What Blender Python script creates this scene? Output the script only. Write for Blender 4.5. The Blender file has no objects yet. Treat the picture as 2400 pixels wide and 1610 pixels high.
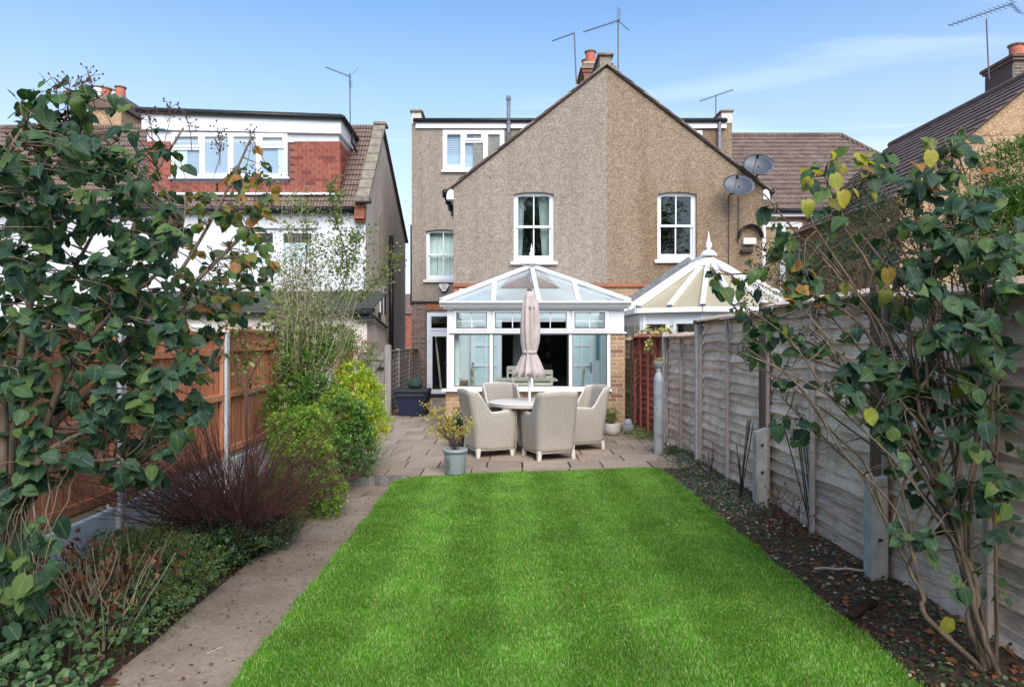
import bpy, bmesh, math, random
import numpy as np
from mathutils import Vector, Matrix
from mathutils.geometry import tessellate_polygon
random.seed(11); RNG = np.random.default_rng(11)
R = math.radians
scene = bpy.context.scene
COL = scene.collection

# ------------------------------------------------------------------ camera
EYE, FOC = 1.6, 1600.0
cam = bpy.data.cameras.new('camera'); cam_o = bpy.data.objects.new('camera', cam); COL.objects.link(cam_o)
cam_o.location = (0, 0, EYE); cam_o.rotation_euler = (R(90), 0, 0)
cam.sensor_width = 36; cam.lens = 24; cam.shift_x = 0.0042; cam.shift_y = -0.0021
cam.clip_start = 0.05; cam.clip_end = 2000
scene.camera = cam_o

# ------------------------------------------------------------------ sky, sun, exposure
SUN_EL, SUN_AZ = 42.0, 167.0      # azimuth clockwise from +Y: high behind the camera and to its right
w = bpy.data.worlds.new('World'); scene.world = w; w.use_nodes = True
nt = w.node_tree; nt.nodes.clear()
def wn(t, **kw):
    n = nt.nodes.new(t)
    for k, v in kw.items(): setattr(n, k, v)
    return n
out = wn('ShaderNodeOutputWorld'); bg = wn('ShaderNodeBackground'); bg.inputs[1].default_value = 0.119
sky = wn('ShaderNodeTexSky', sky_type='NISHITA', sun_disc=False, sun_elevation=R(SUN_EL), sun_rotation=R(SUN_AZ))
sky.altitude = 0; sky.air_density = 1.0; sky.dust_density = 0.9; sky.ozone_density = 2.4
# thin high cirrus, stretched noise on a flat cloud layer
tc = wn('ShaderNodeTexCoord'); sep = wn('ShaderNodeSeparateXYZ'); nt.links.new(tc.outputs['Generated'], sep.inputs[0])
def wm(op, a, b=None, c=None):
    n = wn('ShaderNodeMath', operation=op)
    for i, v in enumerate((a, b, c)):
        if v is None: continue
        if hasattr(v, 'links'): nt.links.new(v, n.inputs[i])
        else: n.inputs[i].default_value = v
    return n.outputs[0]
zc = wm('MAXIMUM', sep.outputs[2], 0.06)
u, v_ = wm('DIVIDE', sep.outputs[0], zc), wm('DIVIDE', sep.outputs[1], zc)
cmb = wn('ShaderNodeCombineXYZ'); nt.links.new(u, cmb.inputs[0]); nt.links.new(v_, cmb.inputs[1])
mp = wn('ShaderNodeMapping'); mp.inputs['Rotation'].default_value = (0, 0, R(28)); mp.inputs['Scale'].default_value = (0.20, 0.95, 1)
mp.inputs['Location'].default_value = (-0.3, 0.36, 0)
nt.links.new(cmb.outputs[0], mp.inputs[0])
nz = wn('ShaderNodeTexNoise'); nz.inputs['Scale'].default_value = 1.0; nz.inputs['Detail'].default_value = 6; nz.inputs['Roughness'].default_value = 0.55
nz.inputs['Distortion'].default_value = 0.9
nt.links.new(mp.outputs[0], nz.inputs['Vector'])
cr = wn('ShaderNodeMapRange'); cr.inputs[1].default_value = 0.555; cr.inputs[2].default_value = 0.92; cr.inputs[3].default_value = 0.0; cr.inputs[4].default_value = 0.42
nt.links.new(nz.outputs[0], cr.inputs[0])
up = wm('MULTIPLY', cr.outputs[0], wm('SMOOTH_MIN', wm('MULTIPLY', sep.outputs[2], 6.0), 1.0, 0.1))
mx = wn('ShaderNodeMixRGB'); mx.inputs[2].default_value = (8.0, 8.3, 8.8, 1)
tint = wn('ShaderNodeMixRGB', blend_type='MULTIPLY'); tint.inputs[0].default_value = 1; tint.inputs[2].default_value = (0.84, 0.96, 1.0, 1); nt.links.new(sky.outputs[0], tint.inputs[1])
hz_f = wm('MULTIPLY', wm('POWER', wm('MAXIMUM', wm('DIVIDE', wm('SUBTRACT', 0.44, sep.outputs[2]), 0.40), 0.0), 1.2), 0.92)   # pale haze all round the horizon
hz_f = wm('MINIMUM', hz_f, 0.93)
hz = wn('ShaderNodeMixRGB'); hz.inputs[2].default_value = (3.6, 3.6, 3.8, 1); nt.links.new(hz_f, hz.inputs[0]); nt.links.new(tint.outputs[0], hz.inputs[1])
nt.links.new(up, mx.inputs[0]); nt.links.new(hz.outputs[0], mx.inputs[1]); nt.links.new(mx.outputs[0], bg.inputs[0])
nt.links.new(bg.outputs[0], out.inputs[0])

sun = bpy.data.lights.new('sun', 'SUN'); sun.energy = 2.0; sun.angle = R(50); sun.color = (1.0, 0.92, 0.83)
sun_o = bpy.data.objects.new('sun', sun); COL.objects.link(sun_o)
sd = Vector((math.sin(R(SUN_AZ)) * math.cos(R(SUN_EL)), math.cos(R(SUN_AZ)) * math.cos(R(SUN_EL)), math.sin(R(SUN_EL))))
sun_o.rotation_euler = (-sd).to_track_quat('-Z', 'Y').to_euler()
vs = scene.view_settings; vs.view_transform = 'Standard'; vs.look = 'None'; vs.gamma = 1; vs.exposure = 1.14; vs.use_curve_mapping = False
try:
    scene.cycles.max_bounces = 8; scene.cycles.transparent_max_bounces = 24; scene.cycles.use_denoising = True
    scene.cycles.caustics_reflective = False; scene.cycles.caustics_refractive = False
except Exception: pass

# ------------------------------------------------------------------ helpers
def P(px, py, d):                       # a pixel of the 2400 x 1610 photograph at depth d -> point of the garden
    return Vector(((px - 1190) * d / FOC, d, EYE + (800 - py) * d / FOC))
def PX(px, d): return (px - 1190) * d / FOC
def PZ(py, d): return EYE + (800 - py) * d / FOC

class MB:
    def __init__(s): s.v = []; s.f = []; s.uv = []; s.smooth = False
    def add(s, vs, fs, uvs=None):
        o = len(s.v); s.v += [tuple(x) for x in vs]; s.f += [tuple(i + o for i in f) for f in fs]
        s.uv += list(uvs) if uvs is not None else [(0, 0)] * len(vs)
        return s
    def box(s, x0, x1, y0, y1, z0, z1):
        return s.add([(x0,y0,z0),(x1,y0,z0),(x1,y1,z0),(x0,y1,z0),(x0,y0,z1),(x1,y0,z1),(x1,y1,z1),(x0,y1,z1)],
              [(3,2,1,0),(4,5,6,7),(0,1,5,4),(1,2,6,5),(2,3,7,6),(3,0,4,7)],
              [(x0,z0),(x1,z0),(x1,z0),(x0,z0),(x0,z1),(x1,z1),(x1,z1),(x0,z1)])
    def bevbox(s, x0, x1, y0, y1, z0, z1, b=0.004):
        bm = bmesh.new(); bmesh.ops.create_cube(bm, size=1)
        for q in bm.verts: q.co = Vector(((x0+x1)/2+q.co.x*(x1-x0), (y0+y1)/2+q.co.y*(y1-y0), (z0+z1)/2+q.co.z*(z1-z0)))
        bmesh.ops.bevel(bm, geom=bm.edges[:], offset=b, segments=1, affect='EDGES')
        bm.verts.index_update()
        s.add([tuple(q.co) for q in bm.verts], [tuple(q.index for q in f.verts) for f in bm.faces]); bm.free(); return s
    def hexa(s, p):                      # 8 corner points, bottom ring then top ring
        return s.add(p, [(3,2,1,0),(4,5,6,7),(0,1,5,4),(1,2,6,5),(2,3,7,6),(3,0,4,7)])
    def beam(s, a, b, wx, wz, up=(0,0,1)):
        a, b = Vector(a), Vector(b); d = (b - a).normalized(); upv = Vector(up)
        if abs(d.dot(upv)) > .98: upv = Vector((0,1,0))
        x = d.cross(upv).normalized() * wx / 2; z = x.cross(d).normalized() * wz / 2
        return s.hexa([a-x-z, a+x-z, b+x-z, b-x-z, a-x+z, a+x+z, b+x+z, b-x+z])
    def tube(s, pts, r, n=6, cap=True):
        pts = [Vector(p) for p in pts]; m = len(pts)
        rs = r if isinstance(r, (list, tuple)) else [r] * m
        o = []; fs = []; uv = []; side = None; L = 0
        for i, p in enumerate(pts):
            t = (pts[min(i+1, m-1)] - pts[max(i-1, 0)])
            if t.length < 1e-7: t = Vector((0,0,1))
            t.normalize()
            if i: L += (p - pts[i-1]).length
            if side is None: side = t.cross(Vector((0.31,0.2,0.93))); 
            side = (side - t * side.dot(t))
            if side.length < 1e-5: side = t.orthogonal()
            side.normalize(); b = t.cross(side)
            for k in range(n):
                a = 2*math.pi*k/n; o.append(p + (side*math.cos(a) + b*math.sin(a)) * rs[i]); uv.append((k/n, L))
        for i in range(m-1):
            for k in range(n):
                k2 = (k+1) % n; fs.append((i*n+k, i*n+k2, (i+1)*n+k2, (i+1)*n+k))
        if cap: fs.append(tuple(range(n))[::-1]); fs.append(tuple((m-1)*n+k for k in range(n)))
        return s.add(o, fs, uv)
    def lathe(s, prof, c=(0,0,0), n=24, sx=1, sy=1, cap=True):
        o = []; fs = []; m = len(prof)
        for (r, z) in prof:
            for k in range(n):
                a = 2*math.pi*k/n; o.append((c[0]+r*math.cos(a)*sx, c[1]+r*math.sin(a)*sy, c[2]+z))
        for i in range(m-1):
            for k in range(n):
                k2 = (k+1) % n; fs.append((i*n+k, i*n+k2, (i+1)*n+k2, (i+1)*n+k))
        if cap: fs.append(tuple(range(n))[::-1]); fs.append(tuple((m-1)*n+k for k in range(n)))
        return s.add(o, fs)
    def plate(s, outer, holes, o, u, v, th):
        """flat slab: 2-D outline with holes, in the plane o + x*u + y*v; thickness th backwards along u x v"""
        o, u, v = Vector(o), Vector(u), Vector(v); nrm = u.cross(v).normalized()
        loops = [list(outer)] + [list(h) for h in holes]
        flat = [Vector((a, b, 0)) for l in loops for (a, b) in l]
        tris = tessellate_polygon([[Vector((a, b, 0)) for (a, b) in l] for l in loops])
        N = len(flat); vs = [o + u*p.x + v*p.y for p in flat]; vs += [p - nrm*th for p in vs]
        fs = []
        for (a, b, c) in tris:
            if (flat[b]-flat[a]).cross(flat[c]-flat[a]).z < 0: a, c = c, a
            fs.append((a, b, c)); fs.append((c+N, b+N, a+N))
        k = 0
        for li, l in enumerate(loops):
            n = len(l); ar = sum(l[i][0]*l[(i+1)%n][1] - l[(i+1)%n][0]*l[i][1] for i in range(n))
            for i in range(n):
                a, b = k+i, k+(i+1) % n
                q = (a, a+N, b+N, b)
                if (ar > 0) != (li == 0): q = q[::-1]
                fs.append(q)
            k += n
        return s.add(vs, fs, [(p.x, p.y) for p in flat]*2)
    def build(s, name, mat=None, parent=None, smooth=None, loc=None):
        off = Vector((0,0,0)); q = parent
        while q is not None: off += q.location; q = q.parent
        if loc is not None: off += Vector(loc)
        me = bpy.data.meshes.new(name)
        me.from_pydata([(x-off.x, y-off.y, z-off.z) for (x,y,z) in s.v], [], s.f)
        ul = me.uv_layers.new(name='UVMap')
        idx = np.empty(len(me.loops), dtype=np.int32); me.loops.foreach_get('vertex_index', idx)
        ul.data.foreach_set('uv', np.array(s.uv, dtype=np.float32)[idx].ravel())
        if smooth if smooth is not None else s.smooth: me.polygons.foreach_set('use_smooth', [True]*len(me.polygons))
        me.update()
        ob = bpy.data.objects.new(name, me); COL.objects.link(ob)
        if mat: me.materials.append(mat)
        if loc is not None: ob.location = loc
        if parent is not None: ob.parent = parent
        return ob

def tag(o, label=None, cat=None, group=None, kind=None):
    if label: o['label'] = label
    if cat: o['category'] = cat
    if group: o['group'] = group
    if kind: o['kind'] = kind
    return o
def empty(name, loc, label=None, cat=None, group=None, rz=0):
    o = bpy.data.objects.new(name, None); COL.objects.link(o); o.location = loc; o.rotation_euler = (0,0,rz); o.empty_display_size = .1
    return tag(o, label, cat, group)
def inst(me, name, parent, mat4=None, loc=None):
    o = bpy.data.objects.new(name, me); COL.objects.link(o); o.parent = parent
    if mat4 is not None: o.matrix_local = mat4
    if loc is not None: o.location = loc
    return o
def copy_tree(o, parent=None):
    c = o.copy(); COL.objects.link(c); c.parent = parent
    for ch in o.children: copy_tree(ch, c)
    return c
def rnd(a, b): return random.uniform(a, b)
def big_mesh(name, V, F, mat, parent=None, rv=None, uv=None, smooth=False):
    """numpy vertices (n,3) and faces (m,3 or 4) -> one object; rv = a per-vertex random value for colour"""
    off = Vector((0,0,0)); q = parent
    while q is not None: off += q.location; q = q.parent
    V = np.asarray(V, dtype=np.float32) - np.array(off, dtype=np.float32); F = np.asarray(F, dtype=np.int32)
    me = bpy.data.meshes.new(name); me.vertices.add(len(V)); me.vertices.foreach_set('co', V.ravel())
    k = F.shape[1]; me.loops.add(F.size); me.loops.foreach_set('vertex_index', F.ravel())
    me.polygons.add(len(F)); me.polygons.foreach_set('loop_start', np.arange(0, F.size, k, dtype=np.int32))
    me.polygons.foreach_set('loop_total', np.full(len(F), k, dtype=np.int32))
    if smooth: me.polygons.foreach_set('use_smooth', np.ones(len(F), dtype=bool))
    me.update(calc_edges=True)
    if rv is not None:
        a = me.attributes.new('rnd', 'FLOAT', 'POINT'); a.data.foreach_set('value', np.asarray(rv, dtype=np.float32))
    if uv is not None:
        ul = me.uv_layers.new(name='UVMap'); ul.data.foreach_set('uv', np.asarray(uv, dtype=np.float32)[F.ravel()].ravel())
    me.materials.append(mat)
    ob = bpy.data.objects.new(name, me); COL.objects.link(ob)
    if parent is not None: ob.parent = parent
    return ob

# ------------------------------------------------------------------ materials
class Mat:
    def __init__(s, name):
        s.m = bpy.data.materials.new(name); s.m.use_nodes = True; s.t = s.m.node_tree; s.t.nodes.clear()
        s.o = s.n('ShaderNodeOutputMaterial'); s.b = s.n('ShaderNodeBsdfPrincipled'); s.l(s.b.outputs[0], s.o.inputs[0])
        s.tc = s.n('ShaderNodeTexCoord')
    def n(s, t, **kw):
        x = s.t.nodes.new(t)
        for k, v in kw.items(): setattr(x, k, v)
        return x
    def l(s, a, b): s.t.links.new(a, b)
    def set(s, sock, v):
        if hasattr(v, 'links'): s.l(v, sock)
        else: sock.default_value = v if not (isinstance(v, tuple) and len(v) == 3 and sock.type == 'RGBA') else (*v, 1)
    def vec(s, src='Object', scale=(1,1,1), rot=(0,0,0), loc=(0,0,0)):
        mpn = s.n('ShaderNodeMapping'); s.l(s.tc.outputs[src] if src != 'World' else s.geo(), mpn.inputs[0])
        mpn.inputs['Scale'].default_value = scale; mpn.inputs['Rotation'].default_value = rot; mpn.inputs['Location'].default_value = loc
        return mpn.outputs[0]
    def geo(s): return s.n('ShaderNodeNewGeometry').outputs['Position']
    def noise(s, scale, detail=3, rough=.5, vec=None, dist=0, out=0):
        x = s.n('ShaderNodeTexNoise'); x.inputs['Scale'].default_value = scale; x.inputs['Detail'].default_value = detail
        x.inputs['Roughness'].default_value = rough; x.inputs['Distortion'].default_value = dist
        s.l(vec if vec is not None else s.geo(), x.inputs['Vector']); return x.outputs[out]
    def voro(s, scale, vec=None, feat='F1', out=0, rnd_=1.0):
        x = s.n('ShaderNodeTexVoronoi', feature=feat); x.inputs['Scale'].default_value = scale; x.inputs['Randomness'].default_value = rnd_
        s.l(vec if vec is not None else s.geo(), x.inputs['Vector']); return x.outputs[out]
    def wave(s, scale, vec=None, dist=0, dscale=1, prof='SIN', d='X'):
        x = s.n('ShaderNodeTexWave', wave_profile=prof, bands_direction=d); x.inputs['Scale'].default_value = scale
        x.inputs['Distortion'].default_value = dist; x.inputs['Detail Scale'].default_value = dscale
        s.l(vec if vec is not None else s.geo(), x.inputs['Vector']); return x.outputs['Fac']
    def ramp(s, fac, stops):
        x = s.n('ShaderNodeValToRGB'); e = x.color_ramp.elements
        while len(e) > 1: e.remove(e[-1])
        for i, (p, c) in enumerate(stops):
            q = e[0] if i == 0 else e.new(p)
            q.position = p; q.color = (*c, 1) if len(c) == 3 else c
        s.l(fac, x.inputs[0]); return x.outputs[0]
    def rng(s, v, a, b, c, d):
        x = s.n('ShaderNodeMapRange'); s.set(x.inputs[0], v)
        for i, q in enumerate((a, b, c, d)): x.inputs[i+1].default_value = q
        return x.outputs[0]
    def math(s, op, a, b=0.0):
        x = s.n('ShaderNodeMath', operation=op); s.set(x.inputs[0], a); s.set(x.inputs[1], b); return x.outputs[0]
    def mix(s, f, a, b, blend='MIX'):
        x = s.n('ShaderNodeMixRGB', blend_type=blend); s.set(x.inputs[0], f); s.set(x.inputs[1], a); s.set(x.inputs[2], b); return x.outputs[0]
    def rand(s):
        oi = s.n('ShaderNodeObjectInfo').outputs['Random']; at = s.n('ShaderNodeAttribute', attribute_name='rnd').outputs['Fac']
        return s.math('FRACT', s.math('ADD', oi, at))
    def bump(s, h, strength=.5, dist=.01):
        x = s.n('ShaderNodeBump'); x.inputs['Strength'].default_value = strength; x.inputs['Distance'].default_value = dist
        s.l(h, x.inputs['Height']); s.l(x.outputs[0], s.b.inputs['Normal']); return x.outputs[0]
    def done(s, col, rough=.8, metal=0, spec=.5):
        s.set(s.b.inputs['Base Color'], col); s.set(s.b.inputs['Roughness'], rough); s.b.inputs['Metallic'].default_value = metal
        s.b.inputs['Specular IOR Level'].default_value = spec; return s.m

def plain(name, col, rough=.6, metal=0, var=.12, scale=6, spec=.4):
    m = Mat(name); f = m.rng(m.noise(scale, 4), .3, .7, 1-var, 1+var)
    return m.done(m.mix(1.0, col, m.mix(0, f, f), 'MULTIPLY'), rough, metal, spec)

def pebble(name, light, dark, stain=None, sc=36, amt=.22):
    m = Mat(name); p = m.geo()
    d = m.voro(sc, p, 'F1', 0); c = m.voro(sc, p, 'F1', 1)
    sepc = m.n('ShaderNodeSeparateColor'); m.l(c, sepc.inputs[0])
    tone = m.rng(sepc.outputs[0], 0, 1, .80, 1.14)
    base = m.ramp(d, [(0.0, light), (.34, tuple((a*.6+b*.4) for a, b in zip(light, dark))), (.62, dark)])
    base = m.mix(1.0, base, m.mix(0, tone, tone), 'MULTIPLY')
    big = m.noise(.9, 5, .6, m.vec('World', (1, 1, .35)))
    base = m.mix(m.rng(big, .42, .72, 0, amt), base, m.mix(1.0, base, stain or (.75,.68,.6), 'MULTIPLY'))
    stk = m.rng(m.noise(1.0, 5, .6, m.vec('World', (3.2, 3.2, .22))), .35, .68, 1.07, .86); base = m.mix(1.0, base, m.mix(0, stk, stk), 'MULTIPLY')
    fine = m.rng(m.noise(7, 4, .7), .3, .7, .86, 1.12)
    base = m.mix(1.0, base, m.mix(0, fine, fine), 'MULTIPLY')
    m.bump(m.math('MULTIPLY', d, -1.0), .45, .02)
    return m.done(base, .95, 0, .2)

def brickmat(name, stops, sc=40):
    m = Mat(name); r = m.rand(); c = m.ramp(r, stops)
    f = m.rng(m.noise(sc, 5, .7), .25, .75, .72, 1.22)
    g = m.rng(m.noise(2.3, 3), .35, .7, 1.05, .85)
    c = m.mix(1.0, m.mix(1.0, c, m.mix(0, f, f), 'MULTIPLY'), m.mix(0, g, g), 'MULTIPLY')
    m.bump(m.noise(sc*2.2, 4), .4, .004)
    return m.done(c, .9, 0, .2)

def woodmat(name, stops, along='X', sc=1.0, stain=None, sstr=.5):
    m = Mat(name); r = m.rand()
    s3 = {'X': (1.2*sc, 22*sc, 22*sc), 'Y': (22*sc, 1.2*sc, 22*sc), 'Z': (22*sc, 22*sc, 1.2*sc)}[along]
    loc = m.n('ShaderNodeCombineXYZ'); m.l(m.math('MULTIPLY', r, 40.0), loc.inputs[0]); m.l(m.math('MULTIPLY', r, 17.0), loc.inputs[2])
    ad = m.n('ShaderNodeVectorMath', operation='ADD'); m.l(m.geo(), ad.inputs[0]); m.l(loc.outputs[0], ad.inputs[1])
    mpn = m.n('ShaderNodeMapping'); m.l(ad.outputs[0], mpn.inputs[0]); mpn.inputs['Scale'].default_value = s3
    g = m.noise(1.0, 6, .65, mpn.outputs[0], .6)
    c = m.ramp(m.math('ADD', m.math('MULTIPLY', g, .75), m.math('MULTIPLY', r, .25)), stops)
    if stain:
        st = m.rng(m.noise(4.2, 7, .75), .47, .68, 0, sstr); c = m.mix(st, c, stain)
    m.bump(g, .6, .008)
    return m.done(c, .85, 0, .2)

def leafmat(name, stops, back=None, trans=.35, rough=.42, rib=True, spec=.45):
    m = Mat(name); r = m.rand(); c = m.ramp(r, stops)
    f = m.rng(m.noise(38, 3), .3, .7, .86, 1.14); c = m.mix(1.0, c, m.mix(0, f, f), 'MULTIPLY')
    if rib:
        uvs = m.n('ShaderNodeSeparateXYZ'); m.l(m.tc.outputs['UV'], uvs.inputs[0])
        ce = m.math('ABSOLUTE', m.math('SUBTRACT', uvs.outputs[0], .5))
        line = m.rng(ce, .0, .035, 1.0, 0.0)
        vein = m.rng(m.math('ABSOLUTE', m.math('SUBTRACT', m.math('FRACT', m.math('ADD', m.math('MULTIPLY', uvs.outputs[1], 6.0), m.math('MULTIPLY', ce, -5.0))), .5)), .0, .06, .35, 0.0)
        c = m.mix(m.math('MULTIPLY', m.math('MAXIMUM', line, vein), .45), c, m.mix(.5, c, (.45, .55, .30)))
        m.bump(m.math('ADD', line, vein), .25, .004)
    m.set(m.b.inputs['Base Color'], c); m.b.inputs['Roughness'].default_value = rough; m.b.inputs['Specular IOR Level'].default_value = spec
    t = m.n('ShaderNodeBsdfTranslucent'); m.l(m.mix(1.0, c, (1.5, 1.6, .7), 'MULTIPLY'), t.inputs[0])
    ms = m.n('ShaderNodeMixShader'); ms.inputs[0].default_value = trans
    m.l(m.b.outputs[0], ms.inputs[1]); m.l(t.outputs[0], ms.inputs[2]); m.l(ms.outputs[0], m.o.inputs[0])
    return m.m

def glassmat(name, tint=(1,1,1), refl=1.0, ior=1.5, haze=0.0):
    m = Mat(name); m.t.nodes.remove(m.b)
    tr = m.n('ShaderNodeBsdfTransparent'); tr.inputs[0].default_value = (*tint, 1)
    gl = m.n('ShaderNodeBsdfGlossy'); gl.inputs['Roughness'].default_value = .012; gl.inputs[0].default_value = (.96, .98, 1, 1)
    wob = m.n('ShaderNodeBump'); wob.inputs['Strength'].default_value = .05; wob.inputs['Distance'].default_value = .02
    m.l(m.noise(1.6, 2), wob.inputs['Height']); m.l(wob.outputs[0], gl.inputs['Normal'])
    lw = m.n('ShaderNodeLayerWeight'); lw.inputs[0].default_value = .5       # two-sided Schlick, so the far face of a pane never traps the light
    f = m.math('MINIMUM', m.math('ADD', .045*refl, m.math('MULTIPLY', m.math('POWER', lw.outputs['Facing'], 5.0), .9)), 1.0)
    ms = m.n('ShaderNodeMixShader'); m.l(f, ms.inputs[0]); m.l(tr.outputs[0], ms.inputs[1]); m.l(gl.outputs[0], ms.inputs[2])
    last = ms.outputs[0]
    if haze:
        df = m.n('ShaderNodeBsdfDiffuse'); df.inputs[0].default_value = (.85,.87,.86,1)
        m2 = m.n('ShaderNodeMixShader'); m.set(m2.inputs[0], m.rng(m.noise(3, 4), .3, .8, haze*.6, haze*1.4)); m.l(last, m2.inputs[1]); m.l(df.outputs[0], m2.inputs[2]); last = m2.outputs[0]
    m.l(last, m.o.inputs[0]); return m.m

X = {}
X['pebble_grey'] = pebble('pebble_dash_grey', (.43,.368,.31), (.285,.236,.192), (.80,.74,.68))
X['pebble_tan'] = pebble('pebble_dash_tan', (.42,.325,.235), (.255,.188,.13), (.62,.48,.36), amt=.75)
X['pebble_dark'] = pebble('pebble_dash_worn', (.42,.35,.26), (.14,.11,.08), (.7,.66,.55))
X['pebble_smooth'] = pebble('pebble_dash_flank', (.88,.79,.71), (.70,.61,.54), (.8,.76,.7), 40)
X['pebble_orange'] = pebble('pebble_dash_orange', (.70,.48,.30), (.38,.25,.15), (.8,.7,.6), 36)
X['pebble_red'] = pebble('pebble_dash_red', (.50,.22,.16), (.22,.07,.05), None, 18)
X['white_render'] = plain('white_render', (.66,.67,.70), .9, 0, .06, 4)
X['upvc'] = plain('white_upvc', (.80,.82,.86), .35, 0, .03, 3)
X['upvc_bright'] = plain('white_upvc_clean', (.86,.87,.89), .3, 0, .02, 3)
X['upvc_blue'] = plain('white_upvc_cool', (.72,.77,.85), .35, 0, .04, 3)
X['black_pipe'] = plain('black_plastic', (.018,.018,.022), .4, 0, .2, 5)
X['grey_metal'] = plain('weathered_metal', (.10,.095,.10), .5, .4, .3, 20)
X['lead'] = plain('lead_sheet', (.17,.18,.20), .6, .1, .25, 12)
X['mortar'] = plain('mortar', (.60,.55,.47), .95, 0, .15, 20)
X['mortar_dark'] = plain('mortar_dark', (.33,.29,.26), .95, 0, .2, 20)
X['brick_tan'] = brickmat('tan_brick', [(0,(.34,.20,.11)),(.3,(.44,.28,.16)),(.6,(.39,.25,.14)),(.85,(.27,.13,.085)),(1,(.46,.31,.19))])
X['brick_dark'] = brickmat('dark_brick', [(0,(.14,.10,.09)),(.5,(.19,.13,.11)),(1,(.24,.17,.15))])
X['brick_red'] = brickmat('red_brick', [(0,(.36,.13,.075)),(.5,(.44,.18,.10)),(1,(.30,.12,.08))])
X['brick_blue'] = brickmat('grey_engineering_brick', [(0,(.13,.12,.125)),(.5,(.18,.165,.165)),(1,(.22,.20,.19))])
X['tile_red'] = brickmat('red_clay_tile', [(0,(.26,.08,.06)),(.12,(.36,.12,.09)),(.6,(.41,.15,.115)),(.9,(.36,.125,.10)),(1,(.20,.08,.07))], 30)
X['terracotta'] = brickmat('terracotta', [(0,(.46,.15,.10)),(1,(.52,.18,.12))], 14)
m = Mat('brown_roof_tile'); ww = m.wave(3.6, m.vec('World', (1,1,0)), 0, 1)
c = m.mix(1.0, m.ramp(m.noise(3, 6, .7), [(.3,(.12,.082,.068)),(.55,(.20,.145,.12)),(.75,(.27,.21,.18))]), m.mix(0, m.rng(ww, 0, 1, .6, 1.25), m.rng(ww, 0, 1, .6, 1.25)), 'MULTIPLY')
m.bump(ww, .6, .02); X['roof_brown'] = m.done(c, .9, 0, .2)
m = Mat('slate_roof_tile'); c = m.ramp(m.noise(4, 6, .7), [(.3,(.10,.075,.07)),(.6,(.17,.125,.115)),(.8,(.24,.19,.18))]); X['roof_slate'] = m.done(c, .85, 0, .2)
m = Mat('mossy_coping'); c = m.ramp(m.noise(5, 6, .7), [(.3,(.15,.13,.11)),(.5,(.26,.22,.18)),(.62,(.30,.27,.22)),(.72,(.20,.22,.10))]); m.bump(m.noise(30,4), .5, .01); X['coping'] = m.done(c, .95, 0, .1)
m = Mat('mossy_felt'); c = m.ramp(m.noise(6, 5, .7), [(.3,(.05,.055,.05)),(.6,(.09,.10,.085)),(.8,(.17,.20,.13))]); X['felt'] = m.done(c, .95, 0, .1)
X['glass'] = glassmat('window_glass', (.95,.985,.975), .7)
X['glass_dark'] = glassmat('window_glass_old', (.80,.84,.84), 1.25)
X['glass_roof'] = glassmat('roof_glass', (.95,.97,.98), 1.6, 1.5, .07)
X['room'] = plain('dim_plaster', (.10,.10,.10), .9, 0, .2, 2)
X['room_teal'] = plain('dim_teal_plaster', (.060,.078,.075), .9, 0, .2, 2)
X['inner_wall'] = plain('pale_green_paint', (.80,.87,.86), .8, 0, .03, 1)
X['curtain'] = plain('pale_curtain', (.72,.78,.76), .9, 0, .06, 5)
X['blind'] = plain('pale_blue_blind', (.40,.47,.62), .7, 0, .04, 5)
m = Mat('dull_polycarbonate'); rb = m.wave(9, m.vec('World', (1,1,0)), 0)
c = m.mix(m.rng(m.noise(1.1,4), .35, .65, 0, 1), (.44,.39,.27), (.33,.28,.185)); c = m.mix(1.0, c, m.mix(0, m.rng(rb,0,1,.9,1.06), m.rng(rb,0,1,.9,1.06)), 'MULTIPLY'); X['poly'] = m.done(c, .35, 0, .5)
m = Mat('concrete'); c = m.ramp(m.noise(9, 7, .7), [(.3,(.30,.29,.28)),(.55,(.44,.42,.40)),(.75,(.52,.50,.47))]); m.bump(m.noise(90,3), .3, .003); X['concrete'] = m.done(c, .9, 0, .2)
m = Mat('white_concrete'); c = m.ramp(m.noise(5, 7, .7), [(.25,(.55,.55,.55)),(.6,(.76,.76,.76)),(.8,(.82,.82,.81))]); m.bump(m.noise(60,4), .3, .004); X['concrete_white'] = m.done(c, .9, 0, .2)
def slabmat(name, stops, dirt):
    m = Mat(name); r = m.rand(); c = m.ramp(m.math('ADD', m.math('MULTIPLY', m.noise(2.1, 6, .65), .7), m.math('MULTIPLY', r, .3)), stops)
    f = m.rng(m.noise(150, 2, .7), .3, .72, .74, 1.22); c = m.mix(1.0, c, m.mix(0, f, f), 'MULTIPLY')
    f2 = m.rng(m.noise(34, 6, .8), .32, .68, .70, 1.22); c = m.mix(1.0, c, m.mix(0, f2, f2), 'MULTIPLY')
    c = m.mix(m.rng(m.noise(5.5, 6, .75), .55, .78, 0, .55), c, dirt)
    m.bump(m.noise(60, 6, .75), .5, .006); return m.done(c, .9, 0, .25)
X['slab'] = slabmat('patio_slab', [(.3,(.27,.205,.155)),(.5,(.36,.28,.215)),(.7,(.43,.345,.275))], (.16,.12,.09))
X['path'] = slabmat('path_slab', [(.3,(.20,.145,.105)),(.5,(.285,.215,.16)),(.7,(.37,.29,.225))], (.11,.08,.06))
m = Mat('garden_soil'); c = m.ramp(m.noise(28, 7, .75), [(.3,(.045,.029,.020)),(.5,(.12,.080,.056)),(.68,(.21,.148,.105)),(.8,(.30,.22,.165))]); m.bump(m.noise(45, 6, .8), 1.0, .03); X['soil'] = m.done(c, .95, 0, .15)
m = Mat('far_ground'); X['ground'] = m.done(m.ramp(m.noise(3, 5), [(.3,(.05,.045,.03)),(.7,(.10,.09,.06))]), .95, 0, .1)
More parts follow.
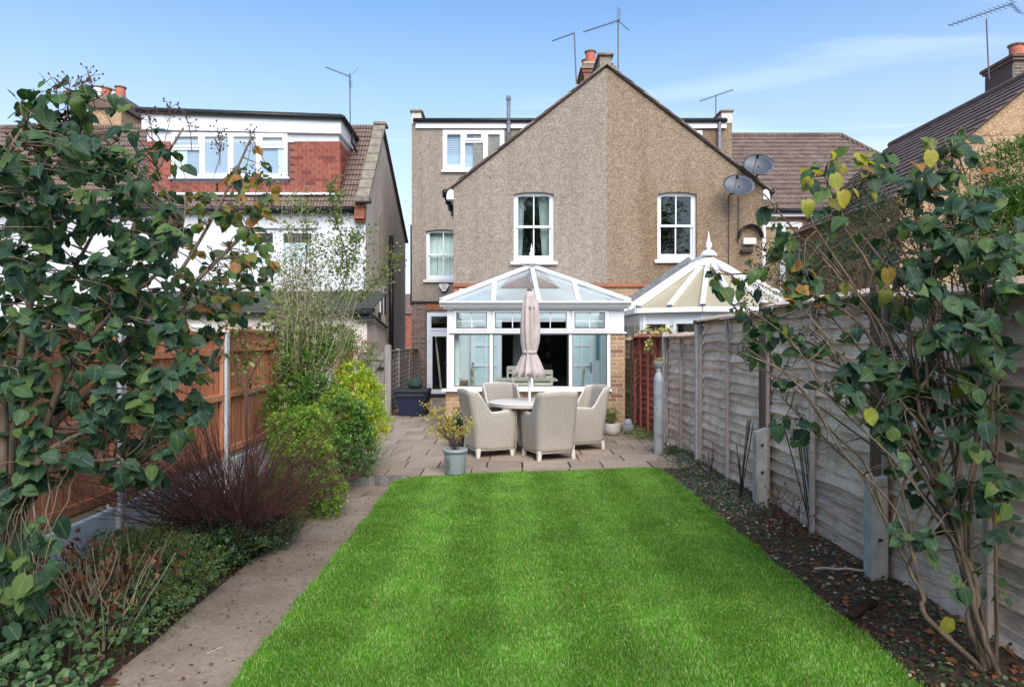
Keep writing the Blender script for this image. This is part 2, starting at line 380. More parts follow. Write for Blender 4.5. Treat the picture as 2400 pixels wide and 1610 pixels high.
m = Mat('turf_base'); X['turf'] = m.done(m.ramp(m.noise(40, 5), [(.3,(.045,.12,.012)),(.7,(.09,.22,.024))]), .95, 0, .1)
X['fence_grey'] = woodmat('weathered_fence_board', [(.2,(.18,.12,.085)),(.36,(.45,.335,.26)),(.54,(.70,.555,.45)),(.85,(.82,.69,.58))], 'Y', 2.4, (.27,.205,.155), .75)
X['fence_grey_v'] = woodmat('weathered_batten', [(.25,(.22,.18,.165)),(.5,(.40,.34,.315)),(.8,(.52,.46,.43))], 'Z', 1)
X['fence_brown'] = woodmat('brown_fence_board', [(.25,(.36,.12,.055)),(.5,(.60,.24,.12)),(.8,(.74,.37,.21))], 'Z', .8)
X['fence_red'] = woodmat('red_stained_fence_board', [(.25,(.20,.055,.04)),(.55,(.34,.115,.085)),(.85,(.42,.17,.13))], 'Y', 1)
X['gate_grey'] = woodmat('grey_gate_timber', [(.25,(.14,.12,.11)),(.55,(.26,.235,.22)),(.85,(.37,.34,.32))], 'Z', 1)
X['post_brown'] = woodmat('red_brown_post', [(.25,(.09,.06,.048)),(.6,(.17,.115,.09)),(.9,(.27,.20,.165))], 'Z', 1)
X['bark'] = woodmat('pale_bark', [(.25,(.10,.07,.05)),(.5,(.24,.18,.13)),(.8,(.42,.34,.25))], 'Z', 1.6)
X['bark_dark'] = woodmat('dark_bark', [(.25,(.055,.04,.03)),(.5,(.12,.085,.06)),(.8,(.20,.15,.11))], 'Z', 1.6)
X['twig_red'] = woodmat('dark_red_twig', [(.2,(.035,.016,.014)),(.5,(.085,.038,.033)),(.8,(.20,.11,.09))], 'Z', 2)
X['twig_pale'] = woodmat('straw_twig', [(.25,(.27,.21,.14)),(.5,(.42,.35,.25)),(.8,(.54,.47,.36))], 'Z', 2)
X['log'] = plain('rotten_log', (.035,.022,.017), .95, 0, .3, 25, .1)
X['iron'] = plain('black_iron', (.022,.018,.017), .6, .3, .3, 30)
X['leaf_lilac'] = leafmat('lilac_leaf', [(0,(.022,.056,.036)),(.3,(.032,.076,.042)),(.6,(.046,.098,.044)),(.8,(.068,.135,.040)),(.93,(.12,.18,.045)),(1,(.05,.09,.055))], trans=.26, spec=.25, rough=.5)
X['leaf_autumn'] = leafmat('autumn_leaf', [(0,(.06,.13,.03)),(.3,(.11,.18,.035)),(.5,(.22,.21,.04)),(.68,(.36,.20,.04)),(.85,(.38,.13,.035)),(1,(.14,.17,.04))], trans=.4)
X['leaf_yellow'] = leafmat('yellow_leaf', [(0,(.50,.36,.03)),(.5,(.42,.38,.05)),(1,(.28,.32,.05))], trans=.4)
X['leaf_olive'] = leafmat('small_olive_leaf', [(0,(.08,.13,.025)),(.5,(.14,.19,.05)),(.85,(.22,.27,.08)),(1,(.32,.34,.12))], trans=.4, rib=False)
X['leaf_green'] = leafmat('fresh_green_leaf', [(0,(.06,.15,.022)),(.4,(.12,.25,.03)),(.75,(.22,.37,.045)),(1,(.42,.52,.07))], trans=.4, rib=False)
X['leaf_fresh'] = leafmat('yellow_green_leaf', [(0,(.08,.19,.02)),(.35,(.17,.31,.03)),(.7,(.33,.45,.05)),(1,(.55,.58,.08))], trans=.4, rib=False)
X['leaf_lime'] = leafmat('lime_leaf', [(0,(.12,.24,.02)),(.3,(.28,.40,.03)),(.65,(.50,.55,.05)),(1,(.68,.66,.08))], trans=.4, rib=False)
X['leaf_gloss'] = leafmat('glossy_green_leaf', [(0,(.035,.10,.02)),(.5,(.085,.19,.03)),(.85,(.19,.32,.055)),(1,(.38,.48,.14))], trans=.25, rib=False, rough=.32)
X['leaf_dark'] = leafmat('dark_green_leaf', [(0,(.016,.05,.024)),(.5,(.035,.085,.035)),(.9,(.07,.13,.045)),(1,(.12,.17,.08))], trans=.25, rib=False)
X['leaf_geranium'] = leafmat('geranium_leaf', [(0,(.16,.075,.035)),(.12,(.10,.10,.04)),(.2,(.04,.095,.04)),(.5,(.085,.17,.065)),(.9,(.15,.25,.09)),(1,(.22,.30,.12))], trans=.3, rib=True)
X['leaf_conifer'] = leafmat('conifer_spray', [(0,(.03,.085,.015)),(.5,(.065,.15,.025)),(.85,(.12,.22,.03)),(1,(.22,.30,.05))], trans=.3, rib=False)
X['leaf_variegated'] = leafmat('cream_ivy_leaf', [(0,(.16,.19,.04)),(.4,(.48,.42,.14)),(.8,(.60,.54,.24)),(1,(.32,.30,.08))], trans=.35, rib=False)
X['leaf_acer'] = leafmat('pale_acer_leaf', [(0,(.34,.36,.07)),(.4,(.52,.47,.12)),(.75,(.62,.52,.16)),(.93,(.60,.36,.12)),(1,(.58,.20,.09))], trans=.4, rib=False)
X['leaf_brown'] = leafmat('dead_leaf', [(0,(.06,.022,.016)),(.5,(.13,.05,.03)),(.85,(.24,.11,.06)),(1,(.36,.22,.14))], trans=.2, rib=False, rough=.8, spec=.2)
X['leaf_litter'] = leafmat('fallen_leaf', [(0,(.10,.05,.03)),(.35,(.24,.10,.045)),(.6,(.42,.15,.05)),(.8,(.46,.30,.17)),(1,(.55,.45,.33))], trans=.2, rib=False, rough=.8, spec=.2)
m = Mat('grass_blade'); r = m.rand(); c = m.ramp(r, [(0,(.112,.27,.022)),(.35,(.16,.36,.034)),(.7,(.225,.425,.06)),(.92,(.32,.50,.12)),(1,(.54,.56,.28))])
big = m.rng(m.noise(2.2, 5, .65), .32, .68, .72, 1.22); c = m.mix(1.0, c, m.mix(0, big, big), 'MULTIPLY')
m.set(m.b.inputs['Base Color'], c); m.b.inputs['Roughness'].default_value = .55; m.b.inputs['Specular IOR Level'].default_value = .22
t = m.n('ShaderNodeBsdfTranslucent'); m.l(m.mix(1.0, c, (1.3,1.5,.7), 'MULTIPLY'), t.inputs[0]); ms = m.n('ShaderNodeMixShader'); ms.inputs[0].default_value = .3
m.l(m.b.outputs[0], ms.inputs[1]); m.l(t.outputs[0], ms.inputs[2]); m.l(ms.outputs[0], m.o.inputs[0]); X['grass'] = m.m
m = Mat('woven_rattan'); uvx = m.n('ShaderNodeSeparateXYZ'); m.l(m.tc.outputs['UV'], uvx.inputs[0])
a = m.math('FRACT', m.math('MULTIPLY', uvx.outputs[1], 44.0)); col_i = m.math('FLOOR', m.math('MULTIPLY', uvx.outputs[0], 24.0))
row = m.math('FRACT', m.math('ADD', m.math('MULTIPLY', uvx.outputs[1], 44.0), m.math('MULTIPLY', m.math('MODULO', col_i, 2.0), .5)))
h = m.math('SINE', m.math('MULTIPLY', row, math.pi)); gx = m.math('FRACT', m.math('MULTIPLY', uvx.outputs[0], 24.0)); hx = m.math('SINE', m.math('MULTIPLY', gx, math.pi))
hh = m.math('MULTIPLY', m.math('POWER', h, .8), m.math('POWER', hx, .15))
c = m.mix(m.rng(m.noise(60, 3), .3, .7, 0, 1), (.39,.355,.305), (.53,.485,.425)); c = m.mix(m.rng(hh, .25, .8, .75, 0), c, (.23,.19,.155))
m.bump(hh, .5, .006); X['rattan'] = m.done(c, .65, 0, .3)
X['piping'] = plain('pale_rattan_edge', (.66,.61,.54), .6, 0, .1, 40)
m = Mat('dusty_pink_canvas'); c = m.mix(m.rng(m.noise(8,4), .3, .7, 0, 1), (.46,.385,.365), (.58,.50,.475)); m.bump(m.noise(160,2), .15, .002); X['canvas'] = m.done(c, .9, 0, .2)
X['pole'] = plain('white_pole', (.80,.80,.80), .35, 0, .03, 3)
X['pot_grey'] = plain('grey_glazed_pot', (.30,.335,.36), .4, 0, .06, 5)
X['pot_white'] = plain('stone_pot', (.55,.52,.48), .85, 0, .14, 14)
X['pot_dark'] = plain('grey_stone_pot', (.27,.28,.29), .85, 0, .2, 14)
X['pot_blue'] = plain('blue_glazed_pot', (.05,.09,.16), .25, 0, .3, 8)
X['ink'] = plain('ink', (.07,.08,.10), .6, 0, .05, 5)
X['box_blue'] = plain('navy_plastic', (.014,.02,.05), .5, 0, .15, 4)
X['box_black'] = plain('black_plastic_lid', (.03,.032,.042), .55, 0, .15, 6)
X['bag'] = plain('green_bag', (.03,.06,.05), .8, 0, .2, 12)
m = Mat('galvanised_cylinder'); c = m.ramp(m.noise(7, 6, .7), [(.3,(.27,.29,.31)),(.5,(.40,.43,.46)),(.66,(.47,.50,.53)),(.74,(.30,.27,.25))]); X['zinc'] = m.done(c, .55, .15, .4)
X['dish'] = plain('dark_dish_paint', (.085,.095,.12), .45, .2, .12, 20)
X['cream'] = plain('cream_furniture_paint', (.60,.55,.45), .5, 0, .06, 6)
X['silver'] = plain('brushed_steel', (.45,.47,.48), .3, .8, .05, 8)
X['picture'] = plain('teal_picture', (.16,.32,.32), .6, 0, .35, 30)
X['frosted'] = plain('frosted_pane', (.62,.78,.80), .35, 0, .05, 12)
# ================================================================== SETTING: ground, path, patio, lawn, beds
def wob(x, y, a=.02, f=2.3): return a*(math.sin(x*f*1.7+1.3)*math.cos(y*f+.4) + .5*math.sin(x*f*3.1+y*f*2.7))
g = MB(); S = 900
g.add([(-S,-60,-.14),(S,-60,-.14),(S,S,-.14),(-S,S,-.14)], [(0,1,2,3)]); tag(g.build('ground', X['ground']), kind='structure')
def sheet(name, x0, x1, y0, y1, nx, ny, zf, mat, kind='structure'):
    b = MB()
    for j in range(ny+1):
        for i in range(nx+1):
            x = x0+(x1-x0)*i/nx; y = y0+(y1-y0)*j/ny; b.v.append((x, y, zf(x, y))); b.uv.append((x, y))
    for j in range(ny):
        for i in range(nx): a = j*(nx+1)+i; b.f.append((a, a+1, a+nx+2, a+nx+1))
    return tag(b.build(name, mat, smooth=True), kind=kind)
# left bed, right bed: low mounds of soil
def zl(x, y): t = max(0, min(1, (-1.98-x)/1.1)); return -.085-.05*max(0,(y-3)/5)+.12*math.sin(t*math.pi*.75)+wob(x, y, .016)
sheet('flower_bed', -3.2, -1.94, 1.6, 9.4, 40, 160, zl, X['soil'])
def zr(x, y): t = max(0, min(1, (x-1.97)/.6)); return -.055+.075*t+wob(x, y, .014)
sheet('flower_bed', 1.96, 2.72, 1.6, 10.4, 26, 160, zr, X['soil'])
# path of concrete slabs
pz = lambda y_: -.050-.052*max(0, (y_-3)/5)
pth = MB().hexa([(-1.97,1.2,-.18),(-1.30,1.2,-.18),(-1.30,8.06,-.18),(-1.97,8.06,-.18),(-1.97,1.2,-.07),(-1.30,1.2,-.07),(-1.30,8.06,-.125),(-1.97,8.06,-.125)]).build('path', X['soil']); tag(pth, kind='structure')
y = 1.3
while y < 7.95:
    L = min(rnd(.86, .92), 8.03-y); t = rnd(-.004, .004)
    q = MB(); xa, xb, ya, yb, z0, z1 = -1.955+rnd(-.01,.01), -1.315+rnd(-.008,.008), y+rnd(.006,.013), y+L-rnd(.006,.013), pz(y)+t, pz(y+L)+t
    q.hexa([(xa,ya,z0-.06),(xb,ya,z0-.06),(xb,yb,z1-.06),(xa,yb,z1-.06),(xa,ya,z0),(xb,ya,z0+rnd(-.003,.003)),(xb,yb,z1),(xa,yb,z1+rnd(-.003,.003))]); q.build('slab', X['path'], pth)
    y += L
# patio bedding and slabs in running bond
pb = MB(); pb.box(-2.75, 2.5, 8.14, 12.6, -.13, -.022); pb.box(-2.75, -1.0, 12.6, 19.6, -.13, -.022)
pat = tag(pb.build('patio', X['soil']), kind='structure')
def lawn_edge(x):
    xs_ = [-9,-1.30,-1.24,-1.1,-.55,.2,1.0,1.75,1.94,9]; ys_ = [0,0,7.98,8.10,8.30,8.45,8.56,8.74,8.72,8.72]
    return float(np.interp(x, xs_, ys_))-.02
row = 0; y = 8.16
while y < 19.3:
    dep = .5; xr = 2.42 if y < 12.0 else -1.12
    x = -2.62 + (.31 if row % 2 else 0) + rnd(-.08, .08)
    first = True
    while x < xr-.05:
        L = rnd(.58, .63) if random.random() < .8 else rnd(.42, .5)
        x0, x1 = (max(-2.68, x-.35) if first and row % 2 else x), min(x+L, xr); first = False
        jx, jy = rnd(.005,.014), rnd(.003,.009); t = rnd(-.005, .004)
        b = MB(); x0 += jx; x1 -= jx
        y0a, y0b, y1_ = max(y+jy, lawn_edge(x0)), max(y+jy, lawn_edge(x1)), y+dep-jy; x += L
        if max(y0a, y0b) > y1_-.03: continue
        tt = [t+rnd(-.002,.002) for _ in range(4)]
        b.hexa([(x0,y0a,-.03),(x1,y0b,-.03),(x1,y1_,-.03),(x0,y1_,-.03),(x0,y0a,tt[0]),(x1,y0b,tt[1]),(x1,y1_,tt[2]),(x0,y1_,tt[3])]); b.build('slab', X['slab'], pat)
    y += dep; row += 1
# brick-on-edge step at the patio's front
x = -2.42
stp = empty('brick_step', (-1.8, 8.08, -.05)); tag(stp, 'row of grey bricks on edge forming the step down to the path', 'step')
while x < -1.2:
    MB().bevbox(x+.006, x+.071, 8.035+rnd(-.004,.004), 8.145, -.13, .004+rnd(-.004,.004), .005).build('brick', X['brick_blue'], stp); x += .077
MB().box(-2.42, -1.2, 8.05, 8.14, -.12, -.012).build('mortar', X['mortar_dark'], stp)

# lawn: turf sheet + blades
LP = [(-1.30,1.9),(1.95,1.9),(1.955,4.5),(1.94,8.72),(1.75,8.74),(1.0,8.56),(.2,8.45),(-.55,8.30),(-1.1,8.10),(-1.24,7.98),(-1.305,7.8)]
def ragged(poly, st_=.06, amp=.012):
    o = []
    for i in range(len(poly)):
        (x1, y1), (x2, y2) = poly[i], poly[(i+1) % len(poly)]; L = math.hypot(x2-x1, y2-y1); k = max(1, int(L/st_)) if y1 > 1.95 or y2 > 1.95 else 1
        for j in range(k):
            t = j/k; w_ = amp*(math.sin(11*(x1+(x2-x1)*t)+7.3*(y1+(y2-y1)*t))+.7*math.sin(23*(y1+(y2-y1)*t)+1))+rnd(-.006,.006) if j else 0
            o.append((x1+(x2-x1)*t-(y2-y1)/L*w_, y1+(y2-y1)*t+(x2-x1)/L*w_))
    return o
LP = ragged(LP)
b = MB(); b.plate(LP, [], (0,0,-.012), (1,0,0), (0,1,0), .09)
lawn = tag(b.build('lawn', X['turf']), kind='structure')
def inpoly(px_, py_, poly):
    c = np.zeros(len(px_), bool); n = len(poly)
    for i in range(n):
        x1, y1 = poly[i]; x2, y2 = poly[(i+1) % n]
        if y1 == y2: continue
        m_ = ((y1 > py_) != (y2 > py_)) & (px_ < (x2-x1)*(py_-y1)/(y2-y1)+x1); c ^= m_
    return c
def blades(n, y0, y1):
    x = RNG.uniform(-1.36, 2.0, n); y = RNG.uniform(y0, y1, n)
    xx = x + RNG.normal(0, .014, n); yy = y + RNG.normal(0, .014, n)
    k = inpoly(xx, yy, LP); x, y = x[k], y[k]; n = len(x)
    patch = .5+.5*np.sin(x*5.1+1.7*np.sin(y*2.3))*np.cos(y*4.3+1.1*np.sin(x*3.1))
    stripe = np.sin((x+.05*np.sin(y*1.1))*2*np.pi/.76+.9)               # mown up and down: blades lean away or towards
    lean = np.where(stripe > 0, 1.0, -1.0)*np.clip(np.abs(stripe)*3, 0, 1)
    h = RNG.uniform(.012, .026, n)*(.75+.5*patch); wd = RNG.uniform(.0010, .0021, n)*(1+.08*(y-2))
    az = RNG.uniform(0, 2*np.pi, n); tx, ty = np.cos(az)*.55*h, np.sin(az)*.6*h + lean*.32*h
    ca = RNG.uniform(0, 2*np.pi, n); cx, cy = np.cos(ca)*wd, np.sin(ca)*wd
    z0 = np.full(n, -.014)
    A = np.stack([x-cx, y-cy, z0], 1); B = np.stack([x+cx, y+cy, z0], 1)
    Cc = np.stack([x+tx*.4+cx*.7, y+ty*.4+cy*.7, z0+h*.62], 1); D = np.stack([x+tx*.4-cx*.7, y+ty*.4-cy*.7, z0+h*.62], 1)
    E = np.stack([x+tx, y+ty, z0+h*.95], 1)
    V = np.stack([A, B, Cc, D, E], 1).reshape(-1, 3); i = np.arange(n)[:, None]*5
    F = np.concatenate([i+[0,1,2], i+[0,2,3], i+[3,2,4]], 0)
    rv = np.clip(RNG.beta(2, 2.6, n)*.85 + .06*lean*(.4+.6*patch) + .07 + (RNG.random(n) > .985)*.4, 0, .999)  # lean also tints the blades: stripe sheen is put into their colour
    return V, F, np.repeat(rv, 5)
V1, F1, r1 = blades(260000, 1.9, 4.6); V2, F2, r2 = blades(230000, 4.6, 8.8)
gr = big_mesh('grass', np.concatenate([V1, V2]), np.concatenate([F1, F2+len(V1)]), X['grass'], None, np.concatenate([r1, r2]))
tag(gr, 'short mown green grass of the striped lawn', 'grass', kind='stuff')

# ================================================================== brick, window and gutter builders
BRK = {}
def brick_mesh(w, h, d, key):
    k = (round(w,3), round(h,3), round(d,3), key)
    if k not in BRK:
        o = MB().bevbox(-w/2, w/2, 0, d, -h/2, h/2, .003).build('brick', X[key]); BRK[k] = o.data; bpy.data.objects.remove(o)
    return BRK[k]
def brickwork(parent, x0, x1, y, z0, z1, key, L=.225, H=.075, off=0, backing='mortar', depth=.04, th=.1, proud=.006):
    """face of real bricks on the plane y (front, facing -y) with a mortar backing behind"""
    base = Vector(); q = parent
    while q is not None: base += q.location; q = q.parent
    MB().box(x0+.004, x1-.004, y, y+th, z0, z1-.002).build('mortar', X[backing], parent)
    n = 0; z = z0
    while z < z1-.02:
        h = min(H, z1-z); x = x0 - (0 if (n+off) % 2 == 0 else L/2)
        while x < x1-.01:
            a, b2 = max(x, x0), min(x+L, x1)
            if b2-a > .03:
                ob = inst(brick_mesh(b2-a-.010, h-.010, depth, key), 'brick', parent)
                ob.location = Vector(((a+b2)/2, y-proud+rnd(-.0015,.0015), z+h/2)) - base
            x += L
        z += H; n += 1
def rect(x0, x1, z0, z1): return [(x0,z0),(x1,z0),(x1,z1),(x0,z1)]
def arch(x0, x1, z0, z1, rise, n=8):
    pts = [(x0,z0),(x1,z0)]
    for i in range(n+1):
        t = i/n; pts.append((x1+(x0-x1)*t, z1-rise+rise*(1-(2*t-1)**2)))
    return pts
FU, FV = (1,0,0), (0,0,1)            # plates in a wall that faces the camera (normal -y)
def frame(parent, name, outer, holes, y, th, mat): return MB().plate(outer, holes, (0,y,0), FU, FV, th).build(name, mat, parent)
def pane(parent, x0, x1, z0, z1, y, mat, name='pane'): return MB().box(x0, x1, y, y+.006, z0, z1).build(name, mat, parent)
def pleats(parent, x0, x1, z0, z1, y, mat, name='curtain', amp=.025, n=7, taper=0):
    b = MB(); N = n*6
    for i in range(N+1):
        t = i/N; yy = y+amp*math.sin(t*n*2*math.pi)+amp*.4*math.sin(t*n*4.4)
        b.v += [(x0+(x1-x0)*t*(1-taper), yy, z0), (x0+(x1-x0)*t, yy, z1)]; b.uv += [(t,0),(t,1)]
    b.f = [(2*i, 2*i+2, 2*i+3, 2*i+1) for i in range(N)]
    return b.build(name, mat, parent, smooth=True)
def room(parent, x0, x1, z0, z1, y0, y1, mat):
    b = MB(); b.add([(x0,y0,z0),(x1,y0,z0),(x1,y1,z0),(x0,y1,z0),(x0,y0,z1),(x1,y0,z1),(x1,y1,z1),(x0,y1,z1)],
       [(0,1,2,3),(7,6,5,4),(1,5,6,2),(2,6,7,3),(3,7,4,0)]); return b.build('room', mat, parent)
def sash_window(house, x0, x1, z0, z1, y, mat, glass, sill=True, roommat='room', curt=(), rise=.05):
    """two-light sliding sash, set back in its opening; y = face of the box frame"""
    wn_ = frame(house, 'window', arch(x0, x1, z0, z1, rise), [arch(x0+.055, x1-.055, z0+.06, z1-.055, rise)], y, .09, mat)
    zm = (z0+z1)/2+.02; xm = (x0+x1)/2; a, c = x0+.055, x1-.055
    for (zb, zt, yy, bt, tt) in ((zm-.03, z1-.035, y+.015, .05, .045), (z0+.055, zm+.015, y+.05, .085, .04)):
        s = frame(wn_, 'sash', rect(a, c, zb, zt), [rect(a+.045, xm-.013, zb+bt, zt-tt), rect(xm+.013, c-.045, zb+bt, zt-tt)], yy, .035, mat)
        pane(wn_, a+.03, c-.03, zb+.03, zt-.02, yy+.014, glass)
    if sill: MB().box(x0-.07, x1+.07, y-.16, y+.02, z0-.075, z0-.002).build('sill', X['concrete_white'], wn_)
    for (ca, cb, tp) in curt: pleats(wn_, ca, cb, z0+.02, z1-.06, y+.2, X['curtain'], taper=tp)
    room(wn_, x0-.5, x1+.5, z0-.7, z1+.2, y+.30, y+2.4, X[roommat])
    return wn_
def casement(house, x0, x1, z0, z1, y, lights, mat, glass, name='window'):
    """uPVC window: lights = [(xa, xb, za, zb, opening)] glass areas with their sashes"""
    holes = [rect(a, b_, c_, d_) for (a, b_, c_, d_, op) in lights]
    wn_ = frame(house, name, rect(x0, x1, z0, z1), holes, y, .07, mat)
    for (a, b_, c_, d_, op) in lights:
        if op: frame(wn_, 'casement', rect(a-.03, b_+.03, c_-.03, d_+.03), [rect(a+.028, b_-.028, c_+.028, d_-.028)], y-.022, .05, mat)
        pane(wn_, a-.005, b_+.005, c_-.005, d_+.005, y+.012, glass)
    return wn_
def gutter(parent, a, b, r=.055, mat='black_pipe'):
    bm = MB(); bm.tube([a, b], r, 8); return bm.build('gutter', X[mat], parent, smooth=True)
def chimney_pot(parent, c, r, h, mat='terracotta', rim='coping'):
    b = MB(); b.lathe([(r*1.08,0),(r*1.0,.04),(r*.92,h*.55),(r*.94,h*.86)], c, 16)
    pt = b.build('chimney_pot', X[mat], parent, smooth=True)
    MB().lathe([(r*.9,h*.84),(r*1.12,h*.86),(r*1.14,h*.97),(r*1.0,h),(r*.8,h),(r*.8,h*.9)], c, 16).build('rim', X[rim], pt, smooth=True)
    return pt
def aerial(name, label, foot, top, boom_a, boom_b, n_el=12, el=.28, grid=True):
    e = empty(name, foot); tag(e, label, 'tv aerial', 'rooftop tv aerials')
    MB().tube([foot, top], .017, 6).build('mast', X['grey_metal'], e)
    bm = MB(); bm.tube([boom_a, boom_b], .012, 5); bo = bm.build('boom', X['grey_metal'], e)
    d = (Vector(boom_b)-Vector(boom_a)); u_ = d.normalized(); side = u_.cross(Vector((0,1,0))).normalized()
    s2 = (Vector((0,1,0))*.75+side*.66).normalized()
    for i in range(n_el):
        p = Vector(boom_a)+d*((i+.4)/n_el); k = el*(.55+.45*i/n_el)/2
        MB().tube([p-s2*k, p+s2*k], .006, 4).build('element', X['grey_metal'], bo)
    if grid:
        for s_ in (-1, 1):
            gb = MB(); p = Vector(boom_b)-d*.04
            for k in range(4):
                q = p+(side*s_*.07*(k+1))+u_*.035*(k+1); gb.tube([q-s2*.16, q+s2*.16], .006, 4)
            gb.tube([p, p+(side*s_*.28)+u_*.14], .006, 4); gb.build('reflector', X['grey_metal'], bo)
    return e

# ================================================================== the two semi-detached houses straight ahead
GY, MY = 15.0, 19.6                 # gable of the rear wing, rear wall of the main body
XL, XM, XR = -1.19, 2.175, 5.60
ZE, ZA = 4.97, 7.62
hl = empty('semi_detached_house', (-.3, GY, 0), 'grey pebble-dashed half of the gabled house behind the white conservatory', 'house')
hr = empty('semi_detached_house', (4.2, GY, 0), 'browner pebble-dashed half of the gabled house with two satellite dishes', 'house')
w1 = (PX(1204,GY), PX(1299,GY), PZ(613,GY), PZ(450,GY)); w2 = (PX(1541,GY), PX(1633,GY), PZ(609,GY), PZ(450,GY))
ZB = 2.86
frame(hl, 'gable_wall', [(XL,ZB),(XM,ZB),(XM,ZA),(XL,ZE)], [arch(*w1, .05)], GY, .28, X['pebble_grey'])
frame(hr, 'gable_wall', [(XM,ZB),(XR,ZB),(XR,ZE),(XM,ZA)], [arch(*w2, .05)], GY, .28, X['pebble_tan'])
sash_window(hl, *w1, GY+.09, X['upvc'], X['glass_dark'], curt=((w1[0]+.03, w1[0]+.24, .25), (w1[1]-.03, w1[1]-.34, .3)))
sash_window(hr, *w2, GY+.09, X['upvc'], X['glass_dark'])
# side wall of the wing (faces the alley) and brick below the render
MB().box(XL, XL+.28, GY+.28, MY, 0, ZE-.02).build('side_wall', X['pebble_grey'], hl)
MB().box(XR-.28, XR, GY+.28, MY, 0, ZE-.02).build('side_wall', X['pebble_tan'], hr)
OPX0, OPX1, OPZ = -.13, 1.33, 2.06                        # wide opening from the conservatory into the house
frame(hl, 'lower_wall', rect(XL+.001, XM, 0, ZB-.001), [rect(OPX0, OPX1, .02, OPZ)], GY+.03, .25, X['mortar_dark'])
MB().box(XM, XR, GY+.03, GY+.28, 0, ZB-.002).build('lower_wall', X['mortar_dark'], hr)
for hh, a, c in ((hl, XL, XM), (hr, XM, XR)):
    MB().box(a, c-.002, GY-.035, GY+.06, ZB-.065, ZB+.012).build('string_course', X['brick_red'], hh)
brickwork(hl, 1.30, XM, GY+.02, ZB-.44, ZB-.065, 'brick_tan', depth=.03, th=.02)
brickwork(hl, XL, -.55, GY+.02, ZB-.44, ZB-.065, 'brick_red', depth=.03, th=.02)
brickwork(hr, XM, 3.2, GY+.02, ZB-.44, ZB-.065, 'brick_tan', depth=.03, th=.02)
# roofs of the wing: slope slab, verge tiles stepping up the gable, fascia box, gutter
def wing_roof(h, x0, z0, x1, z1, sgn):
    u = Vector((x1-x0, 0, z1-z0)); L = u.length; u.normalize(); n = Vector((-u.z*1, 0, u.x)); n = n if n.z > 0 else -n
    o = Vector((x0, GY-.05, z0))-u*.16
    b = MB(); a0 = o+n*.015; a1 = Vector((x1,GY-.05,z1))+n*.015
    b.hexa([a0, a1, a1+Vector((0,MY-GY,0)), a0+Vector((0,MY-GY,0)), a0+n*.04, a1+n*.04, a1+n*.04+Vector((0,MY-GY,0)), a0+n*.04+Vector((0,MY-GY,0))])
    rf = b.build('roof', X['roof_slate'], h); N = 13; st = (L+.16)/N
    for i in range(N):
        p = o+u*(i*st); q = o+u*((i+1)*st+.05)
        pa = p+n*(.075+.004*(i % 2)); qb = q+n*.058; y0, y1 = GY-.075-rnd(0,.008), GY+.25
        f_ = lambda v, yy: (v.x, yy, v.z)
        MB().hexa([f_(pa-n*.03,y0), f_(qb-n*.03,y0), f_(qb-n*.03,y1), f_(pa-n*.03,y1), f_(pa,y0), f_(qb,y0), f_(qb,y1), f_(pa,y1)]).build('verge_tile', X['coping' if i % 3 == 0 else 'roof_slate'], rf)
    return rf
rl = wing_roof(hl, XL, ZE, XM, ZA, 1); rr = wing_roof(hr, XR, ZE, XM, ZA, -1)
for h, xx, s in ((hl, XL, -1), (hr, XR, 1)):
    MB().plate([(0,0),(.15,0),(.15,.20),(.03,.25),(0,.12)] if s < 0 else [(0,0),(-.15,0),(-.15,.20),(-.03,.25),(0,.12)][::-1], [], (xx+s*.15, GY-.04, ZE-.26), FU, FV, .2).build('fascia_end', X['upvc'], h)
    MB().box(min(xx, xx+s*.1), max(xx, xx+s*.1), GY+.16, MY, ZE-.19, ZE-.06).build('soffit', X['upvc'], h)
    gutter(h, (xx+s*.19, GY-.06, ZE-.10), (xx+s*.19, MY, ZE-.16), .06)
    for k in range(6): MB().box(xx+s*.19-.065, xx+s*.19+.065, GY+.1+k*.75, GY+.14+k*.75, ZE-.19, ZE-.05).build('gutter_bracket', X['black_pipe'], h)
# main body behind: left rear wall with box dormer storey, right one
ML, MR, ZT = PX(965,MY), PX(1716,MY), 7.86
ws = (PX(998,MY), PX(1079,MY), PZ(656,MY), PZ(538,MY)); wd_ = (PX(1038,MY), PX(1182,MY), PZ(400,MY), PZ(306,MY))
DX0, DX1, DZ = PX(1000,MY), PX(1060,MY), PZ(731,MY); ZBR = PZ(706,MY)
frame(hl, 'rear_wall', rect(ML, XL+.3, ZBR, ZT), [arch(*ws, .05), rect(*[wd_[0], XL+.2, wd_[2], wd_[3]])], MY, .28, X['pebble_grey'])
frame(hl, 'rear_wall', rect(XL+.3, XM, ZE+.3, ZT), [rect(XL+.3001, wd_[1], wd_[2], wd_[3])] if False else [], MY+.02, .28, X['pebble_grey'])
MB().box(ML-.03, XL, MY-.05, MY+.02, ZBR-.05, ZBR+.0).build('drip_course', X['black_pipe'], hl)
sash_window(hl, *ws, MY+.09, X['upvc_blue'], X['glass'], curt=((ws[0]+.03, ws[0]+.32, .05), (ws[0]+.32, ws[1]-.04, 0)))  # curtains span the full width, standing in for pale sky reflected in the panes
x0, x1, z0, z1 = wd_; t1, t2 = PX(1086,MY), PX(1135,MY)
dw = casement(hl, x0, x1, z0, z1, MY+.01-.03, [(x0+.10, t1-.05, z0+.12, z1-.10, 1), (t1+.07, t2-.06, z1-.27, z1-.09, 1), (t1+.05, t2-.03, z0+.08, z1-.36, 0), (t2+.08, x1-.10, z0+.12, z1-.10, 1)], X['upvc'], X['glass'])
MB().box(x0-.04, x1+.04, MY-.08, MY+.02, z0-.06, z0-.004).build('sill', X['upvc'], dw)
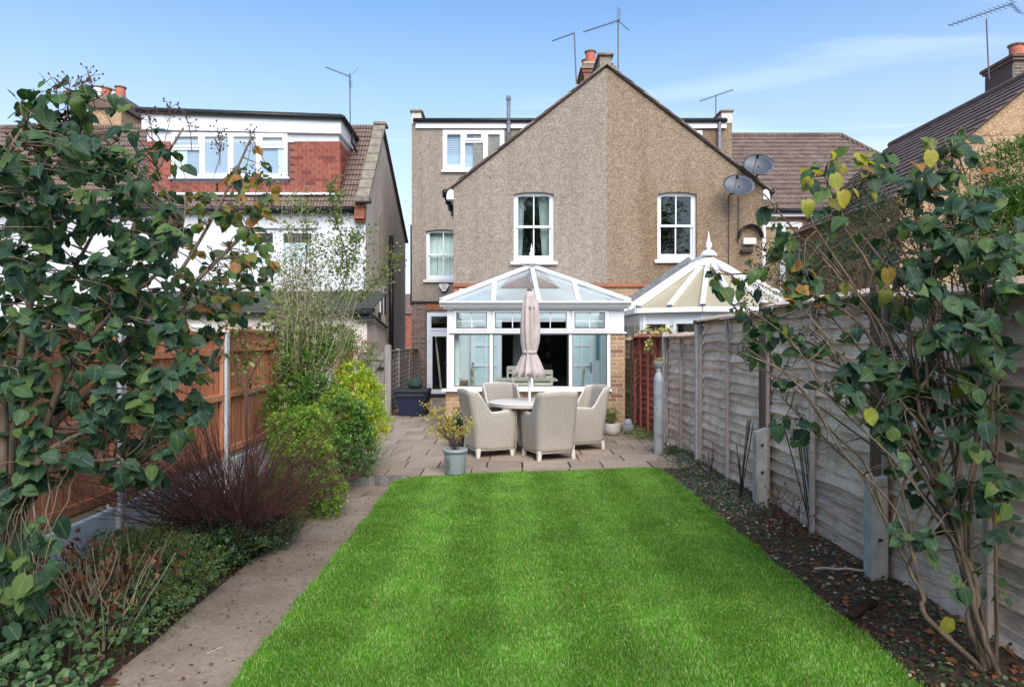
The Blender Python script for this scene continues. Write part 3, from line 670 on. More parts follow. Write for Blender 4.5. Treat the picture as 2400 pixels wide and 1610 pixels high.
for (a, c) in ((x0+.06, t1-.02), (t1+.02, t2), (t2+.04, x1-.06)):
    bl = MB(); n = 20
    for k in range(n):
        zz = z0+.05+(z1-z0-.12)*k/n; bl.hexa([(a,MY+.06,zz),(c,MY+.06,zz),(c,MY+.085,zz+.012),(a,MY+.085,zz+.012),(a,MY+.064,zz+.043),(c,MY+.064,zz+.043),(c,MY+.09,zz+.05),(a,MY+.09,zz+.05)])
    bl.build('blind', X['blind'], dw)
# fascia, flat-roof edge, parapets
for h, a, c in ((hl, ML+.12, XM), (hr, XM, MR-.18)):
    MB().box(a, c-.002, MY-.06, MY+.10, ZT-.16, ZT+.03).build('fascia', X['upvc'], h)
    gutter(h, (a-.06, MY-.11, ZT+.05), (c, MY-.11, ZT+.045), .055)
    MB().box(a-.05, c-.002, MY-.05, MY+3.5, ZT+.035, ZT+.13).build('flat_roof', X['felt'], h)
for h, a, c in ((hl, ML, ML+.27), (hr, MR-.30, MR)):
    MB().box(a, c, MY, MY+3.6, ZT, ZT+.30).build('parapet', X['pebble_smooth'], h)
    cp = MB(); cp.bevbox(a-.05, c+.05, MY-.05, MY+3.6, ZT+.302, ZT+.39, .03); cp.build('coping', X['coping'], h)
MB().box(ML, ML+.28, MY+.28, MY+7, 0, ZT).build('side_wall', X['pebble_grey'], hl)
frame(hr, 'rear_wall', rect(XM, MR, 2.6, ZT), [], MY+.02, .28, X['pebble_tan'])
MB().box(MR-.28, MR, MY+.3, MY+7, 0, ZT).build('side_wall', X['pebble_tan'], hr)
MB().box(XM, MR, MY+.05, MY+.28, 0, 2.598).build('lower_wall', X['brick_dark'], hr)
casement(hr, PX(1580,MY), PX(1646,MY), PZ(370,MY), PZ(307,MY), MY-.01, [(PX(1585,MY), PX(1612,MY), PZ(365,MY), PZ(312,MY), 0), (PX(1618,MY), PX(1641,MY), PZ(365,MY), PZ(312,MY), 0)], X['upvc'], X['glass'])
MB().tube([(PX(1684,MY), MY-.09, ZT+.02), (PX(1684,MY), MY-.09, 5.2)], .05, 8).build('downpipe', X['lead'], hr, smooth=True)
sv = MB(); sv.tube([(PX(1192,MY), MY-.10, 6.5), (PX(1192,MY), MY-.10, PZ(228,MY))], .055, 8); sp = sv.build('soil_pipe', X['lead'], hl, smooth=True)
for zz in (ZT-.35, ZT-.05, ZT+.62): MB().lathe([(.07,0),(.07,.07)], (PX(1192,MY), MY-.10, zz), 10).build('collar', X['lead'], sp)
chimney_pot(hl, (PX(1010,MY+1.2), MY+1.2, ZT+.1), .16, .34)
# brick panel, lintel and door of the left rear wall
brickwork(hl, ML, DX0-.02, MY, 0, ZBR-.05, 'brick_dark', backing='mortar_dark', depth=.03, th=.25)
MB().box(DX0-.02, XL, MY+.03, MY+.28, DZ+.0, ZBR-.05).build('lintel_backing', X['mortar_dark'], hl)
x = DX0-.03
while x < DX1+.1:
    MB().bevbox(x+.004, x+.070, MY-.012, MY+.04, DZ+.01+.05*(1-((x-DX0)/.9-.4)**2*2), ZBR-.052, .003).build('lintel_brick', X['brick_red'], hl); x += .075
MB().box(DX1+.02, XL+.02, MY, MY+.25, 0, ZBR-.05).build('brick_pier', X['brick_dark'], hl)
dr = frame(hl, 'door', rect(DX0, DX1, .03, DZ), [rect(DX0+.06, DX1-.06, 1.92, DZ-.07), rect(DX0+.13, DX1-.14, .20, 1.76)], MY+.05, .07, X['upvc_blue'])
frame(dr, 'fanlight_frame', rect(DX0+.06, DX1-.06, 1.90, DZ-.06), [rect(DX0+.13, DX1-.13, 1.98, DZ-.13)], MY+.03, .04, X['upvc_blue'])
frame(dr, 'leaf', rect(DX0+.05, DX1-.05, .10, 1.85), [rect(DX0+.16, DX1-.17, .22, 1.74)], MY+.03, .05, X['upvc_blue'])
pane(dr, DX0+.10, DX1-.10, 1.95, DZ-.1, MY+.075, X['glass']); pane(dr, DX0+.15, DX1-.16, .21, 1.75, MY+.075, X['glass'])
MB().tube([(DX1-.11, MY+.02, .98), (DX1-.11, MY-.03, .98), (DX1-.22, MY-.03, .98)], .012, 6).build('handle', X['silver'], dr)
for zz in (.35, .92, 1.6): MB().box(DX0+.03, DX0+.10, MY+.015, MY+.03, zz, zz+.035).build('hinge', X['upvc'], dr)
MB().box(DX0-.05, DX1+.05, MY-.15, MY+.1, 0, .10).build('threshold', X['black_pipe'], hl)
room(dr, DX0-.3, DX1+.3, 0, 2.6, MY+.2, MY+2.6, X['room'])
MB().beam((DX0+.22, MY+.35, 1.75), (DX0+.40, MY+.2, .22), .05, .04).build('ladder_rail', X['concrete'], dr)
# alarm box
ab = empty('alarm_box', (PX(1041,MY), MY, PZ(675,MY)), 'white six-sided burglar alarm box on pebble-dash under the sash window', 'alarm box')
def badge(s, dx=0): return [(PX(1041,MY)+a*s+dx, PZ(674,MY)+c*s) for a, c in ((-.075,-.19),(.075,-.19),(.235,.08),(.20,.16),(-.20,.16),(-.235,.08))]
MB().plate(badge(.62), [], (0,MY-.002,-.045), FU, FV, .001).build('painted_shadow', X['black_pipe'], ab)  # thin dark sheet drawn as the shadow below the alarm box
MB().plate(badge(.60), [], (0,MY-.05,-.03), FU, FV, .05).build('back_plate', X['black_pipe'], ab)
ac = MB().plate(badge(.60), [], (0,MY-.10,0), FU, FV, .05).build('cover', X['upvc_bright'], ab)
for row_, (zz, wd2, n, hh) in enumerate(((.055,.19,4,.042),(-.008,.14,5,.028),(-.05,.11,5,.026))):
    for k in range(n):
        xa = PX(1041,MY)-wd2/2+wd2*(k+.1)/n; zb = PZ(674,MY)+zz; ww = wd2/n*.72
        f_ = MB(); f_.box(xa, xa+ww*.28, MY-.104, MY-.101, zb-hh/2, zb+hh/2); f_.box(xa+ww*.3, xa+ww, MY-.104, MY-.101, zb+hh/2-.009, zb+hh/2)
        if (k+row_) % 2: f_.box(xa+ww*.3, xa+ww*.9, MY-.104, MY-.101, zb-.004, zb+.005)
        if (k+row_) % 3: f_.box(xa+ww*.3, xa+ww, MY-.104, MY-.101, zb-hh/2, zb-hh/2+.008)
        f_.build('letter', X['ink'], ac)
# chimney on the ridge
ch = empty('chimney_stack', (2.3, 17.3, 7.2), 'brick chimney with red clay pots on the ridge of the gable', 'chimney')
CY = 17.3; ca, cc_, ct = PX(1364,CY), PX(1440,CY), PZ(148,CY)
brickwork(ch, ca+.06, cc_-.06, CY, 6.9, ct-.32, 'brick_red', L=.21, backing='mortar_dark', depth=.03, th=.9)
for k, (o_, z0, z1, mm) in enumerate(((.03, ct-.32, ct-.245, 'brick_dark'), (-.0, ct-.243, ct-.17, 'brick_red'), (-.04, ct-.168, ct-.10, 'coping'), (.02, ct-.098, ct, 'brick_dark'))):
    MB().bevbox(ca+o_, cc_-o_, CY-.04+o_, CY+.95-o_, z0, z1, .006).build('corbel', X[mm], ch)
MB().box(ca+.05, cc_-.05, CY+.05, CY+.85, ct, ct+.05).build('flaunching', X['mortar'], ch)
chimney_pot(ch, (PX(1386,CY), CY+.2, ct+.04), .135, .34); chimney_pot(ch, (PX(1375,CY+.6), CY+.65, ct+.04), .12, .30)
rs = empty('chimney_stack', (2.2, 15.6, 7.4), 'small rendered chimney stub with one clay pot at the gable apex', 'chimney')
sx0, sx1, sz = PX(1405,15.15), PX(1432,15.15), PZ(134,15.15)
MB().box(sx0, sx1, 15.1, 16.3, 7.3, sz).build('stack', X['pebble_grey'], rs)
MB().bevbox(sx0-.05, sx1+.05, 15.04, 16.36, sz+.001, sz+.06, .012).build('coping', X['coping'], rs)
chimney_pot(rs, (PX(1420,15.8), 15.75, sz+.05), .125, .25)
aerial('tv_aerial', 'thin tv aerial pointing to the upper edge, first from the gable chimney', P(1351,197,17.0), P(1346,80,17.0), P(1294,97,17.0), P(1347,78,17.0), 10, .16, False)
aerial('tv_aerial', 'tall tv aerial with reflector grid standing right behind the gable chimney', P(1449,170,17.4), P(1449,46,17.4), P(1367,76,17.2), P(1453,48,17.4), 13, .26, True)
aerial('tv_aerial', 'short tv aerial above the end parapet of the browner house', P(1678,282,20.5), P(1678,224,20.5), P(1640,238,20.4), P(1718,211,20.6), 12, .2, False)
# satellite dishes
def dish(label, c, r, wallp, s):
    e = empty('satellite_dish', c); tag(e, label, 'satellite dish')
    nrm = Vector((-.28, -.86, .42)).normalized(); ux = nrm.cross(Vector((0,0,1))).normalized(); uy = ux.cross(nrm)
    ux, uy = ux*math.cos(.42)+uy*math.sin(.42), uy*math.cos(.42)-ux*math.sin(.42)
    b = MB(); N, K = 28, 6; b.v.append(tuple(Vector(c)-nrm*.07)); b.uv.append((0,0))
    for k in range(1, K+1):
        for i in range(N):
            a = 2*math.pi*i/N; q = k/K
            b.v.append(tuple(Vector(c)+ux*r*1.12*q*math.cos(a)+uy*r*.86*q*math.sin(a)-nrm*.07*(1-q*q))); b.uv.append((0,0))
    b.f += [(0, 1+(i+1) % N, 1+i) for i in range(N)]
    for k in range(K-1):
        for i in range(N): b.f.append((1+k*N+i, 1+k*N+(i+1) % N, 1+(k+1)*N+(i+1) % N, 1+(k+1)*N+i))
    o = b.build('reflector', X['dish'], e, smooth=True); md = o.modifiers.new('t', 'SOLIDIFY'); md.thickness = .012
    rim = MB(); rim.tube([Vector(c)+ux*r*1.12*math.cos(2*math.pi*i/28)+uy*r*.86*math.sin(2*math.pi*i/28) for i in range(29)], .008, 5, False); rim.build('rim', X['grey_metal'], o)
    f0 = Vector(c)-uy*r*.86; f1 = Vector(c)+nrm*.34-uy*.10
    MB().tube([f0, f0+nrm*.12-uy*.02, f1], .014, 6).build('arm', X['silver'], e); MB().beam(f1, f1+nrm*.08+uy*.02, .05, .05).build('receiver', X['black_pipe'], e)
    MB().tube([Vector(c)-nrm*.06, Vector(c)-nrm*.14-Vector((0,0,.1)), wallp], .02, 6).build('bracket', X['black_pipe'], e)
    return e
dish('dark round satellite dish fixed to the brown wall, lower of two', P(1732,433,14.5), .29, P(1712,455,15.0), 1)
dish('dark round satellite dish above the gable verge, upper of two', P(1778,386,14.7), .29, P(1770,420,15.1), 1)
cb = empty('cable', P(1708,457,14.98)); tag(cb, 'two thin black cables hanging from the dishes down the wall', 'cable')
MB().tube([P(1708,457,14.97), P(1708,560,14.97), P(1708,660,14.97)], .009, 5).build('cable_run', X['black_pipe'], cb)
MB().tube([P(1731,460,14.97), P(1731,520,14.97), P(1730,570,14.97)], .009, 5).build('cable_run', X['black_pipe'], cb)
# half-round hood with a white vent under it
vh = empty('wall_hood', P(1752,560,14.95)); tag(vh, 'half-round dark hood over a small white vent box on the brown wall', 'vent hood')
b = MB(); N = 14
for i in range(N+1):
    a = math.pi*(i/N); c0 = P(1756,560,GY)
    for (rr_, yy) in ((.25, GY-.16), (.25, GY)): b.v.append((c0.x-math.cos(a)*rr_, yy, c0.z+math.sin(a)*rr_*1.15)); b.uv.append((0,0))
b.f = [(2*i, 2*i+1, 2*i+3, 2*i+2) for i in range(N)]; ho = b.build('hood', X['black_pipe'], vh, smooth=True); ho.modifiers.new('t','SOLIDIFY').thickness = .02
MB().bevbox(PX(1739,GY), PX(1768,GY), GY-.12, GY, PZ(574,GY), PZ(560,GY), .006).build('vent_box', X['upvc'], vh)
MB().bevbox(PX(1734,GY), PX(1762,GY), GY-.10, GY, PZ(593,GY), PZ(586,GY), .006).build('flue_slot', X['black_pipe'], vh)
# ================================================================== our conservatory
CYF = 12.1
cs = empty('conservatory', (.5, CYF, 0), 'white conservatory with hipped glass roof and tan brick dwarf wall', 'conservatory')
cx = lambda p: PX(p, CYF)
cz = lambda p: PZ(p, CYF)
WL, WR, PIER = cx(1048), cx(1431), cx(1466)
SZ, TZ, EZ = cz(912), cz(780), cz(722)
brickwork(cs, cx(1044), PIER, CYF+.01, 0, SZ-.04, 'brick_tan', depth=.05, th=.22)
brickwork(cs, WR+.002, PIER, CYF+.01, SZ-.04, cz(782), 'brick_tan', depth=.05, th=.22, off=1)
MB().box(cx(1036), cx(1433), CYF-.07, CYF+.2, SZ-.038, SZ).build('sill', X['upvc_bright'], cs)
MB().box(WR+.003, PIER+.02, CYF-.02, CYF+.2, cz(782)+.002, cz(778)).build('pier_cap', X['upvc_bright'], cs)
MB().box(WR+.003, PIER-.02, CYF+.02, CYF+.12, cz(778)+.001, EZ).build('corner_panel', X['upvc'], cs)
def gl(a, b_, c_, d_): return (cx(a), cx(b_), cz(d_), cz(c_))
up_ = [gl(1070.6,1140.4,733,769), gl(1161.6,1241,733,769), gl(1253,1327,733,769), gl(1347.6,1417,733,769)]
lo_ = [gl(1065,1146.5,784.5,905), gl(1156,1244,784.5,905), gl(1251,1333,784.5,905), gl(1342.6,1422.7,784.5,905)]
fr_ = frame(cs, 'frame', rect(WL, WR, SZ+.001, EZ), [rect(*q) for q in up_+lo_], CYF+.02, .08, X['upvc_bright'])
for q in up_:
    a, b_, c_, d_ = q
    cm = frame(fr_, 'casement', rect(a-.055, b_+.055, c_-.045, d_+.05), [rect(*q)], CYF-.012, .03, X['upvc'])
    xm = (a+b_)/2; zm = c_+(d_-c_)*.45
    MB().box(xm-.008, xm+.008, CYF+.035, CYF+.045, c_, d_).build('glazing_bar', X['upvc'], cm)
    MB().box(a, b_, CYF+.046, CYF+.054, zm-.007, zm+.007).build('glazing_bar', X['upvc'], cm)
    MB().plate(rect(a-.008, b_+.008, c_-.008, d_+.008), [rect(a+.004, b_-.004, c_+.004, d_-.004)], (0,CYF-.0125,0), FU, FV, .004).build('gasket', X['black_pipe'], cm)
    pane(cm, a-.01, b_+.01, c_-.01, d_+.01, CYF+.055, X['glass'])
for q in lo_:
    a, b_, c_, d_ = q
    MB().plate(rect(a-.006, b_+.006, c_-.006, d_+.006), [rect(a+.007, b_-.007, c_+.007, d_-.007)], (0,CYF+.0195,0), FU, FV, .006).build('gasket', X['black_pipe'], fr_)
    pane(fr_, a-.01, b_+.01, c_-.01, d_+.01, CYF+.05, X['glass'])
MB().box(WL+.03, WR-.01, CYF-.03, CYF+.018, TZ-.004, TZ+.022).build('transom_drip', X['upvc_bright'], fr_)
# left side, right side, eaves
for xa, nm in ((WL, 'side_frame'), (PIER-.08, 'side_frame')):
    sidep = MB(); D0, D1 = CYF+.15, GY-.01
    if xa == WL:
        hs = [[(D0+.08+k*.9, SZ+.08),(D0+.80+k*.9, SZ+.08),(D0+.80+k*.9, EZ-.12),(D0+.08+k*.9, EZ-.12)] for k in range(3)]
        sidep.plate([(D0,SZ),(D1,SZ),(D1,EZ),(D0,EZ)], hs, (xa,0,0), (0,1,0), (0,0,1), -.07)
        so = sidep.build(nm, X['upvc_bright'], cs)
        for h_ in hs: MB().box(xa+.03, xa+.036, h_[0][0], h_[1][0], h_[0][1], h_[2][1]).build('pane', X['glass'], so)
        MB().box(xa, xa+.2, D0, D1, 0, SZ-.001).build('dwarf_wall', X['brick_tan'], cs)
    else:
        MB().box(xa, xa+.08, D0, D1, 0, EZ).build(nm, X['inner_wall'], cs)
EL, ER, EF, EZ2 = PX(1031,12.0), PX(1479,12.0), 11.96, cz(709)
gt = MB(); gt.plate([(-.0,0),(.05,-.075),(.05,.02),(-.04,.02),(-.045,-.005)], [], (EL,EF-.04,EZ2-.01), (0,1,0), (0,0,1), -(ER-EL)); 
gt.build('gutter', X['upvc_bright'], cs)
MB().box(EL, EL+.07, EF, GY, EZ2-.08, EZ2+.012).build('gutter', X['upvc_bright'], cs)
MB().box(ER-.07, ER, EF, GY, EZ2-.08, EZ2+.012).build('gutter', X['upvc_bright'], cs)
MB().box(EL+.05, ER-.05, EF+.05, EF+.22, EZ2-.115, EZ2+.01).build('eaves_beam', X['upvc'], cs)
AP = Vector((PX(1246,13.5), 13.5, PZ(626,13.5))); AB = Vector((AP.x, GY, AP.z))
c1, c2 = Vector((EL+.03, EF+.01, EZ2+.01)), Vector((ER-.03, EF+.01, EZ2+.01)); c3, c4 = Vector((EL+.03, GY, EZ2+.01)), Vector((ER-.03, GY, EZ2+.01))
def roofglass(pts):
    b = MB(); n = (Vector(pts[1])-Vector(pts[0])).cross(Vector(pts[2])-Vector(pts[0])).normalized()*.012
    N = len(pts); b.add(list(pts)+[Vector(p)-n for p in pts], [tuple(range(N)), tuple(range(2*N-1, N-1, -1))]+[(i, i+N, (i+1) % N+N, (i+1) % N) for i in range(N)])
    return b.build('roof_pane', X['glass_roof'], cs)
hp = lambda c, x: c+(AP-c)*((x-c.x)/(AP.x-c.x))
def on_front(x): return Vector((x, EF+.01, EZ2+.01))
jx = [PX(1157,12.0), PX(1263,12.0), PX(1355,12.0)]
roofglass([c1, on_front(jx[0]), hp(c1, jx[0])]); roofglass([on_front(jx[0]), on_front(jx[1]), AP, hp(c1, jx[0])])
roofglass([on_front(jx[1]), on_front(jx[2]), hp(c2, jx[2]), AP]); roofglass([on_front(jx[2]), c2, hp(c2, jx[2])])
roofglass([c3, c1, AP, AB]); roofglass([c2, c4, AB, AP])
lift = Vector((0,0,.03))
for a, b_, w_ in ((c1, AP, .11), (c2, AP, .11)): MB().beam(a+lift, b_+lift, w_, .06).build('hip_rafter', X['upvc_bright'], cs)
MB().beam(AP+lift, AB+lift, .12, .07).build('ridge', X['upvc_bright'], cs)
for x, tp in ((jx[0], hp(c1, jx[0])), (jx[1], AP), (jx[2], hp(c2, jx[2]))):
    rf = MB().beam(on_front(x)+lift*.6, tp+lift*.6, .075, .04).build('rafter', X['upvc_bright'], cs)
    MB().lathe([(.045,0),(.045,.02)], (x, EF-.012, EZ2+.025), 10).build('end_cap', X['upvc'], rf)
for s, cc0, ccb in ((-1, c1, c3), (1, c2, c4)):
    for k in range(1, 4):
        yy = 13.5+(GY-13.5)*(k-1)/3; tp = Vector((AP.x, yy, AP.z)); bt = Vector((cc0.x, yy, cc0.z))
        MB().beam(bt+lift*.5, tp+lift*.5, .06, .04, (0,1,0)).build('rafter', X['upvc_bright'], cs)
    MB().beam(cc0+(AP-cc0)*.0+Vector((0,.75,0)), Vector((AP.x+(cc0.x-AP.x)*.52, 12.75, AP.z+(cc0.z-AP.z)*.52)), .05, .03).build('rafter', X['upvc_bright'], cs)
cp = MB(); cp.lathe([(.235,0),(.22,.02),(.10,.065),(.055,.075),(.06,.12),(.03,.135),(.045,.19),(.05,.22),(.02,.27),(.028,.30),(.012,.36),(.002,.42)], AP+Vector((0,0,.045)), 16)
cp.build('finial', X['upvc_bright'], cs, smooth=True)
# inside: floor, lining of the house wall with its wide opening, dark dining room beyond, door leaves
MB().box(WL+.02, PIER-.08, CYF+.2, GY-.02, .0, .03).build('floor', X['cream'], cs)
frame(cs, 'lining', rect(WL+.02, PIER-.08, .03, 2.75), [rect(OPX0-.001, OPX1+.001, .031, OPZ-.001)], GY-.045, .02, X['inner_wall'])
frame(cs, 'opening_frame', rect(OPX0-.07, OPX1+.07, .03, OPZ+.07), [rect(OPX0, OPX1, .031, OPZ)], GY-.08, .06, X['upvc'])
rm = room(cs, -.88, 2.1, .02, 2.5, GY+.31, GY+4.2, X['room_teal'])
for (a, c_, z0, z1) in ((.93,1.07,1.55,1.72),(.95,1.07,1.22,1.34),(.9,1.10,.72,1.05)): MB().box(a, c_, GY+2.0, GY+2.03, z0, z1).build('picture', X['black_pipe'], cs)
pleats(cs, .12, .32, .7, 1.95, GY+.6, X['room'], 'dark_curtain', .02, 4)
def leaf_door(name, xa, xb, hx):
    y0 = GY-.16; cols = [(xa+.09, (xa+xb)/2-.02), ((xa+xb)/2+.02, xb-.09)]; hs = []
    for r_ in range(4):
        for (a, c_) in cols: hs.append(rect(a, c_, .22+r_*.44, .22+r_*.44+.39))
    d = frame(cs, name, rect(xa, xb, .05, 2.0), hs, y0, .045, X['upvc'])
    for h_ in hs: MB().box(h_[0][0], h_[1][0], y0+.02, y0+.026, h_[0][1], h_[2][1]).build('pane', X['frosted'], d)
    MB().box(hx-.02, hx+.02, y0-.012, y0-.001, .92, 1.14).build('handle_plate', X['silver'], d)
    MB().tube([(hx, y0-.01, 1.06), (hx, y0-.05, 1.06), (hx+.11*(1 if hx < .5 else -1), y0-.05, 1.06)], .010, 6).build('handle', X['silver'], d)
leaf_door('inner_door', -.80, -.15, -.76); leaf_door('inner_door', 1.36, 1.86, 1.81)
MB().box(1.93, 2.0, GY-.07, GY-.055, 1.2, 1.85).build('wall_picture', X['picture'], cs)
pleats(cs, WL+.05, WL+.20, .75, 2.1, CYF+.22, X['curtain'], 'curtain', .015, 4)
# dining table and chairs inside
it = empty('dining_table', (.38, 13.5, .03), 'cream dining table with sloping ends seen through the conservatory glass', 'table')
tz = .86
MB().bevbox(-.24, .97, 13.2, 13.95, tz-.035, tz, .008).build('table_top', X['cream'], it)
MB().hexa([(.02,13.32,.60),(.72,13.32,.60),(.72,13.83,.60),(.02,13.83,.60),(-.17,13.26,tz-.036),(.90,13.26,tz-.036),(.90,13.89,tz-.036),(-.17,13.89,tz-.036)]).build('apron', X['cream'], it)
for (a, c_) in ((.12,13.4),(.62,13.4),(.12,13.75),(.62,13.75)): MB().box(a-.04, a+.04, c_-.04, c_+.04, .03, .599).build('leg', X['cream'], it)
def dining_chair(label, x, y, rz):
    e = empty('dining_chair', (x, y, .03), label, 'chair', 'chairs inside the conservatory', rz); L = lambda b, n: b.build(n, X['cream'], None)
    parts = [(MB().bevbox(-.2,.2,-.2,.2,.43,.47,.01), 'seat')]
    for sx in (-.18, .18):
        parts.append((MB().box(sx-.02,sx+.02,.16,.20,0,.43), 'leg')); parts.append((MB().beam((sx,-.18,0),(sx,-.25,1.0),.04,.03), 'back_post'))
    for k in range(3): parts.append((MB().box(-.16,.16,-.26+.0,-.235,.62+k*.13,.67+k*.13), 'back_slat'))
    parts.append((MB().bevbox(-.2,.2,-.275,-.235,.95,1.04,.01), 'top_rail'))
    for b, n in parts: o = b.build(n, X['cream']); o.parent = e
dining_chair('cream slat-back dining chair in front of the indoor table, beside the parasol skirt', .28, 12.95, 0)
dining_chair('cream slat-back dining chair in front of the indoor table, partly hidden by the parasol pole', .64, 12.95, 0)
dining_chair('cream dining chair at the left end of the indoor table', -.45, 13.5, R(-80))
dining_chair('cream dining chair at the far end of the indoor table by the glazed door', 1.25, 13.55, R(80))
dining_chair('cream dining chair behind the indoor table in the dark opening', .18, 14.35, R(180))

# ================================================================== the neighbours' conservatory
nc = empty('conservatory', (4.0, 13.2, 0), 'neighbouring conservatory with yellowed faceted roof and tall white finial', 'conservatory')
EN = 2.22; pl = [(2.43,GY),(2.43,12.75),(3.46,12.12),(4.62,12.12),(5.60,12.75),(5.60,GY)]
apx = Vector((PX(1661,13.6), 13.6, PZ(605,13.6))); apb = Vector((apx.x, GY, apx.z))
ev = [Vector((a, c_, EN)) for a, c_ in pl]
def npanel(pts, mat='poly'):
    b = MB(); n = (pts[1]-pts[0]).cross(pts[2]-pts[0]).normalized()*.02; N = len(pts)
    b.add(list(pts)+[p-n for p in pts], [tuple(range(N)), tuple(range(2*N-1, N-1, -1))]+[(i, i+N, (i+1) % N+N, (i+1) % N) for i in range(N)]); return b.build('roof_panel', X[mat], nc)
npanel([ev[0], ev[1], apx, apb]); npanel([ev[4], ev[5], apb, apx])
for i in (1, 2, 3): 
    md = (ev[i]+ev[i+1])/2
    npanel([ev[i], md, apx]); npanel([md, ev[i+1], apx])
lf = Vector((0,0,.035))
for a in [ev[1], (ev[1]+ev[2])/2, ev[2], (ev[2]+ev[3])/2, ev[3], (ev[3]+ev[4])/2, ev[4]]:
    rb_ = MB().beam(a+lf+(a-apx)*.01, apx+lf+(a-apx)*.06, .085, .05).build('roof_bar', X['upvc_bright'], nc)
    MB().lathe([(.05,0),(.05,.02)], a+Vector((0,-.03,.02)), 8).build('end_cap', X['black_pipe'], rb_)
for k in range(3): MB().beam(Vector((2.43, 13.1+k*.6, EN))+lf, Vector((apx.x, 13.7+k*.45, apx.z))+lf, .07, .045, (0,1,0)).build('roof_bar', X['upvc_bright'], nc)
MB().beam(apx+lf, apb+lf, .14, .1).build('ridge', X['upvc'], nc)
MB().beam(Vector((2.44,GY-.06,EN+.10)), Vector((apx.x,GY-.06,apx.z+.13)), .10, .16, (0,0,1)).build('flashing', X['lead'], nc)
for i in range(5):
    a, b_ = ev[i], ev[i+1]; dn = Vector((0,0,-.05))
    MB().beam(a+dn, b_+dn, .11, .09).build('gutter', X['upvc_bright'], nc)
    d = (b_-a); L = d.length; u = d.normalized()
    inn = Vector((-u.y, u.x, 0))*.10; o = a+inn; o.z = 0
    nw = 1 if i in (0, 4) and L > 1.5 else 2; hs = []; wN = L/ (3 if i in (0,4) else 2)
    for k in range(3 if i in (0,4) else 2): hs.append([(k*wN+.10, .95),((k+1)*wN-.10,.95),((k+1)*wN-.10,EN-.30),(k*wN+.10,EN-.30)])
    fo = MB().plate([(0,.75),(L,.75),(L,EN-.10),(0,EN-.10)], hs, o, u, (0,0,1), .07).build('window_frame', X['upvc'], nc)
    for h_ in hs:
        b = MB(); b.plate(h_, [], o-Vector((u.y,-u.x,0))*(-.03), u, (0,0,1), .006); b.build('pane', X['glass'], fo)
    for h_ in hs:
        q = [(h_[0][0]-.045,h_[0][1]-.045),(h_[1][0]+.045,h_[1][1]-.045),(h_[2][0]+.045,h_[2][1]+.05),(h_[3][0]-.045,h_[3][1]+.05)]
        MB().plate(q, [h_], o+Vector((u.y,-u.x,0))*.02, u, (0,0,1), .03).build('casement', X['upvc_bright'], fo)
    MB().plate([(0,0),(L,0),(L,.749),(0,.749)], [], o, u, (0,0,1), .15).build('dwarf_wall', X['brick_tan'], nc)
for k in range(9):
    MB().box(2.75+k*.24, 2.93+k*.24, GY-.3, GY-.25, .9+((k*7) % 5)*.1, 1.95).build('hanging_blind', X['brick_tan' if k % 2 else 'brick_dark'], nc)
MB().lathe([(.17,0),(.17,.03),(.12,.08),(.11,.10),(.04,.12),(.035,.15),(.06,.18),(.068,.22),(.05,.27),(.035,.285),(.04,.30),(.025,.33),(.015,.41),(.003,.50)], apx+Vector((0,0,.04)), 18).build('finial', X['upvc_bright'], nc, smooth=True)

# ================================================================== left neighbour: white rendered house with tile-hung dormer
LY, LX = 18.5, -3.85
nh = empty('house', (-7, LY, 0), 'white rendered house with red tile-hung box dormer and bare flank wall', 'house')
RY, RZ, LE = 20.7, 8.05, 5.22
frame(nh, 'rear_wall', rect(-17, LX-.002, 0, LE), [rect(PX(560,LY), PX(740,LY), PZ(630,LY), PZ(535,LY))], LY, .28, X['white_render'])
casement(nh, PX(560,LY), PX(740,LY), PZ(630,LY), PZ(535,LY), LY+.1, [(PX(570,LY), PX(640,LY), PZ(622,LY), PZ(543,LY), 1), (PX(660,LY), PX(730,LY), PZ(622,LY), PZ(543,LY), 1)], X['upvc'], X['glass'])
MB().plate([(LY+.002,0),(25.7,0),(25.7,5.4),(RY+.25,8.02),(LY+.002,LE+.28)], [], (LX,0,0), (0,1,0), (0,0,1), .26).build('flank_wall', X['pebble_smooth'], nh)
MB().beam((LX+.03, 25.85, 5.33), (LX+.03, RY+.2, 8.10), .12, .06).build('verge', X['roof_slate'], nh)
for k in range(9): 
    t0, t1_ = k/9, (k+1)/9-.008; A, B = Vector((LX-.03, LY-.22, LE+.22)), Vector((LX-.03, RY+.12, 8.22)); 
    MB().beam(A+(B-A)*t0, A+(B-A)*t1_, .34, .09, (0,-.6,.8)).build('coping_stone', X['coping'], nh)
MB().bevbox(LX-.22, LX+.16, RY-.05, RY+.45, 8.16, 8.26, .02).build('coping_stone', X['coping'], nh)
MB().bevbox(LX-.24, LX+.18, LY-.42, LY-.06, LE+.08, LE+.24, .02).build('kneeler', X['coping'], nh)
n = 0; z = PZ(523,LY)
while z < LE+.02:
    MB().bevbox(LX-.27, LX-.02+.03, LY-.16-.02*(n % 2)-.025*max(0, 2-abs(n-1)) + (.05 if n < 1 else 0), LY, z+.004, z+.071, .004).build('brick', X['brick_red'], nh); z += .075; n += 1
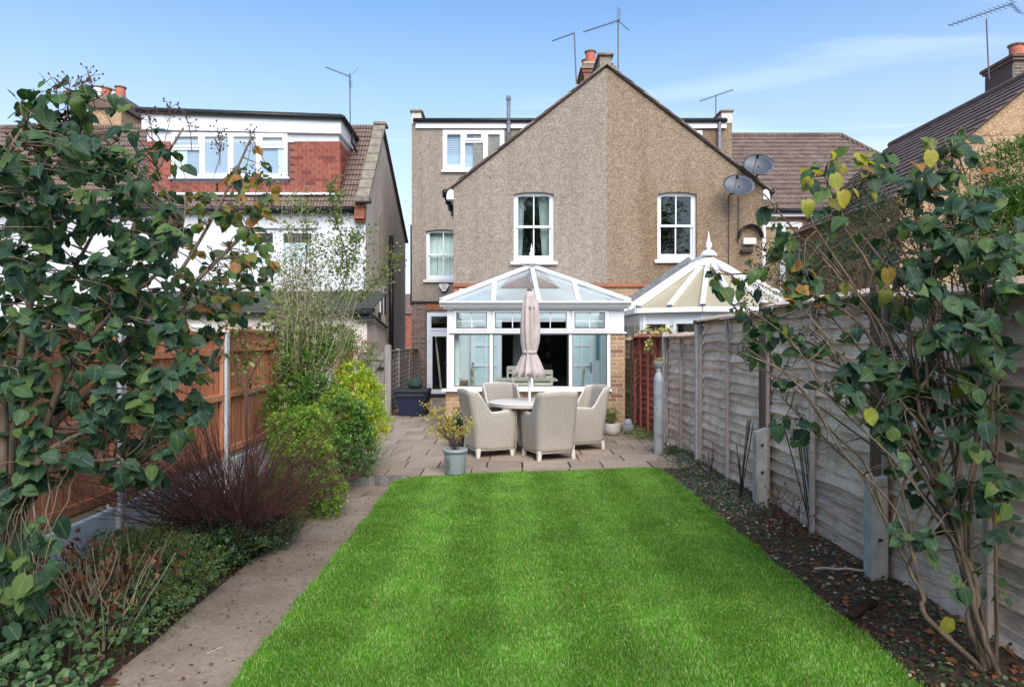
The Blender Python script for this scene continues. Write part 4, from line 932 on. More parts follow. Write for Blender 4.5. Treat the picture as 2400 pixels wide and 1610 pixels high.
# main roof as stepped courses of real tiles joined per slope
def tiled_slope(parent, name, x0, x1, ya, za, yb, zb, n, mat, tw=.3, xfun=None):
    b = MB(); u = Vector((0, yb-ya, zb-za)); st = u/n; nr = Vector((0, -(zb-za), (yb-ya))).normalized()
    for i in range(n):
        p = Vector((0, ya, za))+st*i; q = p+st*1.12; xa, xb = (x0, x1) if xfun is None else xfun((i+.5)/n)
        k = max(1, int(round((xb-xa)/tw))); o_ = (i % 2)*tw*.5
        xs = [xa]+[xa+o_+j*tw for j in range(1, k+1) if xa+o_+j*tw < xb-.03]+[xb]
        for j in range(len(xs)-1):
            a0, a1 = xs[j]+.003, xs[j+1]-.003; e = nr*(.035+rnd(0,.006)); e2 = nr*.008
            b.hexa([Vector((a0,p.y,p.z)), Vector((a1,p.y,p.z)), Vector((a1,q.y,q.z)), Vector((a0,q.y,q.z)), Vector((a0,p.y,p.z))+e, Vector((a1,p.y,p.z))+e, Vector((a1,q.y,q.z))+e2, Vector((a0,q.y,q.z))+e2])
    o = b.build(name, X[mat], parent); tag(o, kind='stuff'); return o
tiled_slope(nh, 'roof_tiles', -17, LX-.2, LY-.15, LE-.02, RY, RZ, 16, 'roof_brown')
MB().plate([(LY,LE-.05),(RY,RZ-.03),(25.7,5.3)], [], (-17,0,0), (0,1,0), (0,0,1), -13).build('roof_deck', X['roof_slate'], nh)
MB().tube([(-17,RY,RZ+.02),(LX-.2,RY,RZ+.02)], .09, 8).build('ridge_tile', X['roof_brown'], nh)
gutter(nh, (-17, LY-.22, LE-.06), (LX-.3, LY-.22, LE-.08), .065); MB().box(-17, LX-.3, LY-.16, LY, LE-.16, LE-.04).build('fascia', X['black_pipe'], nh)
# dormer
DY, DXR, DXL = 18.62, PX(796,18.62), PX(345,18.62)
dz = lambda p: PZ(p, DY)
dm = empty('dormer', (DXR, DY, dz(453))); dm.parent = nh; dm.location = Vector((DXR, DY, dz(453)))-nh.location
DZB, DZT, DZF = dz(453), dz(281), dz(316)
MB().box(DXL, DXR-.02, DY+.03, RY+.1, DZB, dz(334)).build('core', X['brick_dark'], dm); MB().box(DXL, DXR-.02, DY+.0, RY+.1, dz(334)+.001, DZT).build('upper_panel', X['white_render'], dm)
fs = MB(); fs.hexa([(DXL-.1,DY-.10,DZF+.12),(DXR+.06,DY-.10,DZF),(DXR+.06,DY+.02,DZF),(DXL-.1,DY+.02,DZF+.12),(DXL-.1,DY-.10,DZT+.19),(DXR+.06,DY-.10,DZT),(DXR+.06,DY+.02,DZT),(DXL-.1,DY+.02,DZT+.19)]); fs.build('fascia', X['upvc'], dm)
fl = MB(); fl.hexa([(DXL-.2,DY-.16,DZT+.19),(DXR+.10,DY-.16,DZT),(DXR+.10,RY+.2,DZT),(DXL-.2,RY+.2,DZT+.19),(DXL-.2,DY-.16,DZT+.30),(DXR+.10,DY-.16,DZT+.10),(DXR+.10,RY+.2,DZT+.10),(DXL-.2,RY+.2,DZT+.30)]); fl.build('flat_roof', X['felt'], dm)
gutter(dm, (DXL-.2,DY-.19,DZT+.20), (DXR+.12,DY-.19,DZT+.0), .06); gutter(dm, (DXR+.14,DY-.19,DZT+.02), (DXR+.14,RY,DZT-.05), .05)
MB().box(DXR-.015, DXR+.06, DY+.021, RY, DZF-.02, DZT-.01).build('fascia', X['upvc'], dm)
MB().tube([(DXR+.14, DY+.9, DZT-.04), (DXR+.12, DY+.95, DZT-.35), (DXR+.2, DY+1.2, DZT-.55)], .03, 6).build('downpipe', X['black_pipe'], dm)
WX0, WX1, WZ0, WZ1 = PX(404,DY), PX(675,DY), dz(416), dz(313)
tm = MB().bevbox(-.107, .107, 0, .026, -.060, .060, .003).build('tile', X['tile_red']); TME = tm.data; bpy.data.objects.remove(tm)
dmw = nh.location+dm.location; rows = 14; th_ = (dz(333)-DZB)/rows; tw = .225
for r_ in range(rows):
    z = DZB+th_*(r_+.5); x = DXR-.01 if r_ % 2 else DXR-tw/2
    while x > DXL:
        inw = (WX0-.05 < x < WX1+.06) and z > WZ0-.17
        if r_ % 2 and x > DXR-tw:
            o = inst(TME, 'tile', dm); o.location = Vector((DXR-tw*.27, DY-.012, z))-dmw; o.rotation_euler = (R(13), 0, 0); o.scale = (.5, 1, 1); x = DXR-tw; continue
        if not inw and (x > WX0-1.2 or r_ < 3):
            o = inst(TME, 'tile', dm); o.location = Vector((x, DY-.006+rnd(-.004,.003), z))-dmw; o.rotation_euler = (R(13)+rnd(-.03,.03), 0, 0)
        x -= tw
    # cheek tiles on the side, running back to the roof slope
    yy = DY+.05; lim = LY-.15+(z-LE+.02)/(RZ-LE+.02)*(RY-LY+.15)
    y_ = DY+.12
    while y_ < lim:
        o = inst(TME, 'tile', dm); o.location = Vector((DXR+.012, y_, z))-dmw; o.rotation_euler = (R(13), 0, R(90)); y_ += tw
wv = casement(dm, WX0, WX1, WZ0, WZ1, DY-.06, [(PX(411,DY), PX(470,DY), dz(345), dz(320), 1), (PX(411,DY), PX(470,DY), dz(410), dz(353), 0), (PX(482,DY), PX(536,DY), dz(408), dz(322), 0), (PX(549,DY), PX(602,DY), dz(408), dz(322), 0), (PX(615,DY), PX(666,DY), dz(337), dz(322), 1), (PX(614,DY), PX(667,DY), dz(409), dz(349), 0)], X['upvc_bright'], X['glass'])
MB().box(WX0-.05, WX1+.05, DY-.11, DY-.0, WZ0-.06, WZ0-.003).build('sill', X['upvc'], wv)
MB().box(WX0, WX1, DY+.001, DY+.02, WZ0-.16, WZ1).build('backing', X['blind'], wv)
pleats(wv, PX(667,DY), PX(652,DY), WZ0+.05, dz(349), DY-.02, X['curtain'], 'curtain', .008, 3); pleats(wv, PX(412,DY), PX(440,DY), WZ0+.05, dz(353), DY-.02, X['curtain'], 'curtain', .008, 3)
MB().box(DXL, DXR+.02, DY-.09, DY+.0, DZB-.06, DZB-.005).build('flashing', X['upvc'], dm)
# drainpipes on the flank, single-storey extension in front
b = MB(); pY = 22.0; b.tube([(LX+.10,pY,5.0),(LX+.10,pY,.1)], .075, 8); b.build('drainpipe', X['black_pipe'], nh, smooth=True)
MB().tube([(LX+.06,20.4,5.4),(LX+.06,20.4,2.9)], .018, 6).build('waste_pipe', X['coping'], nh)
MB().tube([(LX+.10,20.9,3.2),(LX+.10,20.9,2.2)], .03, 6).build('waste_pipe', X['black_pipe'], nh)
MB().box(LX-.02, LX+.03, 20.55, 21.25, 2.0, 3.3).build('side_window', X['upvc'], nh); MB().box(LX+.03, LX+.036, 20.65, 21.15, 2.1, 3.2).build('side_pane', X['glass_dark'], nh)
EXX, EXY = -3.30, 16.0
exn = empty('extension', (-5.5, EXY, 0), 'low pebble-dashed rear extension with dark lean-to roof, attached to the white house', 'extension')
MB().box(-11, EXX, EXY, LY-.01, 0, 2.30).build('wall', X['pebble_smooth'], exn)
tiled_slope(exn, 'roof_tiles', -11.1, EXX+.10, EXY-.16, 2.27, LY-.02, 2.95, 8, 'felt', .3)
MB().box(EXX-.25, EXX+.14, EXY-.18, EXY+.3, 2.10, 2.38).build('roof_corner', X['black_pipe'], exn)
gutter(exn, (-11.1,EXY-.22,2.28), (EXX+.1,EXY-.22,2.26), .055)
MB().tube([(EXX+.08,EXY-.1,2.25),(EXX+.08,EXY+.4,2.2),(EXX+.06,18.3,1.98),(LX+.2,19.0,1.95)], .04, 7).build('waste_pipe', X['black_pipe'], exn, smooth=True)
MB().tube([(EXX+.07,17.1,2.15),(EXX+.07,17.1,2.32),(EXX+.07,17.3,2.32),(EXX+.07,17.3,2.12)], .022, 6).build('vent_pipe', X['black_pipe'], exn)
for (a, c_, z0, z1) in ((-8.4,-6.9,1.0,2.0),): casement(exn, a, c_, z0, z1, EXY-.02, [(a+.08, c_-.08, z0+.08, z1-.08, 0)], X['upvc'], X['glass'])
# chimney of the left house
lc = empty('chimney_stack', (-12.2, 20.9, 7.5), 'rendered chimney with four red and white clay pots above the leafy bush', 'chimney')
LCY = 20.9; a, c_ = PX(214,LCY), PX(284,LCY); tz_ = PZ(224,LCY)
MB().box(a, c_, LCY, LCY+1.2, 6.5, tz_-.42).build('stack', X['pebble_orange'], lc)
MB().bevbox(a-.10, c_+.10, LCY-.1, LCY+1.3, tz_-.418, tz_-.16, .02).build('corbel', X['brick_dark'], lc); MB().bevbox(a-.05, c_+.05, LCY-.05, LCY+1.25, tz_-.158, tz_, .02).build('cap', X['coping'], lc)
for k, (p_, mm, yy) in enumerate(((232,'concrete_white',.2),(250,'terracotta',.3),(266,'concrete_white',.5),(284,'terracotta',.2))): chimney_pot(lc, (PX(p_,LCY+yy)-.02, LCY+yy, tz_), .15, .34, mm)
aerial('tv_aerial', 'tv aerial on a tall thin mast behind the red dormer', P(821,310,20.9), P(820,172,20.9), P(763,158,20.7), P(822,181,20.9), 11, .22, True)
# far red house seen in the gap
fh = empty('house', (-9, 60, 0), 'distant red pebble-dashed house in the gap between the buildings', 'house')
MB().box(-16, -6.5, 60, 66, 0, PZ(735,60)).build('wall', X['pebble_red'], fh)
tiled_slope(fh, 'roof_tiles', -16.2, -6.2, 59.8, PZ(735,60), 63, PZ(735,60)+1.9, 8, 'roof_brown', .6)
MB().box(-9.35, -9.0, 59.9, 60.05, 1.0, 2.0).build('window', X['upvc'], fh)

# ================================================================== houses beyond the right-hand fence
rh = empty('house', (9, 20, 0), 'house with a wide brown tiled roof behind the satellite dishes', 'house')
RA, RB, RYE, RYR, RZE, RZR = MR+.02, 13.9, 19.9, 24.0, 5.45, PZ(320,24.0)
MB().box(RA, RB, RYE+.25, 26, 0, RZE).build('wall', X['pebble_orange'], rh)
hipx = PX(1970,24.0)
tiled_slope(rh, 'roof_tiles', RA, RB, RYE, RZE, RYR, RZR, 17, 'roof_brown', .33, lambda t: (RA, RB+(hipx-RB)*t))
MB().add([(RA,RYE+.1,RZE-.02),(RB,RYE+.1,RZE-.02),(hipx,RYR,RZR-.03),(RA,RYR,RZR-.03),(RB,26,RZE)], [(0,1,2,3),(1,4,2)]).build('roof_deck', X['roof_brown'], rh)
MB().tube([(RA,RYR,RZR+.03),(hipx,RYR,RZR+.03),(RB,RYE+.1,RZE+.05)], .10, 8).build('ridge_tile', X['roof_brown'], rh)
gutter(rh, (RA,RYE-.05,RZE-.05), (RB,RYE-.05,RZE-.05), .06); MB().box(RA, RB, RYE+.02, RYE+.2, RZE-.2, RZE-.03).build('fascia', X['upvc'], rh)
casement(rh, PX(1785,20.1), PX(1880,20.1), PZ(720,20.1), PZ(520,20.1), 20.1, [(PX(1792,20.1), PX(1830,20.1), PZ(710,20.1), PZ(530,20.1), 1), (PX(1838,20.1), PX(1873,20.1), PZ(710,20.1), PZ(530,20.1), 1)], X['upvc'], X['glass'])
gh = empty('house', (11, 15, 0), 'orange-tan gabled house with dark tiled roof at the far edge of the picture', 'house')
GA, GR, GZE, GZR = 8.62, 12.05, 4.9, 7.72
MB().plate([(GA,0),(15.5,0),(15.5,GZE),(GR,GZR),(GA,GZE)], [rect(11.0,11.9,3.3,4.7)], (0,GY,0), FU, FV, .28).build('gable_wall', X['pebble_orange'], gh)
sash_window(gh, 11.0, 11.9, 3.3, 4.7, GY+.09, X['upvc'], X['glass_dark'], rise=.001)
MB().box(GA, GA+.28, GY+.28, 21, 0, GZE).build('flank_wall', X['pebble_orange'], gh)
def side_slope(parent, xa, za, xb, zb, y0, y1, n, mat, tw=.33):
    b = MB(); st = Vector((xb-xa, 0, zb-za))/n; nr = Vector((-(zb-za), 0, (xb-xa))).normalized()
    for i in range(n):
        p = Vector((xa,0,za))+st*i; q = p+st*1.12; y = y0-(i % 2)*tw*.5
        while y < y1:
            ya, yb = max(y, y0)+.003, min(y+tw, y1)-.003; e = nr*(.04+rnd(0,.006)); e2 = nr*.01
            if yb > ya:
                f_ = lambda v, yy: Vector((v.x, yy, v.z))
                b.hexa([f_(p,ya), f_(q,ya), f_(q,yb), f_(p,yb), f_(p,ya)+e, f_(q,ya)+e2, f_(q,yb)+e2, f_(p,yb)+e])
            y += tw
    o = b.build('roof_tiles', X[mat], parent); tag(o, kind='stuff'); return o
side_slope(gh, GA-.25, GZE-.2, GR, GZR+.02, GY-.12, 21.5, 16, 'roof_slate')
MB().add([(GA-.2,GY-.08,GZE-.19),(GR,GY-.08,GZR-.02),(GR,21.5,GZR-.02),(GA-.2,21.5,GZE-.19),(15.7,GY-.08,GZE-.19),(15.7,21.5,GZE-.19)], [(0,1,2,3),(1,4,5,2)]).build('roof_deck', X['roof_slate'], gh)
MB().tube([(GR,GY-.12,GZR+.05),(GR,21.5,GZR+.05)], .10, 8).build('ridge_tile', X['roof_slate'], gh)
gc = empty('chimney_stack', (12.4, 16.4, 7.4), 'dark brick chimney with red pots at the right edge of the sky', 'chimney')
GCY = 16.6; a, c_, ct2 = PX(2376,GCY), PX(2500,GCY), PZ(128,GCY)
brickwork(gc, a, c_, GCY, 7.0, ct2-.22, 'brick_dark', L=.22, backing='mortar', depth=.03, th=1.0)
MB().box(a-.001, a+.02, GCY+.05, GCY+1, 7.0, ct2-.22).build('side_face', X['brick_dark'], gc)
for o_, z0, z1 in ((.0, ct2-.219, ct2-.15), (-.05, ct2-.149, ct2-.08), (-.09, ct2-.079, ct2)): MB().bevbox(a+o_, c_-o_, GCY+o_, GCY+1-o_, z0, z1, .008).build('corbel', X['brick_dark'], gc)
chimney_pot(gc, (PX(2392,GCY+.1), GCY+.25, ct2), .16, .35); chimney_pot(gc, (PX(2425,GCY+.3), GCY+.3, ct2), .17, .5)
aerial('tv_aerial', 'large tv aerial on a bracketed mast at the upper right corner', P(2318,186,16.5), P(2312,45,16.5), P(2224,61,16.3), P(2376,8,16.5), 14, .34, True)
# ================================================================== right-hand fence: waney-lap panels, posts, battens, concrete spurs
FX = 2.60
def wavy_board(parent, y0, y1, z0, z1, x, mat, amp=.017, thick=.016, name='board'):
    n = 16; b = MB(); ph = rnd(0, 6); f1, f2 = rnd(2, 4), rnd(6, 9); k1, k2 = rnd(0, 1)*amp, rnd(0, .5)*amp; tl = rnd(-.006,.006)
    notch = rnd(y0+.2, y1-.2) if random.random() < .25 else None
    for i in range(n+1):
        t = i/n; y = y0+(y1-y0)*t; w_ = k1*math.sin(f1*y+ph)+k2*math.sin(f2*y+ph*2)+tl*(t-.5)*2
        if notch is not None and abs(y-notch) < .09: w_ += .014
        bow = .009*math.sin(f1*y*.8+ph)
        zb = z0+w_; xs = x-.040+bow
        b.v += [(xs, y, zb), (xs+thick, y, zb), (x+thick*.5, y, z1), (x-.002, y, z1)]; b.uv += [(y,0)]*4
    for i in range(n):
        o = 4*i; b.f += [(o, o+3, o+7, o+4), (o+1, o+5, o+6, o+2), (o, o+4, o+5, o+1), (o+3, o+2, o+6, o+7)]
    b.f += [(0,1,2,3), (4*n,4*n+3,4*n+2,4*n+1)]
    return b.build(name, X[mat], parent)
def waney_panel(label, y0, y1, z0, zt, mat='fence_grey', batten='fence_grey_v', nb=1, fx=FX, cap=True, step=.112, tilt=0):
    e = empty('lapped_fence', (fx, (y0+y1)/2, z0)); tag(e, label, 'fence', 'panels of the lapped fence beside the lawn')
    z = z0
    while z < zt-.02:
        wavy_board(e, y0, y1, z+rnd(-.004,.004), min(z+step+.02, zt+.01), fx, mat); z += step
    for k in range(nb):
        yb = y0+(y1-y0)*(k+1)/(nb+1)
        MB().bevbox(fx-.086, fx-.048, yb-.02, yb+.02, z0-.03, zt, .004).build('batten', X[batten], e)
    for yb in (y0+.02, y1-.02): MB().bevbox(fx-.082, fx-.044, yb-.018, yb+.018, z0-.03, zt, .004).build('batten', X[batten], e)
    if cap:
        yc = (y0+y1)/2+rnd(-.2,.2)
        for (a, c) in ((y0, yc-.006), (yc+.006, y1)):
            b = MB(); dz_ = rnd(-.01,.012)
            b.hexa([(fx-.115,a,zt-.005),(fx-.115,c,zt-.005+dz_),(fx+.06,c,zt+.055+dz_),(fx+.06,a,zt+.055),(fx-.12,a,zt+.014),(fx-.12,c,zt+.014+dz_),(fx+.06,c,zt+.072+dz_),(fx+.06,a,zt+.072)])
            b.build('capping', X[mat], e)
    return e
PY = [12.88, 10.97, 9.05, 6.72, 4.65, 2.55]
waney_panel('grey lapped fence panel beside the grey cylinder', PY[2]+.035, PY[1]-.035, .0, 1.67)
waney_panel('grey lapped fence panel with torn boards before the first concrete spur', PY[3]+.035, PY[2]-.035, .02, 1.86)
waney_panel('grey lapped fence panel between the two concrete spurs', PY[4]+.035, PY[3]-.035, .02, 1.92, nb=1)
waney_panel('grey lapped fence panel behind the tall leafy stems nearest the camera', PY[5]+.035, PY[4]-.035, .02, 1.86)
rp = waney_panel('red-stained fence panel next to the conservatory passage', PY[1]+.035, PY[0]-.035, .02, 1.67, 'fence_red', 'fence_red', 3, fx=FX-.085); rp.rotation_euler.z = R(5)
waney_panel('dark weathered fence panel deep in the passage', PY[0]+.035, GY-.05, .02, 1.62, 'fence_grey', 'post_brown', 1, fx=2.40)
for k, (y, zt, mm, lab) in enumerate(((PY[0],1.74,'fence_grey_v','pale timber fence post at the passage end of the red panel'), (PY[1],1.75,'fence_grey_v','dark-edged timber fence post behind the grey cylinder'), (PY[2],1.83,'fence_grey_v','timber fence post at the step in the fence top'), (PY[3],1.98,'post_brown','brown timber fence post behind the far concrete spur'), (PY[4],1.98,'post_brown','brown timber fence post behind the near concrete spur'))):
    e = empty('fence_post', (FX-.05, y, 0)); tag(e, lab, 'fence post')
    FXo = FX; FX = FX-.10 if k == 0 else FX
    MB().bevbox(FX-.115, FX-.015, y-.045, y+.045, -.1, zt, .008).build('post', X[mm], e)
    if mm == 'fence_grey_v': MB().bevbox(FX-.125, FX-.085, y-.055, y-.046, -.05, zt-.02, .002).build('edge_strip', X['concrete' if k else 'fence_grey_v'], e)
    FX = FXo
    if k in (2,): MB().bevbox(FX-.13, FX+.0, y-.055, y+.055, zt, zt+.05, .008).build('post_cap', X['post_brown'], e)
def spur(label, px, d, ztop):
    x = PX(px, d); e = empty('concrete_spur', (x, d, 0)); tag(e, label, 'concrete spur')
    b = MB(); b.hexa([(x-.055,d-.05,-.1),(x+.055,d-.05,-.1),(x+.055,d+.05,-.1),(x-.055,d+.05,-.1),(x-.05,d-.045,ztop-.04),(x+.055,d-.045,ztop),(x+.055,d+.05,ztop),(x-.05,d+.05,ztop-.04)])
    s = b.build('spur', X['concrete'], e)
    for zz in (ztop-.16, ztop-.42): MB().lathe([(.014,0),(.014,.012)], (x+.002, d-.062, zz), 8).build('bolt', X['iron'], e)
spur('far concrete fence spur leaning on the brown post', 1781, 6.62, .76); spur('near concrete fence spur beside the leafy stems', 2052, 4.58, .70)

# ================================================================== left fence: brown close-board panels on white gravel boards, concrete posts
LFX = -3.10
def close_board(label, y0, y1, zt, zg=.29, vis=True):
    e = empty('close_board_fence', (LFX, (y0+y1)/2, 0)); tag(e, label, 'fence', 'brown close-board panels on the far side of the flower bed')
    y = y0+.02
    while y < y1-.02:
        w_ = min(.098, y1-.02-y); b = MB(); t = rnd(-.003, .003)
        b.hexa([(LFX-.02,y,zg+.05),(LFX-.005+t,y,zg+.05),(LFX-.012+t,y+w_+.012,zg+.05),(LFX-.02,y+w_+.012,zg+.05),(LFX-.02,y,zt-.03),(LFX-.005+t,y,zt-.03),(LFX-.012+t,y+w_+.012,zt-.03),(LFX-.02,y+w_+.012,zt-.03)])
        b.build('board', X['fence_brown'], e); y += .098
    for zz in (zg+.12, (zt+zg)/2, zt-.22): MB().bevbox(LFX-.003, LFX+.04, y0, y1, zz-.035, zz+.035, .004).build('rail', X['fence_brown'], e)
    MB().bevbox(LFX-.05, LFX+.045, y0, y1, zt-.028, zt, .006).build('capping', X['fence_brown'], e)
    for yy in (y0+.025, y1-.025): MB().bevbox(LFX-.002, LFX+.038, yy-.022, yy+.022, zg+.02, zt-.03, .004).build('stile', X['fence_brown'], e)
    MB().bevbox(LFX-.03, LFX+.025, y0-.02, y1+.02, -.08, zg, .006).build('gravel_board', X['concrete_white'], e)
    return e
LP_Y = [3.4, 5.41, 7.44, 9.2]
close_board('brown close-board fence panel behind the big leafy bush', LP_Y[0]+.06, LP_Y[1]-.06, 1.70); close_board('brown close-board fence panel behind the bare red twigs', LP_Y[1]+.06, LP_Y[2]-.06, 1.70)
close_board('brown close-board fence panel at the end of the fence, by the climbing shrub', LP_Y[2]+.06, LP_Y[3]-.06, 1.74)
for y, lab in ((LP_Y[1], 'white concrete fence post above the pale gravel boards'), (LP_Y[2], 'white concrete fence post behind the bare red twigs'), (LP_Y[3], 'white concrete fence post at the end of the brown fence')):
    e = empty('fence_post', (LFX, y, 0)); tag(e, lab, 'fence post'); MB().bevbox(LFX-.055, LFX+.055, y-.05, y+.05, -.1, 1.72 if y < 9 else 1.76, .012).build('post', X['concrete_white'], e)
    MB().box(LFX+.056, LFX+.060, y-.015, y+.015, .2, 1.5).build('recess_shade', X['concrete'], e)  # proud strip, its darker colour standing for shade in a groove
# garden door of the left neighbours, beyond the fence
nd = empty('garden_door', (PX(810,13.2), 13.2, 0)); tag(nd, 'reddish boarded garden door in a pale frame behind the shrubs', 'garden door')
a, c = PX(770,13.2), PX(834,13.2)
frame(nd, 'frame', rect(a, c, 0, PZ(800,13.2)), [rect(a+.05, c-.05, 0, PZ(800,13.2)-.06)], 13.2, .06, X['cream'])
x = a+.055
while x < c-.06: MB().bevbox(x, min(x+.085, c-.052), 13.22, 13.24, .02, PZ(808,13.2), .003).build('board', X['fence_red'], nd); x += .09

# ================================================================== side gate, its post, trellis panel
gy = 14.45
gp = empty('gate_post', (PX(909,gy), gy, 0)); tag(gp, 'square grey timber gate post beside the storage box', 'gate post')
MB().bevbox(PX(902,gy), PX(917,gy), gy-.06, gy+.06, -.05, PZ(810,gy), .008).build('post', X['gate_grey'], gp); MB().hexa([(PX(902,gy),gy-.06,PZ(810,gy)+.001),(PX(917,gy),gy-.06,PZ(810,gy)+.001),(PX(917,gy),gy+.06,PZ(810,gy)+.001),(PX(902,gy),gy+.06,PZ(810,gy)+.001)]+[(PX(909,gy)+s*.015,gy+t*.015,PZ(810,gy)+.03) for s,t in ((-1,-1),(1,-1),(1,1),(-1,1))]).build('post_cap', X['gate_grey'], gp)
gt_ = empty('side_gate', (PX(880,gy), gy, 0)); tag(gt_, 'grey boarded side gate with a diagonal brace and black latch', 'gate')
x0, x1, zt = PX(838,gy), PX(901,gy), PZ(825,gy); x = x0
while x < x1-.02: MB().bevbox(x+.003, min(x+.097, x1), gy, gy+.02, .05, zt-rnd(0,.006), .003).build('board', X['gate_grey'], gt_); x += .1
for zz in (zt-.13, .45): MB().bevbox(x0, x1, gy-.028, gy-.001, zz-.045, zz+.045, .004).build('rail', X['gate_grey'], gt_)
MB().beam((x0+.05, gy-.016, .50), (x1-.05, gy-.016, zt-.19), .024, .08, (0,-1,0)).build('brace', X['gate_grey'], gt_)
MB().bevbox(x1-.14, x1+.02, gy-.05, gy-.029, 1.02, 1.06, .003).build('latch', X['iron'], gt_); MB().lathe([(.03,0),(.03,.015)], (x1-.05,gy-.06,1.02), 10).build('latch_plate', X['iron'], gt_)
tr = empty('trellis_fence', (-2.62, 17, 0)); tag(tr, 'weathered square trellis fence running back to the dark brick wall', 'trellis')
TX = -2.60; zt = 1.37
yy = gy+.15
while yy < MY-.1: MB().box(TX, TX+.02, yy-.015, yy+.015, .05, zt).build('slat', X['gate_grey'], tr); yy += .30
zz = .12
while zz < zt: MB().box(TX+.021, TX+.036, gy+.1, MY-.05, zz-.014, zz+.014).build('slat', X['gate_grey'], tr); zz += .105
for yy in (16.1, 17.8, 19.45): MB().bevbox(TX-.03, TX+.06, yy-.045, yy+.045, 0, zt+.06, .006).build('post', X['gate_grey'], tr)
MB().bevbox(TX-.03, TX+.05, gy+.1, MY-.05, zt, zt+.03, .004).build('rail', X['gate_grey'], tr)
MB().box(TX-.30, TX-.26, gy+.1, MY-.05, 0, 1.1).build('back_boards', X['gate_grey'], tr)

# ================================================================== storage box, bag
sb = empty('storage_box', (-2.05, 14.6, 0), 'navy plastic storage box with black lid in front of the trellis', 'storage box')
bx0, bx1, by0, by1, bh = PX(923,14.5), PX(1003,14.5), 14.5, 15.15, .52
MB().hexa([(bx0+.12,by0+.05,.005),(bx1-.14,by0+.05,.005),(bx1-.06,by1,.005),(bx0+.1,by1,.005),(bx0+.02,by0,bh-.02),(bx1-.03,by0,bh-.02),(bx1,by1,bh-.02),(bx0,by1,bh-.02)]).build('tub', X['box_blue'], sb)
MB().bevbox(bx0-.01, bx1+.01, by0-.03, by1+.02, bh-.019, bh+.05, .02).build('lid', X['box_black'], sb)
MB().bevbox(bx0+.05, bx1-.08, by0-.022, by0-.0, bh-.10, bh-.03, .008).build('rim', X['box_black'], sb)
bg_ = MB(); bg_.lathe([(.02,0),(.15,.02),(.17,.10),(.14,.18),(.07,.24),(.02,.25)], (PX(974,14.9),14.9,bh+.05), 12, 1, .8); tag(bg_.build('garden_bag', X['bag'], smooth=True), 'small dark green bag lying on the storage box', 'bag')

